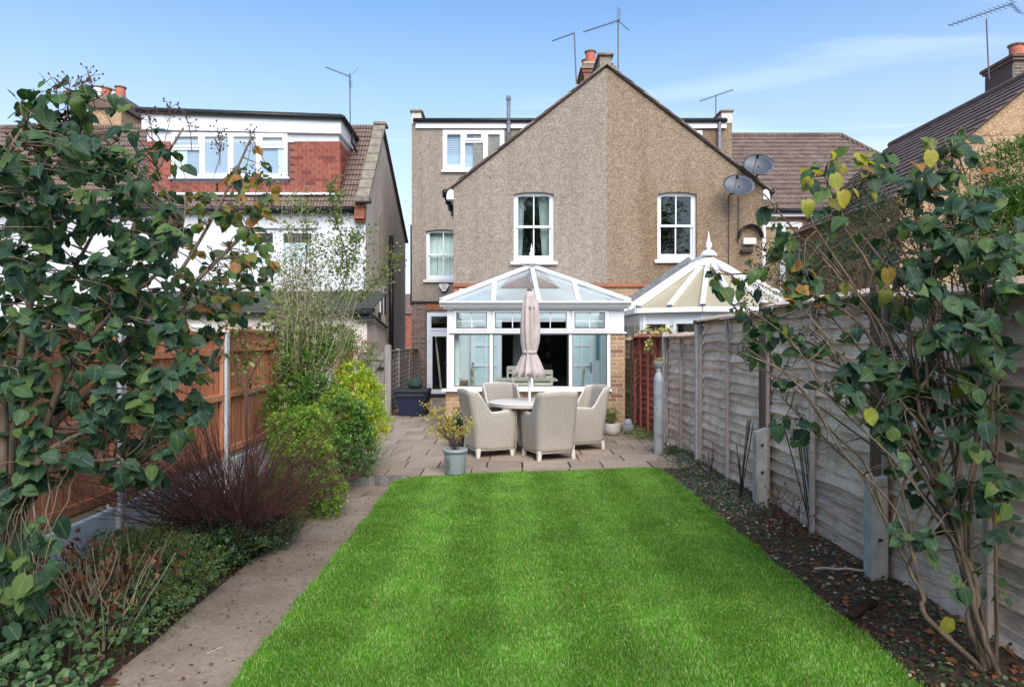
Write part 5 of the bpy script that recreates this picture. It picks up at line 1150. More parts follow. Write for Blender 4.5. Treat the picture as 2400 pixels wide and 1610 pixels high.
# ================================================================== rattan chairs, table, parasol
def chair_parts():
    """tub armchair facing +y, origin at floor centre"""
    W, D = .30, .30; path = []
    nS, nC, nB = 10, 6, 12; rc = .09
    for i in range(nS): path.append((-W, D-(2*D-rc)*i/nS, 'side'))
    for i in range(nC): a = math.pi+math.pi/2*i/nC; path.append((-W+rc+rc*math.cos(a), -D+rc+rc*math.sin(a), 'c'))
    for i in range(nB+1): path.append((-W+rc+(2*W-2*rc)*i/nB, -D, 'b'))
    for i in range(1, nC+1): a = 1.5*math.pi+math.pi/2*i/nC; path.append((W-rc+rc*math.cos(a), -D+rc+rc*math.sin(a), 'c'))
    for i in range(1, nS+1): path.append((W, -D+rc+(2*D-rc)*i/nS, 'side'))
    def top(x, y):
        if y > D: y = D
        t = (y+D)/(2*D)                              # 0 at the back, 1 at the front
        arm = .585+.05*t-.10*max(0, t-.82)
        s_ = min(1, max(0, (.42-t)/.30)); s_ = s_*s_*(3-2*s_)
        return arm+(.90-arm)*s_+(.025*(1-(x/W)**2) if t < .12 else 0)
    zb = .10; K = 14; outer, inner = [], []
    def shape(x, y, z, off):
        k = 1-.10*(1-min(1, z/.5))                    # narrower at the foot
        xx, yy = x*k, y*(1-.06*(1-min(1, z/.5)))
        lean = .10*max(0, (z-.25)/.65)**1.4*max(0, -y/D)
        yy -= lean
        if off:
            cx_, cy_ = (0-xx), (.05-yy); 
            if abs(x) > W-.02 and y > -D+.1: xx -= math.copysign(off, x)
            elif y < -D+.02: yy += off
            else: xx -= math.copysign(off*.7, x); yy += off*.7
        return (xx, yy, z)
    b = MB(); n = len(path); L = [0]
    for i in range(1, n): L.append(L[-1]+math.hypot(path[i][0]-path[i-1][0], path[i][1]-path[i-1][1]))
    for i, (x, y, _) in enumerate(path):
        zt = top(x, y)
        for k in range(K+1): z = zb+(zt-zb)*k/K; b.v.append(shape(x, y, z, 0)); b.uv.append((L[i], z))
        for k in range(K+1): z = zb+(zt-zb)*k/K; b.v.append(shape(x, y, z, .045)); b.uv.append((L[i], z+.003))
    M2 = 2*(K+1)
    for i in range(n-1):
        for k in range(K):
            a = i*M2+k; b.f.append((a, a+1, a+M2+1, a+M2)); c0 = i*M2+K+1+k; b.f.append((c0, c0+M2, c0+M2+1, c0+1))
        a = i*M2+K; b.f.append((a, a+K+1, a+M2+K+1, a+M2)); a = i*M2; b.f.append((a, a+M2, a+M2+K+1, a+K+1))
    for i in (0, n-1):
        for k in range(K): a = i*M2+k; q = (a, a+K+1, a+K+2, a+1); b.f.append(q if i == 0 else q[::-1])
    parts = [('shell', b, 'rattan', True)]
    rim = [Vector(shape(x, y, top(x, y)+.004, .022)) for (x, y, _) in path]
    f0 = [Vector(shape(path[0][0], path[0][1]+.004, z, .022)) for z in (zb+.02, .3, .5)]; f1 = [Vector(shape(path[-1][0], path[-1][1]+.004, z, .022)) for z in (.5, .3, zb+.02)]
    pb_ = MB(); pb_.tube(f0+rim+f1, .013, 6); parts.append(('piping', pb_, 'piping', True))
    st = MB(); st.bevbox(-.235, .235, -.24, .285, .36, .44, .02); parts.append(('seat', st, 'rattan', False))
    fp = MB(); fp.add([(-.262,.272,zb),(.262,.272,zb),(.262,.285,.36),(-.262,.285,.36),(-.262,.255,zb),(.262,.255,zb),(.262,.27,.36),(-.262,.27,.36)], [(0,1,2,3),(7,6,5,4),(0,4,5,1),(3,2,6,7)], [(0,zb),(.52,zb),(.52,.36),(0,.36)]*2); parts.append(('front_panel', fp, 'rattan', False))
    bt = MB(); bt.tube([Vector(shape(x, y, zb, .01)) for (x, y, _) in path], .014, 6); parts.append(('base_edge', bt, 'rattan', True))
    for sx in (-1, 1):
        for sy in (-1, 1):
            lg = MB(); x, y = sx*.245, sy*.245
            lg.hexa([(x-.022+sx*.012,y-.022+sy*.01,0),(x+.022+sx*.012,y-.022+sy*.01,0),(x+.022+sx*.012,y+.022+sy*.01,0),(x-.022+sx*.012,y+.022+sy*.01,0),(x-.03,y-.03,.125),(x+.03,y-.03,.125),(x+.03,y+.03,.125),(x-.03,y+.03,.125)])
            parts.append(('leg', lg, 'piping', False))
    return parts
proto = empty('rattan_armchair', (0,0,0))
for nm, b, mm, sm in chair_parts():
    o = b.build(nm, X[mm], None, smooth=sm); o.parent = proto
CH = [(.56, 9.46, R(22), 'beige woven rattan armchair with its back turned to the lawn'), (-.27, 9.70, R(-68), 'beige woven rattan armchair facing right, beside the grey pot'),
      (1.08, 10.28, R(112), 'beige woven rattan armchair nearest the two stone pots'), (-.02, 10.72, R(-158), 'beige woven rattan armchair behind the round table, against the conservatory')]
for i, (x, y, rz, lab) in enumerate(CH):
    o = proto if i == 0 else copy_tree(proto); o.location = (x, y, .002); o.rotation_euler = (0,0,rz); tag(o, lab, 'armchair', 'rattan armchairs round the patio table')
TC = (.32, 10.0)
tb = empty('patio_table', (TC[0], TC[1], 0), 'round woven rattan patio table with a parasol through its centre', 'table')
t = MB(); N = 40
for (r_, z) in ((0,.725),(.30,.725),(.575,.725),(.60,.715),(.605,.69),(.60,.665),(.55,.66),(0,.66)):
    for k in range(N): a = 2*math.pi*k/N; t.v.append((TC[0]+r_*math.cos(a), TC[1]+r_*math.sin(a), z)); t.uv.append((a*.6, r_+z))
for i in range(7):
    for k in range(N): k2 = (k+1) % N; t.f.append((i*N+k, i*N+k2, (i+1)*N+k2, (i+1)*N+k))
t.build('table_top', X['piping'], tb, smooth=True)
MB().tube([(TC[0]+.604*math.cos(2*math.pi*k/40), TC[1]+.604*math.sin(2*math.pi*k/40), .712) for k in range(41)], .008, 5, False).build('edge', X['piping'], tb, smooth=True)
for a in (45, 135, 225, 315):
    c_, s_ = math.cos(R(a)), math.sin(R(a)); MB().beam((TC[0]+c_*.36, TC[1]+s_*.36, 0), (TC[0]+c_*.20, TC[1]+s_*.20, .66), .06, .06).build('leg', X['piping'], tb)
b = MB(); b.hexa([(TC[0]-.16,TC[1]-.16,.10),(TC[0]+.16,TC[1]-.16,.10),(TC[0]+.16,TC[1]+.16,.10),(TC[0]-.16,TC[1]+.16,.10),(TC[0]-.27,TC[1]-.27,.655),(TC[0]+.27,TC[1]-.27,.655),(TC[0]+.27,TC[1]+.27,.655),(TC[0]-.27,TC[1]+.27,.655)])
b.uv = [(p[0]+p[1], p[2]) for p in b.v]; b.build('pedestal', X['rattan'], tb)
pr = empty('parasol', (TC[0], TC[1], 0), 'closed dusty pink parasol tied with a band above the table', 'parasol')
MB().tube([(TC[0],TC[1],.02),(TC[0],TC[1],2.30)], .021, 12).build('pole', X['pole'], pr, smooth=True)
def folds(prof, n=108, m_=9, seed=1, tilt=0):
    b = MB(); rr = random.Random(seed); ph = [rr.uniform(0, 6) for _ in range(3)]
    for j, (r_, z, am) in enumerate(prof):
        for k in range(n):
            a = 2*math.pi*k/n; q = (m_*(a+.12*math.sin(2*a+ph[1]))/(2*math.pi)+ph[0]+z*.22) % 1; fold_ = abs(q*2-1); rad = r_*.88+am*(2.1*(fold_**.8-.55)+.5*math.cos(3*a+ph[2]+z*2)+.3*math.cos(2*a+ph[1]))
            b.v.append((TC[0]+rad*math.cos(a), TC[1]+rad*math.sin(a), z+ (am*.55*math.cos(m_*a+ph[0]+1) if j == len(prof)-1 else 0))); b.uv.append((a, z))
    for j in range(len(prof)-1):
        for k in range(n): k2 = (k+1) % n; b.f.append((j*n+k, j*n+k2, (j+1)*n+k2, (j+1)*n+k))
    return b
cn = folds([(.03,2.30,.0),(.075,2.27,.006),(.098,2.17,.018),(.112,2.06,.024),(.120,1.9,.028),(.124,1.75,.030),(.118,1.6,.028),(.102,1.47,.018),(.095,1.43,.010),(.108,1.38,.022),(.14,1.28,.036),(.175,1.18,.05),(.20,1.10,.062)], seed=4)
o = cn.build('canopy', X['canvas'], pr, smooth=True); o.modifiers.new('t','SOLIDIFY').thickness = .004
tp = folds([(.012,2.335,0),(.06,2.325,.002),(.085,2.25,.008),(.105,2.12,.014),(.112,2.06,.02)], seed=4); o = tp.build('top_vent', X['canvas'], pr, smooth=True); o.modifiers.new('t','SOLIDIFY').thickness = .004
MB().lathe([(.100,0),(.108,.01),(.108,.035),(.100,.045)], (TC[0],TC[1],1.42), 24).build('tie_band', X['canvas'], pr, smooth=True)
MB().lathe([(.03,0),(.04,.02),(.03,.04),(.005,.045)], (TC[0],TC[1],2.325), 10).build('top_cap', X['bark_dark'], pr)
rb_ = MB()
for k in range(8): a = k*math.pi/4+.2; rb_.tube([(TC[0]+.02*math.cos(a),TC[1]+.02*math.sin(a),1.42),(TC[0]+.07*math.cos(a),TC[1]+.07*math.sin(a),1.1)], .008, 4)
rb_.build('rib', X['black_pipe'], pr)

# ================================================================== pots, cylinder
def pot(name, label, c, prof, mat, soil=None):
    e = empty(name, c); tag(e, label, 'plant pot'); MB().lathe(prof, c, 32).build('vessel', X[mat], e, smooth=True)
    if soil: MB().lathe([(soil[0],0),(soil[0]*.5,.012),(.001,.015)], (c[0],c[1],c[2]+soil[1]), 20, cap=False).build('soil', X['soil'], e, smooth=True)
    return e
p1 = pot('plant_pot', 'tall grey glazed pot with an embossed crest at the lawn edge', (PX(1067,8.28), 8.28, .0), [(.118,0),(.124,.01),(.132,.24),(.134,.255),(.150,.262),(.153,.285),(.148,.30),(.130,.302),(.124,.27),(.122,.22)], 'pot_grey', (.124,.25))
cr = MB(); pc = Vector((PX(1067,8.28), 8.28, 0)); rr_ = .1335
def onpot(a, z): return pc+Vector((math.sin(a)*rr_, -math.cos(a)*rr_, z))
for (ac_, zc_, ra, rz_) in ((-.62,.165,.15,.022),(-.60,.125,.17,.020),(-.62,.088,.13,.016)):
    cr.tube([onpot(ac_+ra*math.cos(2*math.pi*k/12), zc_+rz_*math.sin(2*math.pi*k/12)) for k in range(13)], .0022, 4, False)
for zz in (.145,.108,.075): cr.tube([onpot(-.72,zz), onpot(-.62,zz-.006), onpot(-.52,zz)], .002, 4)
cr.build('crest', X['ink'], p1)
p2 = pot('plant_pot', 'round pale stone pot with a small leafy shrub against the brick wall', (PX(1435,11.65), 11.65, .002), [(.08,0),(.115,.02),(.138,.08),(.140,.13),(.132,.195),(.128,.205),(.118,.20),(.115,.16)], 'pot_white', (.116,.18))
p3 = pot('plant_pot', 'grey round pot topped with an upturned pot, by the fence passage', (PX(1472,11.85), 11.85, .002), [(.06,0),(.085,.02),(.102,.07),(.102,.12),(.095,.155),(.085,.16),(.08,.15)], 'pot_dark')
MB().lathe([(.078,.155),(.08,.17),(.070,.21),(.05,.245),(.035,.255),(.001,.257)], (PX(1472,11.85), 11.85, .002), 20).build('upturned_pot', X['pot_grey'], p3, smooth=True)
p4 = pot('plant_pot', 'blue glazed pot with a dark shrub half hidden behind the left armchair', (PX(1068,10.2), 10.35, .002), [(.09,0),(.11,.01),(.13,.2),(.14,.24),(.125,.24),(.12,.2)], 'pot_blue', (.12,.21))
gc_ = (PX(1544,9.72), 9.72, -.03)
cy = empty('metal_cylinder', gc_, 'tall grey metal cylinder standing at the patio corner by the fence', 'cylinder')
MB().lathe([(.066,0),(.070,.012),(.070,1.05),(.068,1.09),(.060,1.13),(.046,1.165),(.033,1.185),(.030,1.215),(.034,1.22),(.034,1.235),(.022,1.24)], gc_, 28).build('body', X['zinc'], cy, smooth=True)
MB().lathe([(.024,0),(.040,.015),(.062,.05),(.070,.09),(.072,.105),(.064,.107),(.06,.09)], (gc_[0],gc_[1],gc_[2]+1.238), 20).build('bowl', X['pot_dark'], cy, smooth=True)
# ================================================================== VEGETATION
def heart_leaf(curl, fold, wav, seed):
    rr = random.Random(seed); ts = [0, .05, .14, .27, .42, .57, .71, .83, .93, 1.0]; ws = [.14, .29, .39, .44, .435, .385, .30, .195, .085, .0]
    V, U, F = [], [], []
    for t, w_ in zip(ts, ws):
        z = -curl*t*t+.02*math.sin(t*5+seed); yb = t-(.10 if t == 0 else 0)*0
        V.append((0, t, z)); U.append((.5, t))
        for s in (-1, 1):
            zz = z+fold*w_+wav*rr.uniform(-1,1)*(1 if w_ > .1 else 0); y = t-(.12 if t == 0 else .07 if t <= .06 else .0)
            V.append((s*w_, y, zz)); U.append((.5+s*w_, t))
    n = len(ts)
    for i in range(n-1):
        m0, l0, r0 = 3*i, 3*i+1, 3*i+2; m1, l1, r1 = m0+3, l0+3, r0+3
        if i == n-2: F += [(m0, l0, m1), (m0, m1, r0)]
        else: F += [(m0, l0, l1, m1), (m0, m1, r1, r0)]
    return V, F, U
LEAF = [heart_leaf(*a) for a in ((.10,.18,.02,1),(.28,.10,.04,2),(.05,.34,.04,3),(.50,.18,.05,4),(.18,-.10,.05,5),(.62,.30,.06,6),(.22,.5,.05,7))]
_lm = {}
def leaf_data(k, mat):
    if (k, mat) not in _lm:
        V, F, U = LEAF[k]; b = MB(); b.add(V, F, U); o = b.build('leaf', X[mat], None, smooth=True); _lm[(k, mat)] = o.data; bpy.data.objects.remove(o)
    return _lm[(k, mat)]
def orient(pos, tip, nrm, size):
    y = Vector(tip).normalized(); z = Vector(nrm); z = z-y*z.dot(y)
    if z.length < 1e-4: z = y.orthogonal()
    z.normalize(); x = y.cross(z)
    m = Matrix((x, y, z)).transposed().to_4x4()
    return Matrix.Translation(pos) @ m @ Matrix.Scale(size, 4)
def place_leaves(root, leaves, limit=300):
    """leaves: (pos, tip, normal, size, mat); those that show largest become objects, the rest one foliage part"""
    leaves.sort(key=lambda l: -l[3]/max(.5, l[0].y)); base = root.location
    for (p, t, n, s, mt) in leaves[:limit]:
        inst(leaf_data(random.randrange(len(LEAF)), mt), 'leaf', root, orient(Vector(p)-base, t, n, s))
    rest = {}
    for l in leaves[limit:]: rest.setdefault(l[4], []).append(l)
    for mt, ls in rest.items():
        Vs, Fs, rv, uv = [], [], [], []; o = 0
        for (p, t, n, s, _) in ls:
            V, F, U = LEAF[random.randrange(len(LEAF))]; m = orient(p, t, n, s); r_ = random.random()
            for q in V: Vs.append(tuple(m @ Vector(q))); rv.append(r_)
            uv += U
            for f in F: Fs += [(f[0]+o, f[1]+o, f[2]+o)]+([(f[0]+o, f[2]+o, f[3]+o)] if len(f) == 4 else [])
            o += len(V)
        tag(big_mesh('foliage', Vs, Fs, X[mt], root, rv, uv, True), kind='stuff')
def small_leaves(C, T, N, L, Wd, fold=.15):
    """numpy folded diamond leaves: centres C(n,3), tip dirs T, normals N, lengths L, widths Wd"""
    n = len(C); T = T/np.linalg.norm(T, axis=1, keepdims=True); N = N-T*np.sum(N*T, 1, keepdims=True); N = N/np.maximum(1e-6, np.linalg.norm(N, axis=1, keepdims=True))
    S = np.cross(T, N); L = L[:, None]; Wd = Wd[:, None]
    base = C; tip = C+T*L; md = C+T*L*.45
    le = md-S*Wd+N*Wd*fold; ri = md+S*Wd+N*Wd*fold
    V = np.stack([base, le, tip, ri], 1).reshape(-1, 3); i = np.arange(n)[:, None]*4
    F = np.concatenate([i+[0,2,1], i+[0,3,2]], 1).reshape(-1, 3)
    return V, F
def unit(a): return a/np.maximum(1e-9, np.linalg.norm(a, axis=1, keepdims=True))
def sprigs(ells, n, per, slen, ll, lw, droop=.3, spread=.9, rmin=.55, upb=.25, lit=None, lumps=0):
    """foliage built of little leafy sprigs through a set of ellipsoids (c, r)"""
    vol = np.array([e[1][0]*e[1][1]*e[1][2] for e in ells]); pick = RNG.choice(len(ells), n, p=vol/vol.sum())
    c = np.array([e[0] for e in ells])[pick]; r = np.array([e[1] for e in ells])[pick]
    d = unit(RNG.normal(size=(n, 3))); rad = RNG.uniform(rmin**3, 1, n)**(1/3)
    if lumps:
        ax = unit(RNG.normal(size=(lumps, 3))); rad = rad*(.66+.42*np.max(np.clip((d @ ax.T-.72)/.28, 0, 1), axis=1))
    O = c+d*r*rad[:, None]; out = unit(d*np.array([1,1,.9])+np.array([0,0,upb])+RNG.normal(size=(n,3))*.35)
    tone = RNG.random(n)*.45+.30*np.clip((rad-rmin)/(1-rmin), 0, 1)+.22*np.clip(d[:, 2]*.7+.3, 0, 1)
    Cs, Ts, Ns, Ls, Ws, Rv = [], [], [], [], [], []
    for k in range(per):
        t = (k+.5)/per; P_ = O+out*slen*t; P_[:, 2] -= droop*slen*t*t
        ang = k*2.4+RNG.random(n)*1.2; s1 = unit(np.cross(out, np.array([0.1,.2,1.0]))); s2 = np.cross(out, s1)
        T = out*(1-spread*.5)+(s1*np.cos(ang)[:, None]+s2*np.sin(ang)[:, None])*spread; T[:, 2] -= droop*.4
        N = out*.3+np.array([0,-.25,.9])+RNG.normal(size=(n,3))*.45
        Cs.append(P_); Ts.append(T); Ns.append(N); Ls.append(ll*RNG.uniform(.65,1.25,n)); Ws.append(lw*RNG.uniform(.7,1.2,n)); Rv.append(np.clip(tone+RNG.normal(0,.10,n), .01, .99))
    V, F = small_leaves(np.concatenate(Cs), np.concatenate(Ts), np.concatenate(Ns), np.concatenate(Ls), np.concatenate(Ws))
    return V, F, np.repeat(np.concatenate(Rv), 4)
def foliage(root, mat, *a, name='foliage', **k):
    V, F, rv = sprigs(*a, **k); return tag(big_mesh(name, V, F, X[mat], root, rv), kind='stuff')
def curve(p0, p1, n=6, bend=(0,0,0), wobble=.02):
    p0, p1 = Vector(p0), Vector(p1); L = (p1-p0).length; pts = []
    for i in range(n+1):
        t = i/n; w_ = math.sin(math.pi*t); pts.append(p0+(p1-p0)*t+Vector(bend)*w_+Vector((rnd(-1,1),rnd(-1,1),rnd(-1,1)))*wobble*L*w_)
    return pts
def smooth_path(pts, k=4):
    pts = [Vector(p) for p in pts]; out_ = []
    for i in range(len(pts)-1):
        a, b, c, d = pts[max(0,i-1)], pts[i], pts[i+1], pts[min(len(pts)-1,i+2)]
        for j in range(k):
            t = j/k; out_.append(.5*((2*b)+(c-a)*t+(2*a-5*b+4*c-d)*t*t+(3*b-a-3*c+d)*t**3))
    return out_+[pts[-1]]

# ------------------------------------------------------------------ big-leaved bush, left foreground
lb = empty('lilac_bush', (-2.55, 3.5, 0), 'large broad-leaved bush filling the near corner beside the brown fence', 'bush')
B0 = Vector((-2.62, 3.45, -.03))
sk = [[B0, P(30,1050,3.45), P(60,760,3.5), P(115,560,3.55), P(110,380,3.6), P(190,215,3.6)],
      [B0, P(60,1080,3.5), P(200,820,3.6), P(300,600,3.7), P(330,470,3.75), P(430,300,3.8)],
      [B0, P(90,1060,3.5), P(250,880,3.65), P(430,690,3.9), P(560,560,4.1), P(650,470,4.2)],
      [B0, P(80,1040,3.5), P(260,840,3.7), P(420,640,3.9), P(520,470,4.0), P(590,320,4.05)],
      [B0, P(70,1120,3.4), P(220,1000,3.45), P(370,900,3.6), P(500,870,3.7)],
      [B0, P(60,1160,3.3), P(190,1090,3.3), P(310,1080,3.35), P(380,1150,3.4)],
      [B0, P(10,1000,3.3), P(-30,700,3.2), P(-20,450,3.2), P(60,290,3.3)],
      [B0, P(120,960,3.4), P(240,760,3.35), P(400,610,3.4), P(430,520,3.4)],
      [B0, P(40,1000,3.6), P(140,700,3.9), P(230,520,4.0), P(280,330,4.0)],
      [B0, P(100,1000,3.6), P(330,800,4.0), P(500,700,4.3), P(640,660,4.5)]]
st = MB(); nodes = []
for i, s_ in enumerate(sk):
    pts = smooth_path(s_, 5); m_ = len(pts); r0 = rnd(.016,.026)
    st.tube(pts, [r0*(1-.82*k/m_)+.0018 for k in range(m_)], 6); nodes += [(p, k/m_) for k, p in enumerate(pts) if k > m_*.22]
def twig_to(mb, nodes_, tgt, r=.0035, bend=.05):
    best = min(nodes_, key=lambda q: (q[0]-tgt).length+(0.0 if q[0].z < tgt.z+.1 else .15)+rnd(0,.08)); p = best[0]
    mb.tube(curve(p, tgt, 5, (rnd(-bend,bend), rnd(-bend,bend), rnd(-.02,.06)), .03), [r*1.5, r*1.25, r, r*.85, r*.7, r*.55], 4); return p
def cluster(leaves, tgt, frm, n, size, mats, face=.55):
    d = (tgt-frm); d = d.normalized() if d.length > 1e-4 else Vector((0,0,1))
    for k in range(n):
        a = rnd(0, 2*math.pi); side = d.orthogonal().normalized(); side.rotate(Matrix.Rotation(a, 3, d))
        pos = tgt-d*rnd(0,.10)*(k > 1)+Vector((rnd(-.02,.02),rnd(-.02,.02),rnd(-.02,.02)))
        tip = d*rnd(.1,.6)+side*rnd(.5,1)+Vector((0,0,rnd(-.9,-.1)))
        nrm = Vector((rnd(-.5,.5), -face+rnd(-.5,.3), .75+rnd(-.3,.3)))
        leaves.append((pos, tip, nrm, size*rnd(.55,1.3), random.choice(mats)))
def in_poly(p, poly): return bool(inpoly(np.array([p[0]]), np.array([p[1]]), poly)[0])
def poly_pts(poly, n):
    xs = [q[0] for q in poly]; ys = [q[1] for q in poly]; o = []
    while len(o) < n:
        p = (rnd(min(xs),max(xs)), rnd(min(ys),max(ys)))
        if in_poly(p, poly): o.append(p)
    return o
leaves = []
dense = [(-60,520),(30,330),(120,220),(200,230),(260,330),(340,430),(420,520),(400,700),(470,860),(480,960),(390,1040),(380,1160),(300,1130),(160,1100),(60,1180),(-60,1240)]
crown = [(-20,330),(60,210),(150,170),(235,190),(330,250),(420,330),(430,430),(200,420),(40,400)]
edge = [(330,450),(470,440),(560,400),(600,330),(670,470),(640,640),(560,760),(480,900),(420,980),(400,620)]
foot = [(-60,1120),(60,1140),(120,1260),(110,1400),(20,1480),(-60,1480)]
for (px_, py_) in poly_pts(dense, 480):
    t_ = P(px_, py_, rnd(3.05,4.1)); f_ = twig_to(st, nodes, t_); cluster(leaves, t_, f_, random.randint(3,6), .070, ['leaf_lilac'])
for (px_, py_) in poly_pts(crown, 56):
    t_ = P(px_, py_, rnd(3.3,3.9)); f_ = twig_to(st, nodes, t_); cluster(leaves, t_, f_, random.randint(2,4), .075, ['leaf_lilac'], .3)
for (px_, py_) in poly_pts(edge, 170):
    t_ = P(px_, py_, rnd(3.7,4.6)); f_ = twig_to(st, nodes, t_, .0028); cluster(leaves, t_, f_, random.randint(2,4), .062, ['leaf_autumn','leaf_lilac','leaf_autumn'] if py_ < 640 and px_ > 430 else ['leaf_lilac','leaf_lilac','leaf_lilac','leaf_autumn'])
for (px_, py_) in poly_pts(foot, 34):
    t_ = P(px_, py_, rnd(2.9,3.3)); f_ = twig_to(st, nodes, t_, .003); cluster(leaves, t_, f_, random.randint(3,5), .08, ['leaf_lilac'])
# dead flower heads at the tips
hd = MB()
for (px_, py_, d_) in ((190,180,3.6),(205,165,3.6),(345,255,3.75),(400,240,3.8),(435,265,3.85),(510,300,4.0),(520,330,4.0),(588,310,4.05),(600,395,4.1),(130,195,3.6),(165,190,3.6)):
    c0 = P(px_, py_, d_); b0 = c0-Vector((rnd(-.05,.05),0,.22)); hd.tube([b0, (b0+c0)/2+Vector((.01,0,0)), c0], .0022, 4)
    for k in range(16):
        q = b0+(c0-b0)*rnd(.45,1); e_ = q+Vector((rnd(-.05,.05),rnd(-.05,.05),rnd(0,.05))); hd.tube([q, e_], .0014, 3); hd.lathe([(.001,-.006),(.006,0),(.001,.007)], e_, 5)
for c0 in (P(85,325,3.5), P(110,300,3.55), P(60,340,3.45), P(160,290,3.55)):
    for k in range(60): e_ = c0+Vector((rnd(-.07,.07),rnd(-.05,.05),rnd(-.05,.05))); hd.lathe([(.002,-.008),(.009,0),(.002,.009)], e_, 5)
tag(hd.build('seed_heads', X['twig_red'], lb), kind='stuff'); st.build('branches', X['bark'], lb, smooth=True)
place_leaves(lb, leaves, 300)

# ------------------------------------------------------------------ big-leaved bush, right foreground
rbk = empty('climbing_bush', (2.33, 3.35, 0), 'sprawling bush with pale bare stems and large leaves in front of the lapped fence', 'bush')
R0 = Vector((2.36, 3.35, -.03))
sk2 = [([P(2335,1600,3.35), P(2170,1445,3.4), P(2160,1390,3.42), P(2100,1270,3.5), P(2030,1130,3.6), P(1985,1075,3.7), P(1900,1000,3.9), P(1830,930,4.0)], .013),
       ([P(2330,1600,3.35), P(2270,1460,3.35), P(2292,1390,3.35), P(2240,1260,3.4), P(2180,1110,3.45), P(2110,990,3.5), P(2045,920,3.55), P(1960,860,3.6), P(1880,830,3.7), P(1800,740,3.8)], .017),
       ([P(2350,1600,3.3), P(2300,1480,3.3), P(2260,1300,3.35), P(2190,1050,3.4), P(2150,930,3.4), P(2195,860,3.4), P(2225,760,3.4), P(2230,650,3.45)], .013),
       ([P(2320,1590,3.4), P(2275,1350,3.4), P(2287,1000,3.4), P(2285,850,3.4), P(2268,700,3.45), P(2240,560,3.5), P(2232,330,3.6)], .013),
       ([P(2330,1590,3.4), P(2230,1250,3.45), P(2140,860,3.5), P(2130,770,3.5), P(2070,680,3.6), P(1990,550,3.7), P(1960,480,3.7), P(1930,400,3.75)], .013),
       ([P(2320,1590,3.38), P(2220,1150,3.5), P(2110,830,3.6), P(2030,730,3.65), P(1950,630,3.7), P(1880,560,3.8), P(1790,455,3.9)], .011),
       ([P(2320,1590,3.38), P(2180,1060,3.5), P(2030,780,3.6), P(1900,690,3.7), P(1790,650,3.8), P(1680,640,3.9)], .010),
       ([P(2340,1590,3.35), P(2330,1200,3.35), P(2340,900,3.35), P(2300,700,3.4), P(2290,480,3.5)], .009),
       ([P(2330,1600,3.36), P(2210,1200,3.4), P(2010,900,3.7), P(1890,800,3.9), P(1800,790,4.0), P(1720,720,4.0)], .010),
       ([P(2330,1600,3.36), P(2240,1100,3.5), P(2180,700,3.6), P(2150,520,3.65), P(2170,400,3.7)], .010)]
st2 = MB(); nodes2 = []; leaves2 = []
for s_, r0 in sk2:
    pts = smooth_path(s_, 5); m_ = len(pts)
    pts = [p+Vector((rnd(-.006,.006),rnd(-.006,.006),rnd(-.006,.006))) for p in pts]
    st2.tube(pts, [r0*(1-.78*k/m_)+.0016 for k in range(m_)], 6); nodes2 += [(p, k/m_) for k, p in enumerate(pts) if k > m_*.25]
low2 = [p for p, t_ in nodes2 if t_ < .5 and p.z < 1.25]
for k in range(34):
    px_, py_ = random.choice([(rnd(1680,1900), rnd(500,900)), (rnd(1880,2150), rnd(380,700)), (rnd(2000,2380), rnd(420,900))]); d1 = rnd(3.4,4.0)
    p0 = random.choice(low2)+Vector((rnd(-.01,.01),rnd(-.01,.01),0)); e_ = P(px_, py_, d1); md = p0+(e_-p0)*rnd(.4,.6)+Vector((rnd(.0,.22),rnd(-.1,.1),rnd(-.05,.2)))
    pts = smooth_path([p0, p0+(md-p0)*.5+Vector((rnd(-.05,.08),0,.05)), md, md+(e_-md)*.5+Vector((rnd(-.05,.05),0,rnd(0,.1))), e_], 5); m_ = len(pts); r0 = rnd(.004,.009)
    st2.tube(pts, [r0*(1-.75*q/m_)+.0012 for q in range(m_)], 5); nodes2 += [(p, q/m_) for q, p in enumerate(pts) if q > m_*.35]
def zone(poly, n, dr, cl, size, mats, face=.6):
    for (px_, py_) in poly_pts(poly, n):
        t_ = P(px_, py_, rnd(*dr)); f_ = twig_to(st2, nodes2, t_, .003); cluster(leaves2, t_, f_, random.randint(*cl), size, mats, face)
zone([(1880,400),(1990,340),(2080,380),(2060,460),(1980,520),(1900,520)], 23, (3.5,3.8), (1,3), .078, ['leaf_lilac','leaf_lilac','leaf_autumn','leaf_yellow'])
zone([(2080,400),(2180,360),(2260,280),(2290,330),(2220,480),(2120,520)], 23, (3.4,3.7), (1,3), .075, ['leaf_lilac'])
zone([(2130,520),(2300,430),(2380,500),(2380,900),(2250,880),(2130,720)], 58, (3.1,3.5), (2,4), .078, ['leaf_lilac'])
zone([(1640,630),(1720,660),(1790,760),(1760,840),(1700,720)], 16, (3.8,4.0), (1,3), .072, ['leaf_lilac'])
zone([(1780,480),(1860,560),(1900,620),(1980,680),(1930,720),(1830,640)], 22, (3.6,3.9), (1,3), .072, ['leaf_lilac','leaf_lilac','leaf_autumn'])
zone([(1960,830),(2080,820),(2190,860),(2180,1000),(2080,960),(1980,920)], 38, (3.4,3.7), (2,4), .075, ['leaf_lilac'])
zone([(2060,1060),(2180,1060),(2200,1180),(2110,1180)], 10, (3.5,3.6), (1,3), .072, ['leaf_lilac'])
zone([(2250,900),(2390,880),(2390,1260),(2280,1180)], 29, (3.1,3.35), (1,3), .072, ['leaf_lilac'])
zone([(1700,640),(1900,520),(2100,560),(2200,760),(2050,860),(1850,800)], 67, (3.5,4.0), (1,3), .068, ['leaf_lilac','leaf_lilac','leaf_lilac','leaf_autumn'])
zone([(1950,900),(2150,900),(2250,1150),(2100,1100)], 23, (3.4,3.6), (1,3), .068, ['leaf_lilac'])
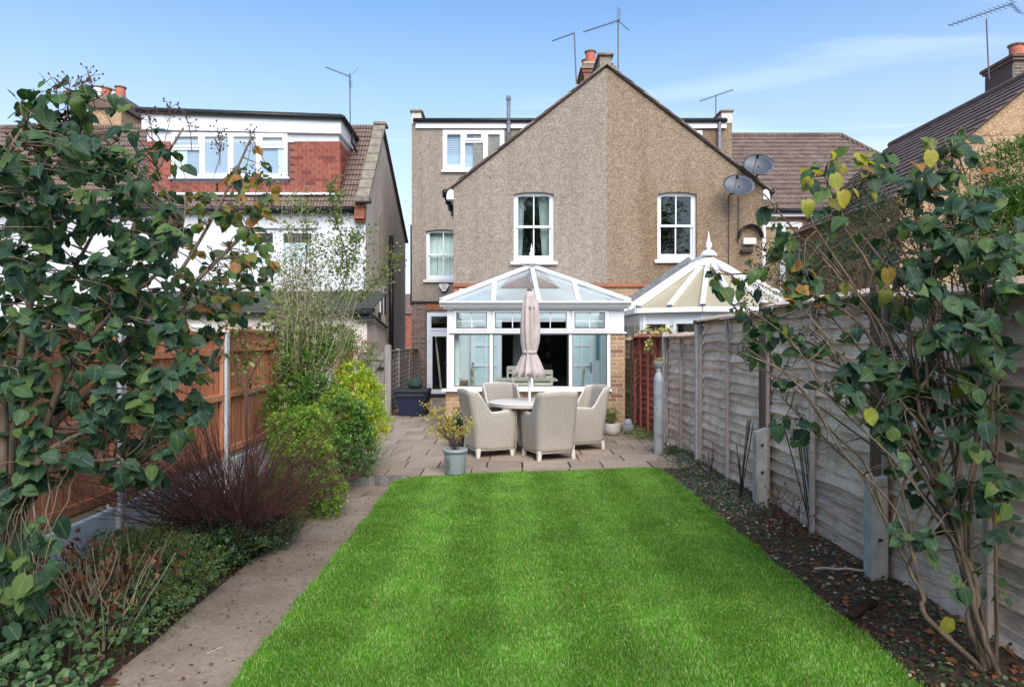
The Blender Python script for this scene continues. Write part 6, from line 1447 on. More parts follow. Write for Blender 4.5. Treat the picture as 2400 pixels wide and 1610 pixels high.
zone([(2150,480),(2390,420),(2390,1000),(2200,950)], 44, (3.2,3.6), (2,4), .072, ['leaf_lilac'])
zone([(2000,360),(2200,330),(2390,420),(2390,640),(2100,600)], 40, (3.4,3.8), (1,3), .068, ['leaf_lilac','leaf_lilac','leaf_lilac','leaf_autumn'])
zone([(2080,1000),(2390,900),(2390,1450),(2260,1400),(2150,1250)], 42, (3.2,3.5), (1,3), .066, ['leaf_lilac'])
zone([(1700,720),(1900,780),(2000,900),(1900,1000),(1800,880)], 20, (3.6,4.0), (1,3), .062, ['leaf_lilac'])
zone([(1810,960),(1900,980),(1890,1040),(1820,1030)], 9, (3.8,4.0), (1,3), .075, ['leaf_lilac'])
zone([(2100,1200),(2240,1230),(2220,1300),(2100,1270)], 6, (3.4,3.5), (1,2), .075, ['leaf_lilac'])
for (px_, py_, mt) in ((2330,1190,'leaf_yellow'),(2225,1450,'leaf_yellow'),(2035,960,'leaf_yellow'),(2245,900,'leaf_yellow'),(1955,410,'leaf_yellow'),(1970,450,'leaf_yellow'),(2180,355,'leaf_yellow'),(1890,470,'leaf_yellow'),(2080,630,'leaf_autumn'),(2075,680,'leaf_autumn')):
    leaves2.append((P(px_, py_, 3.4), Vector((rnd(-.3,.3),-.1,-1)), Vector((0,-1,.2)), .085, mt))
for k in range(150):                                             # fine bare twigs
    q = random.choice(nodes2)[0]; d_ = Vector((rnd(-1,.5), rnd(-.4,.4), rnd(-.3,.9) if q.z < 2.1 else rnd(-.5,.2))).normalized()*rnd(.12,.45)
    st2.tube(curve(q, q+d_, 4, (rnd(-.05,.05),0,rnd(-.04,.04)), .06), [.0032,.0026,.002,.0015,.001], 4)
st2.build('stems', X['bark'], rbk, smooth=True); place_leaves(rbk, leaves2, 300)
sd_ = MB()
for (px_, py_) in ((1755,700),(1770,660),(1790,620),(1920,690),(1900,760)):
    c0 = P(px_, py_, 3.8)
    for k in range(50): e_ = c0+Vector((rnd(-.05,.05),rnd(-.04,.04),rnd(-.10,.10))); sd_.lathe([(.001,-.005),(.006,0),(.001,.006)], e_, 5)
tag(sd_.build('seed_heads', X['twig_red'], rbk), kind='stuff')

# ------------------------------------------------------------------ bare dark-red twig shrub
dg = empty('twig_shrub', (-2.2, 5.5, 0), 'leafless dark red twiggy shrub spreading over the flower bed', 'shrub')
b = MB()
for k in range(560):
    a = rnd(0, 2*math.pi); r_ = abs(random.gauss(0, .16)); p0 = Vector((-2.22+math.cos(a)*r_, 5.5+math.sin(a)*r_*.9, -.03))
    el = math.acos(rnd(.42,1)); az = a+rnd(-.5,.5); L = rnd(.6,1.28)*(1.0 if el < .6 else .95)
    d_ = Vector((math.cos(az)*math.sin(el)*1.05-.05, math.sin(az)*math.sin(el), math.cos(el))); e_ = p0+d_*L
    e_.x = max(e_.x, -3.0); pts = curve(p0, e_, 5, (d_.x*-.06, d_.y*-.06, .08), .035); r0 = rnd(.0022,.0052)
    b.tube(pts, [r0, r0*.9, r0*.8, r0*.65, r0*.5, r0*.3], 4)
    for j in range(random.randint(2,5)):
        q = pts[random.randint(2,5)]; f_ = q+(d_+Vector((rnd(-.7,.7),rnd(-.7,.7),rnd(-.2,.6))))*rnd(.06,.22); b.tube([q, (q+f_)/2+Vector((rnd(-.01,.01),0,.01)), f_], [.0016,.0013,.0007], 3)
tag(b.build('twigs', X['twig_red'], dg), kind='stuff')
b = MB()
for k in range(40):
    a = rnd(0, 2*math.pi); p0 = Vector((-2.3+rnd(-.2,.2), 5.4+rnd(-.25,.25), -.03)); e_ = p0+Vector((rnd(-.9,.4), rnd(-.5,.3), rnd(.15,.6))); e_.x = max(e_.x, -3.0)
    b.tube(curve(p0, e_, 5, (0,0,.05), .05), [.005,.0045,.004,.003,.002,.001], 4)
tag(b.build('side_stems', X['twig_red'], dg), kind='stuff')

# ------------------------------------------------------------------ green shrubs along the left edge of the patio
def shrub(name, label, c, mat, ells, n, per, sl, ll, lw, stems=30, bark='bark_dark', **k):
    e = empty(name, (c[0], c[1], 0), label, 'shrub'); foliage(e, mat, ells, n, per, sl, ll, lw, **k)
    b = MB()
    for i in range(stems):
        el_ = random.choice(ells); t_ = Vector(el_[0])+Vector((rnd(-.7,.7)*el_[1][0], rnd(-.7,.7)*el_[1][1], rnd(-.5,.7)*el_[1][2]))
        b.tube(curve((c[0]+rnd(-.08,.08), c[1]+rnd(-.08,.08), -.05), t_, 5, (0,0,.05), .04), [.010,.008,.006,.005,.003,.002], 5)
    b.build('stems', X[bark], e); return e
E = lambda px_, py_, d_, rx, ry, rz: (tuple(P(px_, py_, d_)), (rx, ry, rz))
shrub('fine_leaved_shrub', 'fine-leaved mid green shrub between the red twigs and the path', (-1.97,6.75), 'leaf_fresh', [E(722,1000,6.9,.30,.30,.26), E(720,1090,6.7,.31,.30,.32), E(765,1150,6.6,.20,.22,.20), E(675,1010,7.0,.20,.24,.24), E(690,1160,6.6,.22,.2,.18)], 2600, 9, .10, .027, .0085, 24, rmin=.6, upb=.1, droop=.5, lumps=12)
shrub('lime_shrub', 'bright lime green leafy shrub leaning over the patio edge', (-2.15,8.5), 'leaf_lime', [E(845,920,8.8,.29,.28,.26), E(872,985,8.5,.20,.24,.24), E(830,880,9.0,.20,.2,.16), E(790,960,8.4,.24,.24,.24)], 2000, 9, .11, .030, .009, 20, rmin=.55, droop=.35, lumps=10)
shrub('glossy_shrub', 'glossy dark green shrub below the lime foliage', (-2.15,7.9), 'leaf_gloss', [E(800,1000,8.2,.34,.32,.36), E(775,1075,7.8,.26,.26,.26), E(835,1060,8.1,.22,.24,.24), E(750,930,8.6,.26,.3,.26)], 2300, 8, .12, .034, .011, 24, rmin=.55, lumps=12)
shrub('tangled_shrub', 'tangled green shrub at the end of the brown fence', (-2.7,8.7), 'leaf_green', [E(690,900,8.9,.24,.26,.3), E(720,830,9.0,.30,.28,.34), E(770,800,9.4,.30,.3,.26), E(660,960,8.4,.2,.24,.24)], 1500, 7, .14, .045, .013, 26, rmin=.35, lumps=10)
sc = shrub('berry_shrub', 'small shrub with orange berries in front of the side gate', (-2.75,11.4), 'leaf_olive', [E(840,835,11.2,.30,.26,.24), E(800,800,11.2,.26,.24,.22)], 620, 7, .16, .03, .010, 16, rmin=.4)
b = MB()
for k in range(150): q = Vector(P(838,825,11.05))+Vector((rnd(-.28,.24),rnd(-.28,.1),rnd(-.2,.22))); b.lathe([(.002,-.011),(.011,0),(.002,.011)], q, 5)
tag(b.build('berries', X['terracotta'], sc), kind='stuff')

# ------------------------------------------------------------------ tall climbing shrub with straw stems against the white house
ts = empty('climbing_shrub', (-2.75, 8.9, 0), 'tall shrub of straw-coloured stems and tiny leaves rising before the white house', 'shrub')
b = MB(); tips = []
for k in range(130):
    p0 = Vector((-2.72+rnd(-.16,.16), 8.95+rnd(-.15,.15), -.05+rnd(0,.5)))
    px_, py_ = random.choice([(rnd(635,735), rnd(440,680)), (rnd(660,800), rnd(520,720)), (rnd(700,850), rnd(640,760)), (rnd(640,720), rnd(600,760))])
    e_ = P(px_, py_, rnd(8.6,9.5)); pts = curve(p0, e_, 7, (rnd(-.12,.12), rnd(-.1,.1), rnd(-.1,.15)), .03)
    b.tube(pts, [.006,.0055,.005,.0042,.0035,.003,.0022,.0014], 4); tips.append(pts)
    for j in range(7):
        q = pts[random.randint(3,7)]; d_ = Vector((rnd(-1,1),rnd(-.6,.6),rnd(-.1,1))).normalized()*rnd(.1,.35); pp = curve(q, q+d_, 3, wobble=.08); b.tube(pp, [.0026,.002,.0015,.0008], 3); tips.append(pp)
tag(b.build('stems', X['twig_pale'], ts), kind='stuff')
def path_leaves(root, mat, paths, n, ll, lw, jit, lo=.4, name='foliage'):
    C = []
    for _ in range(n):
        pts = random.choice(paths); i = random.randint(int(len(pts)*lo), len(pts)-1); C.append(pts[i]+Vector((random.gauss(0,jit),random.gauss(0,jit),random.gauss(0,jit))))
    C = np.array([tuple(c) for c in C]); T = RNG.normal(size=(n,3))+np.array([0,0,-.3]); N = RNG.normal(size=(n,3))*.6+np.array([0,-.5,.6])
    V, F = small_leaves(C, T, N, ll*RNG.uniform(.7,1.3,n), lw*RNG.uniform(.7,1.3,n)); return tag(big_mesh(name, V, F, X[mat], root, np.repeat(RNG.random(n)*.98, 4)), kind='stuff')
path_leaves(ts, 'leaf_olive', tips, 7000, .034, .012, .05)
rib = []
for s_ in ([P(700,840,9.0), P(760,760,9.1), P(800,690,9.2), P(815,620,9.2), P(790,520,9.2), P(775,440,9.2), P(788,420,9.2)], [P(690,800,9.0), P(780,700,9.2), P(830,590,9.3), P(838,545,9.3)], [P(720,820,9.0), P(800,720,9.3), P(850,690,9.5), P(900,640,9.6), P(930,595,9.6)], [P(680,760,9), P(715,640,9.1), P(718,520,9.1), P(700,480,9.1)], [P(700,700,9), P(790,640,9.2), P(800,560,9.2), P(770,480,9.2)]):
    pts = smooth_path(s_, 5); rib.append(pts[len(pts)//3:])
b = MB()
for pts in rib: b.tube(pts, [.008*(1-.7*k/len(pts))+.001 for k in range(len(pts))], 5)
for pts in list(rib):
    for j in range(16):
        q = random.choice(pts); d_ = Vector((rnd(-1,1),rnd(-.5,.5),rnd(-.2,.9))).normalized()*rnd(.08,.3); pp = curve(q, q+d_, 3, wobble=.08); b.tube(pp, [.003,.0024,.0016,.0008], 3); rib.append(pp)
b.build('branches', X['bark_dark'], ts); path_leaves(ts, 'leaf_olive', rib, 2400, .040, .016, .05, .1)
# brown sapling in the bed by the fence
sp_ = empty('sapling', (PX(579,7.5), 7.5, 0), 'slender brown sapling forking low before the brown fence', 'sapling')
b = MB(); t0 = P(579,1150,7.5); saps = []
for s_, r0 in (([t0, P(578,960,7.5), P(580,880,7.5), P(575,800,7.5), P(560,690,7.5), P(575,600,7.6)], .016), ([P(577,935,7.5), P(560,880,7.5), P(545,830,7.5), P(530,760,7.5), P(500,700,7.5)], .012), ([P(580,925,7.5), P(625,905,7.6), P(690,850,7.8), P(715,770,7.9), P(760,700,8.0), P(830,660,8.1)], .013), ([P(580,900,7.5), P(610,840,7.5), P(640,780,7.5), P(650,700,7.5)], .009)):
    pts = smooth_path(s_, 4); b.tube(pts, [r0*(1-.7*k/len(pts)) for k in range(len(pts))], 6); saps.append(pts)
for pts in list(saps):
    for j in range(22):
        q = random.choice(pts[3:]); d_ = Vector((rnd(-1,1),rnd(-.5,.5),rnd(-.1,1))).normalized()*rnd(.15,.6); pp = curve(q, q+d_, 4, wobble=.06); b.tube(pp, [.004,.003,.0025,.0018,.001], 4); saps.append(pp)
b.build('branches', X['bark_dark'], sp_); path_leaves(sp_, 'leaf_olive', saps, 500, .06, .022, .04)

# ------------------------------------------------------------------ beyond the right fence: conifer, bare tree, dark shrub
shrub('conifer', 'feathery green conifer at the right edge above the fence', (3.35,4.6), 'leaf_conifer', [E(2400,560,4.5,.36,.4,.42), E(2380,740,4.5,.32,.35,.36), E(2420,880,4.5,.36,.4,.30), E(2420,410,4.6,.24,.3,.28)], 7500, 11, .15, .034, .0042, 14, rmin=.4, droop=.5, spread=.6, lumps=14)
bt = empty('bare_tree', (PX(2250,6.2), 6.2, 0), 'leafless thorny tree with fine dark twigs behind the fence', 'tree')
b = MB(); paths = []
def grow(p, d_, L, r0, lev):
    e_ = p+d_*L; e_.z = min(e_.z, 3.15+rnd(0,.25)+max(0, (e_.x-4.1)*.5)); pts = curve(p, e_, 5, (rnd(-.05,.05)*L, 0, rnd(-.08,.08)*L), .05); b.tube(pts, [r0*(1-.5*k/5) for k in range(6)], 5 if lev < 2 else 3); paths.append(pts)
    if lev >= 4: return
    for k in range((5, 5, 4, 4)[lev]):
        q = pts[random.randint(2,5)]; nd_ = (d_*.55+Vector((rnd(-1,1), rnd(-.7,.7), rnd(-.5,.9)))).normalized(); grow(q, nd_, L*rnd(.45,.75), r0*.52, lev+1)
tr0 = Vector((PX(2245,6.2), 6.2, 0)); b.tube([tr0, tr0+Vector((.03,0,1.2)), P(2260,620,6.2)], [.05,.045,.04], 7)
for d_, L in (((.15,0,1),.75), ((-.9,-.1,.15),.6), ((.6,.1,.6),.6), ((-.5,.2,.6),.55), ((.9,0,.3),.6), ((.3,0,-.2),.5)): grow(P(2260,620,6.2), Vector(d_).normalized(), L, .022, 0)
tag(b.build('branches', X['bark_dark'], bt), kind='stuff'); path_leaves(bt, 'leaf_yellow', paths[len(paths)//2:], 160, .05, .02, .04)
ds = shrub('dark_shrub', 'dense dim shrub of fine twigs behind the lapped fence', (PX(2020,6.6), 6.6), 'leaf_dark', [E(2010,540,6.6,.36,.3,.36), E(2060,470,6.6,.26,.26,.26), E(1950,620,6.6,.32,.3,.28), E(2120,590,6.6,.32,.3,.3), E(1850,640,6.8,.22,.3,.2)], 1500, 7, .12, .03, .007, 60, rmin=.2)

# ------------------------------------------------------------------ low plants in the left bed
gp_ = empty('geranium_patch', (-2.4, 4.4, 0)); tag(gp_, 'low green geranium foliage spreading along the path edge', 'ground cover', kind='stuff')
n = 8000; xs = RNG.uniform(-2.95,-1.93,n); ys = RNG.uniform(2.9,5.9,n)
dens = .5+.5*np.sin(xs*6+ys*2.2)*np.cos(ys*3.1-xs*2); keep = (RNG.random(n) < .25+.75*dens) & ~((ys > 5.0) & (xs > -2.05)); xs, ys = xs[keep], ys[keep]; n = len(xs)
hh = np.clip(.04+.20*np.abs(np.sin(xs*4.2+1)*np.cos(ys*2.6)), .03, .3)*np.clip((-1.86-xs)/.25, .25, 1)
C = np.stack([xs, ys, hh*RNG.uniform(.35,1.1,n)], 1)
def disc_leaves(C, R_, tilt=.5):
    n = len(C); N = unit(RNG.normal(size=(n,3))*tilt+np.array([0,-.35,1])); A = unit(np.cross(N, RNG.normal(size=(n,3)))); B = np.cross(N, A); Vs = [C-N*.15*R_[:,None]]
    for k in range(7):
        a = 2*math.pi*k/7; rr = R_*(1.0 if k % 2 else .82); Vs.append(C+(A*math.cos(a)+B*math.sin(a))*rr[:,None]+N*RNG.uniform(-.1,.2,n)[:,None]*R_[:,None])
    V = np.stack(Vs, 1).reshape(-1,3); i = np.arange(n)[:,None]*8; F = np.concatenate([np.concatenate([i, i+1+k, i+1+(k+1) % 7], 1) for k in range(7)], 0); return V, F
V, F = disc_leaves(C, RNG.uniform(.010,.026,n)); rv = np.repeat(np.clip(RNG.beta(2,2,n), .02, .98), 8)
tag(big_mesh('foliage', V, F, X['leaf_geranium'], gp_, rv, np.tile(np.array([[.5,.1]]*8), (n,1)).reshape(-1,2)+.2), kind='stuff')
b = MB()
for k in range(0, n, 6): b.tube([(C[k][0]+rnd(-.02,.02), C[k][1]+rnd(-.02,.02), -.05), tuple(C[k])], .0018, 3, False)
tag(b.build('stalks', X['leaf_geranium'], gp_), kind='stuff')
shrub('feathery_plant', 'loose feathery grey-green plant spilling towards the path', (-2.2,4.35), 'leaf_olive', [((-2.2,4.4,.12),(.26,.40,.16)), ((-2.05,3.9,.08),(.14,.3,.12)), ((-2.5,4.7,.14),(.25,.3,.16))], 1300, 8, .11, .02, .005, 16, rmin=.35)
shrub('evergreen_mound', 'low dark evergreen mound at the foot of the red twigs', (-2.2,5.2), 'leaf_dark', [((-2.25,5.15,.06),(.34,.26,.16)), ((-1.98,5.55,.05),(.22,.3,.13))], 1500, 6, .07, .022, .008, 10, rmin=.5)
shrub('variegated_mound', 'low pale variegated plant edging the path by the red twigs', (-1.98,6.0), 'leaf_olive', [((-2.0,5.95,.05),(.16,.4,.12)), ((-2.0,6.4,.05),(.12,.3,.10))], 700, 6, .06, .02, .007, 6, rmin=.5)
dp = empty('dried_flower_clump', (-2.3, 3.75, 0), 'clump of dead brown flower heads on straw stalks in the flower bed', 'plant')
b = MB(); hb = MB(); paths = []
for k in range(95):
    p0 = Vector((-2.28+rnd(-.2,.2), 3.75+rnd(-.18,.18), -.02)); L = rnd(.25,.62); d_ = Vector((rnd(-.55,.65), rnd(-.4,.3), 1)).normalized(); e_ = p0+d_*L; pts = curve(p0, e_, 4, (0,0,0), .04); b.tube(pts, [.0035,.003,.0028,.0024,.002], 4); paths.append(pts)
tag(b.build('stalks', X['twig_pale'], dp), kind='stuff')
C = []
for pts in random.sample(paths, 52):
    for j in range(8): C.append(tuple(pts[-1]+Vector((random.gauss(0,.018),random.gauss(0,.018),rnd(-.11,.02)))))
C = np.array(C); n = len(C); V, F = small_leaves(C, RNG.normal(size=(n,3))*.5+np.array([0,0,-1]), RNG.normal(size=(n,3)), RNG.uniform(.03,.065,n), RNG.uniform(.008,.02,n), .4)
tag(big_mesh('flower_heads', V, F, X['leaf_brown'], dp, np.repeat(RNG.random(n)*.9, 4)), kind='stuff')
for i, (px_, py_, d_, n_) in enumerate(((610,1285,5.25,9),(600,1300,5.1,6))): pass
hy = empty('broad_leaf_plant', (PX(605,5.2), 5.2, 0), 'small plant with ribbed broad leaves at the path edge', 'plant'); ls = []
for k in range(14): a = k*2.4; c0 = Vector((PX(598,5.2), 5.2, .03)); ls.append((c0+Vector((math.cos(a)*.02, math.sin(a)*.02, .02)), Vector((math.cos(a), math.sin(a), .35)), Vector((0,-.1,1)), rnd(.08,.14), 'leaf_geranium'))
for (p, t_, n_, s, mt) in ls: inst(leaf_data(random.randrange(len(LEAF)), mt), 'leaf', hy, orient(p-hy.location, t_, n_, s))
# wire plant support in the bed
ws_ = empty('wire_support', (PX(330,3.6), 3.55, 0), 'black wire half-hoop plant support among the geraniums', 'plant support')
for (a_, c_) in ((P(250,1470,3.5), P(240,1590,3.5)), (P(352,1380,3.75), P(348,1500,3.75)), (P(305,1375,3.9), P(302,1490,3.9))): MB().tube([(a_.x,a_.y,a_.z+.02),(a_.x,a_.y,-.05)], .004, 5).build('leg', X['iron'], ws_)
MB().tube([P(250,1467,3.5), P(300,1452,3.45), P(352,1380,3.75), P(305,1375,3.9), P(280,1385,3.95)], .004, 5).build('hoop', X['iron'], ws_)

# ------------------------------------------------------------------ right bed: ground cover, litter, fans, rose stems, stick, log
n = 9000; ys = RNG.uniform(2.6,10.3,n); xs = RNG.uniform(1.97,2.55,n); dn = .5+.5*np.sin(ys*4.1+xs*3)*np.cos(xs*9+ys*1.7); k_ = RNG.random(n) < np.where(ys > 6.5, .95, .12+.6*dn**2); xs, ys = xs[k_], ys[k_]; n = len(xs)
C = np.stack([xs, ys, np.array([zr(a, c) for a, c in zip(xs, ys)])+RNG.uniform(.005,.045,n)], 1)
V, F = small_leaves(C, RNG.normal(size=(n,3))*np.array([1,1,.3]), RNG.normal(size=(n,3))*.4+np.array([0,-.2,1]), RNG.uniform(.016,.034,n), RNG.uniform(.007,.013,n))
gcv = tag(big_mesh('ground_cover', V, F, X['leaf_dark'], None, np.repeat(np.clip(RNG.random(n)*1.1,0,.999), 4)), 'low creeping ivy-like ground cover along the fence foot', 'ground cover', kind='stuff')
def stones(name, label, n, xr, yr, zf, r_=(.006,.016)):
    xs = RNG.uniform(*xr, n); ys = RNG.uniform(*yr, n); C = np.stack([xs, ys, np.array([zf(a, c) for a, c in zip(xs, ys)])], 1); rr = RNG.uniform(*r_, n)[:, None]
    dirs = np.array([(1,0,0),(-1,0,0),(0,1,0),(0,-1,0),(0,0,.7),(0,0,-.7)]); V = (C[:, None, :]+dirs[None]*rr[:, None, :]*RNG.uniform(.6,1.2,(n,6,1))).reshape(-1,3)
    f0 = np.array([(0,2,4),(2,1,4),(1,3,4),(3,0,4),(2,0,5),(1,2,5),(3,1,5),(0,3,5)]); F = (np.arange(n)[:, None, None]*6+f0[None]).reshape(-1,3)
    return tag(big_mesh(name, V, F, X['stone'], None, np.repeat(RNG.random(n), 6)), label, 'gravel', kind='stuff')
X['stone'] = brickmat('garden_stone', [(0,(.20,.16,.13)),(.5,(.38,.33,.28)),(.85,(.52,.47,.41)),(1,(.62,.58,.52))], 60)
stones('gravel', 'pale grit and small stones in the bed beside the grey cylinder', 2400, (1.97,2.5), (6.4,9.7), zr); stones('bed_stones', 'scattered stones in the bed near the leafy stems', 170, (1.97,2.5), (2.6,6.4), zr, (.006,.022))
def litter(name, label, n, xr, yr, zf, mat, l=(.02,.05)):
    xs = RNG.uniform(*xr, n); ys = RNG.uniform(*yr, n); C = np.stack([xs, ys, np.array([zf(a, c) for a, c in zip(xs, ys)])+RNG.uniform(.006,.016,n)], 1)
    L = RNG.uniform(*l, n); V, F = small_leaves(C, RNG.normal(size=(n,3))*np.array([1,1,.15]), RNG.normal(size=(n,3))*.25+np.array([0,0,1]), L, L*RNG.uniform(.22,.42,n), .35)
    return tag(big_mesh(name, V, F, X[mat], None, np.repeat(RNG.random(n), 4)), label, 'leaf litter', kind='stuff')
litter('leaf_litter', 'brown and orange fallen leaves on the soil by the fence', 520, (1.98,2.55), (2.6,8.5), zr, 'leaf_litter', (.025,.065))
litter('dark_litter', 'dark rotting leaves and bark on the soil by the fence', 900, (1.98,2.55), (2.4,6.5), zr, 'leaf_brown', (.015,.045))
litter('leaf_litter', 'fallen leaves gathered between the bed and the path', 420, (-2.12,-1.93), (4.6,8.0), lambda a, c: pz(c)-.006, 'leaf_litter', (.012,.03))
litter('bed_litter', 'dark rotting leaves in the bed under the shrubs', 900, (-2.9,-1.95), (2.6,7.5), zl, 'leaf_brown', (.015,.04))
litter('patio_litter', 'a few pale dry leaves scattered on the patio slabs', 26, (-2.3,2.2), (8.4,13.0), lambda a, c: .004, 'leaf_litter', (.025,.06))
litter('path_debris', 'small dark bits of leaf and twig on the path', 330, (-1.94,-1.33), (2.6,7.6), lambda a, c: pz(c)-.001, 'leaf_brown', (.008,.03))
def fan(label, base, tops, r=.005):
    e = empty('fan_support', base); tag(e, label, 'plant support')
    for t_ in tops: MB().tube([Vector(base)+Vector((rnd(-.03,.03),rnd(-.02,.02),-.05)), t_], r, 5).build('rod', X['iron'], e)
    return e
fan('black iron fan support before the far concrete spur', P(1735,1160,6.95), [P(q, w_, 6.95+rnd(-.05,.1)) for q, w_ in ((1726,1040),(1733,1070),(1752,985),(1756,985),(1760,983),(1766,990))])
fan('black iron fan support between the two concrete spurs', P(1905,1240,5.75), [P(q, w_, 5.75+rnd(-.05,.1)) for q, w_ in ((1838,1000),(1868,1005),(1872,1005),(1880,1010),(1888,1015),(1896,1030))])
fan('small black iron fan support by the first tall fence panel', P(1665,1120,8.1), [P(q, w_, 8.1) for q, w_ in ((1672,1035),(1676,1050),(1660,1060))], .004)
for (lab, bx, dd) in (('thorny bare rose stems at the foot of the far concrete spur', 1810, 6.3), ('thorny bare rose stems beside the middle fan support', 1850, 5.6)):
    e = empty('rose_stems', P(bx,800+2560/dd,dd)); tag(e, lab, 'plant'); b = MB(); pp = []
    for k in range(14):
        p0 = P(bx, 800+2560/dd, dd)+Vector((rnd(-.12,.12),rnd(-.12,.12),-.03)); pts = curve(p0, p0+Vector((rnd(-.22,.2),rnd(-.15,.15),rnd(.15,.42))), 4, wobble=.1); b.tube(pts, [.005,.004,.003,.0025,.0015], 4); pp.append(pts)
    b.build('stems', X['twig_red'], e); path_leaves(e, 'leaf_litter', pp, 26, .035, .012, .02)
MB().tube([P(1960,1290,5.2), P(1985,1282,5.25), P(2010,1278,5.3)], .006, 5); 
lg = MB(); lg.tube(curve((1.98,3.95,.01),(2.22,4.12,.02), 6, (0,0,.02), .03), [.022,.03,.034,.034,.032,.028,.018], 8); tag(lg.build('log', X['log'], smooth=True), 'short dark log lying on the soil at the lawn edge', 'log')
sk_ = MB(); sk_.tube(curve((2.12,4.72,.03),(2.44,4.60,.05), 5, (0,0,.01), .02), .008, 5); tag(sk_.build('stick', X['twig_pale']), 'pale straight stick lying among the ground cover', 'stick')
sk_ = MB(); sk_.tube(curve((-1.60,3.62,-.052),(-1.54,3.70,-.052), 4, (.01,0,.004), .05), .004, 5); tag(sk_.build('stick', X['twig_pale']), 'short pale twig lying on the path', 'stick')
bl = inst(leaf_data(1,'leaf_litter'), 'fallen_leaf', None, orient(P(245,1600,3.28), (1,.5,0), (0,0,1), .09)); tag(bl, 'single curled orange leaf lying on the path corner', 'leaf')
iv = empty('ivy', (2.5, 11.8, 1.8), 'cream variegated ivy trailing over the red fence panel', 'ivy'); pts_ = [smooth_path([P(1480,800,13.2), P(1505,775,12.8), P(1530,784,12.0), P(1555,776,11.4), P(1575,778,11.0)], 6), smooth_path([P(1555,778,11.4), P(1535,792,11.5), P(1520,815,11.6)], 5)]
b = MB(); [b.tube(p, .008, 5) for p in pts_]; b.build('stem', X['bark_dark'], iv); path_leaves(iv, 'leaf_variegated', pts_, 420, .05, .021, .045, 0)
n = 900; xs = RNG.normal(2.24,.14,n); ys = RNG.uniform(10.9,12.9,n); k_ = (xs < 2.5) & (xs > 1.85); xs, ys = xs[k_], ys[k_]; n = len(xs); C = np.stack([xs, ys, RNG.uniform(.01,.09,n)], 1); V, F = small_leaves(C, RNG.normal(size=(n,3)), RNG.normal(size=(n,3))*.4+np.array([0,-.3,1]), RNG.uniform(.02,.045,n), RNG.uniform(.01,.018,n))
tag(big_mesh('weeds', V, F, X['leaf_olive'], None, np.repeat(RNG.random(n), 4)), 'weeds growing at the foot of the red fence panel', 'weeds', kind='stuff')
# ------------------------------------------------------------------ potted plants
pa = empty('acer', (PX(1067,8.28), 8.28, .25), 'small acer with pale yellow leaves growing in the grey pot', 'potted plant'); b = MB(); pp = []
for (px_, py_) in ((1000,955),(1015,975),(1040,960),(1060,965),(1085,1005),(1030,1010),(1070,1020),(1045,1000),(1010,1000),(1095,975)):
    pts = curve((PX(1067,8.28)+rnd(-.04,.03), 8.28+rnd(-.03,.03), .25), P(px_, py_, 8.28+rnd(-.12,.12)), 6, (.02,0,.04), .03); b.tube(pts, [.006,.005,.0045,.004,.003,.002,.0012], 5); pp.append(pts)
    for j in range(7): q = pts[random.randint(3,6)]; p2_ = curve(q, q+Vector((rnd(-.16,.12),rnd(-.1,.1),rnd(-.03,.07))), 3, wobble=.05); b.tube(p2_, [.002,.0016,.0012,.0008], 3); pp.append(p2_)
b.build('stems', X['twig_red'], pa); path_leaves(pa, 'leaf_acer', pp, 1250, .028, .009, .016, .45)
def potted(label, c, h, r_, mat, n, ll):
    e = empty('potted_shrub', c); tag(e, label, 'potted plant'); b = MB(); pp = []
    for k in range(26): pts = curve(Vector(c)+Vector((rnd(-.05,.05),rnd(-.05,.05),0)), Vector(c)+Vector((rnd(-r_,r_),rnd(-r_,r_),rnd(.5,1)*h)), 4, wobble=.05); b.tube(pts, [.003,.0026,.002,.0016,.001], 4); pp.append(pts)
    b.build('stems', X['bark_dark'], e); path_leaves(e, mat, pp, n, ll, ll*.35, .02, .3)
potted('bushy little shrub growing in the pale stone pot', (PX(1430,11.65), 11.65, .18), .30, .15, 'leaf_olive', 700, .03)
potted('dark leafy shrub growing in the blue pot', (PX(1068,10.2), 10.35, .21), .34, .17, 'leaf_dark', 700, .045)
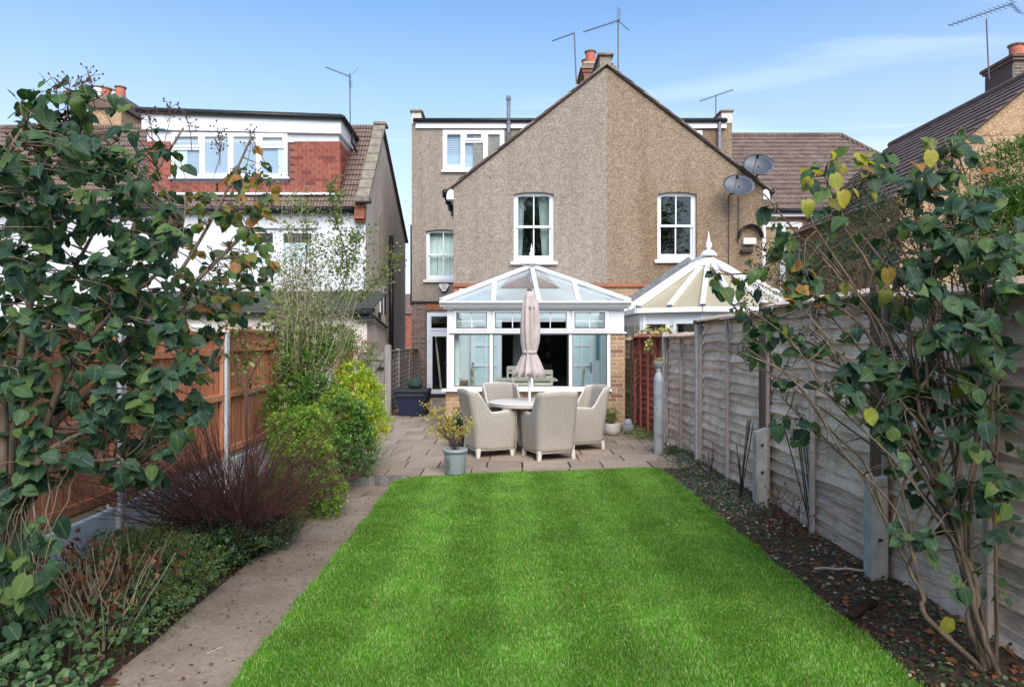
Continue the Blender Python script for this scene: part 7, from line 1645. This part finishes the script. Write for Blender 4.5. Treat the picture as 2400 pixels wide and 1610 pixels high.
potted('yellow-green sedum tuft in the bowl on the metal cylinder', (gc_[0], gc_[1], gc_[2]+1.32), .06, .055, 'leaf_variegated', 260, .02)

# ------------------------------------------------------------------ trees at the end of the garden, behind the camera: they shade the near lawn and show in the sash windows
def garden_tree(label, x, y, h, rad):
    e = empty('garden_tree', (x, y, 0)); tag(e, label, 'tree', 'trees at the end of the garden'); b = MB(); tips = []
    b.tube(curve((x,y,-.1), (x+rnd(-.3,.3),y,h*.5), 6, wobble=.02), [.24,.21,.19,.17,.15,.13,.11], 9)
    for k in range(16):
        z0 = h*rnd(.28,.5); a = rnd(0,6.28); p1_ = Vector((x+math.cos(a)*rad*rnd(.5,.95), y+math.sin(a)*rad*rnd(.5,.95), h*rnd(.55,.95))); b.tube(curve((x,y,z0), p1_, 6, (0,0,.2), .05), [.07,.06,.05,.04,.03,.02,.012], 6)
    b.build('trunk', X['bark_dark'], e, smooth=True)
    ells = [((x+rnd(-.5,.5)*rad, y+rnd(-.5,.5)*rad, h*rnd(.52,.86)), (rad*rnd(.4,.55), rad*rnd(.4,.55), h*rnd(.12,.18))) for k in range(9)]
    foliage(e, 'leaf_gloss', ells, 1500, 7, .45, .16, .06, rmin=.45, name='crown')
garden_tree('tall leafy tree reflected darkest in the sash windows', -4.2, -17, 13.0, 3.2)
garden_tree('broad leafy tree at the end of the garden, reflected beside the tall one', 2.2, -18, 14.0, 3.6)
garden_tree('leafy tree on the neighbours' + "'" + ' side of the garden end', 9.0, -17, 12.5, 3.2)
garden_tree('dark tree beyond the brown fence, outside the picture', -11.4, -14.0, 11.5, 3.0)

hg = empty('unseen_hedge', (0, -9.6, 0), 'unseen wall of foliage added behind the viewer to darken the conservatory reflections', 'unseen_hedge')  # unseen greenery, added so the conservatory glass reflects dark instead of bright horizon
foliage(hg, 'leaf_gloss', [((x_, -9.6, z_), (.95, .5, .8)) for x_ in np.arange(-7.5, 8.6, 1.2) for z_ in (.7, 1.6, 2.5)], 5200, 6, .2, .09, .035, rmin=.5)
MB().box(-8.2, 9.0, -9.75, -9.45, -.1, 2.9).build('core', X['bark_dark'], hg)
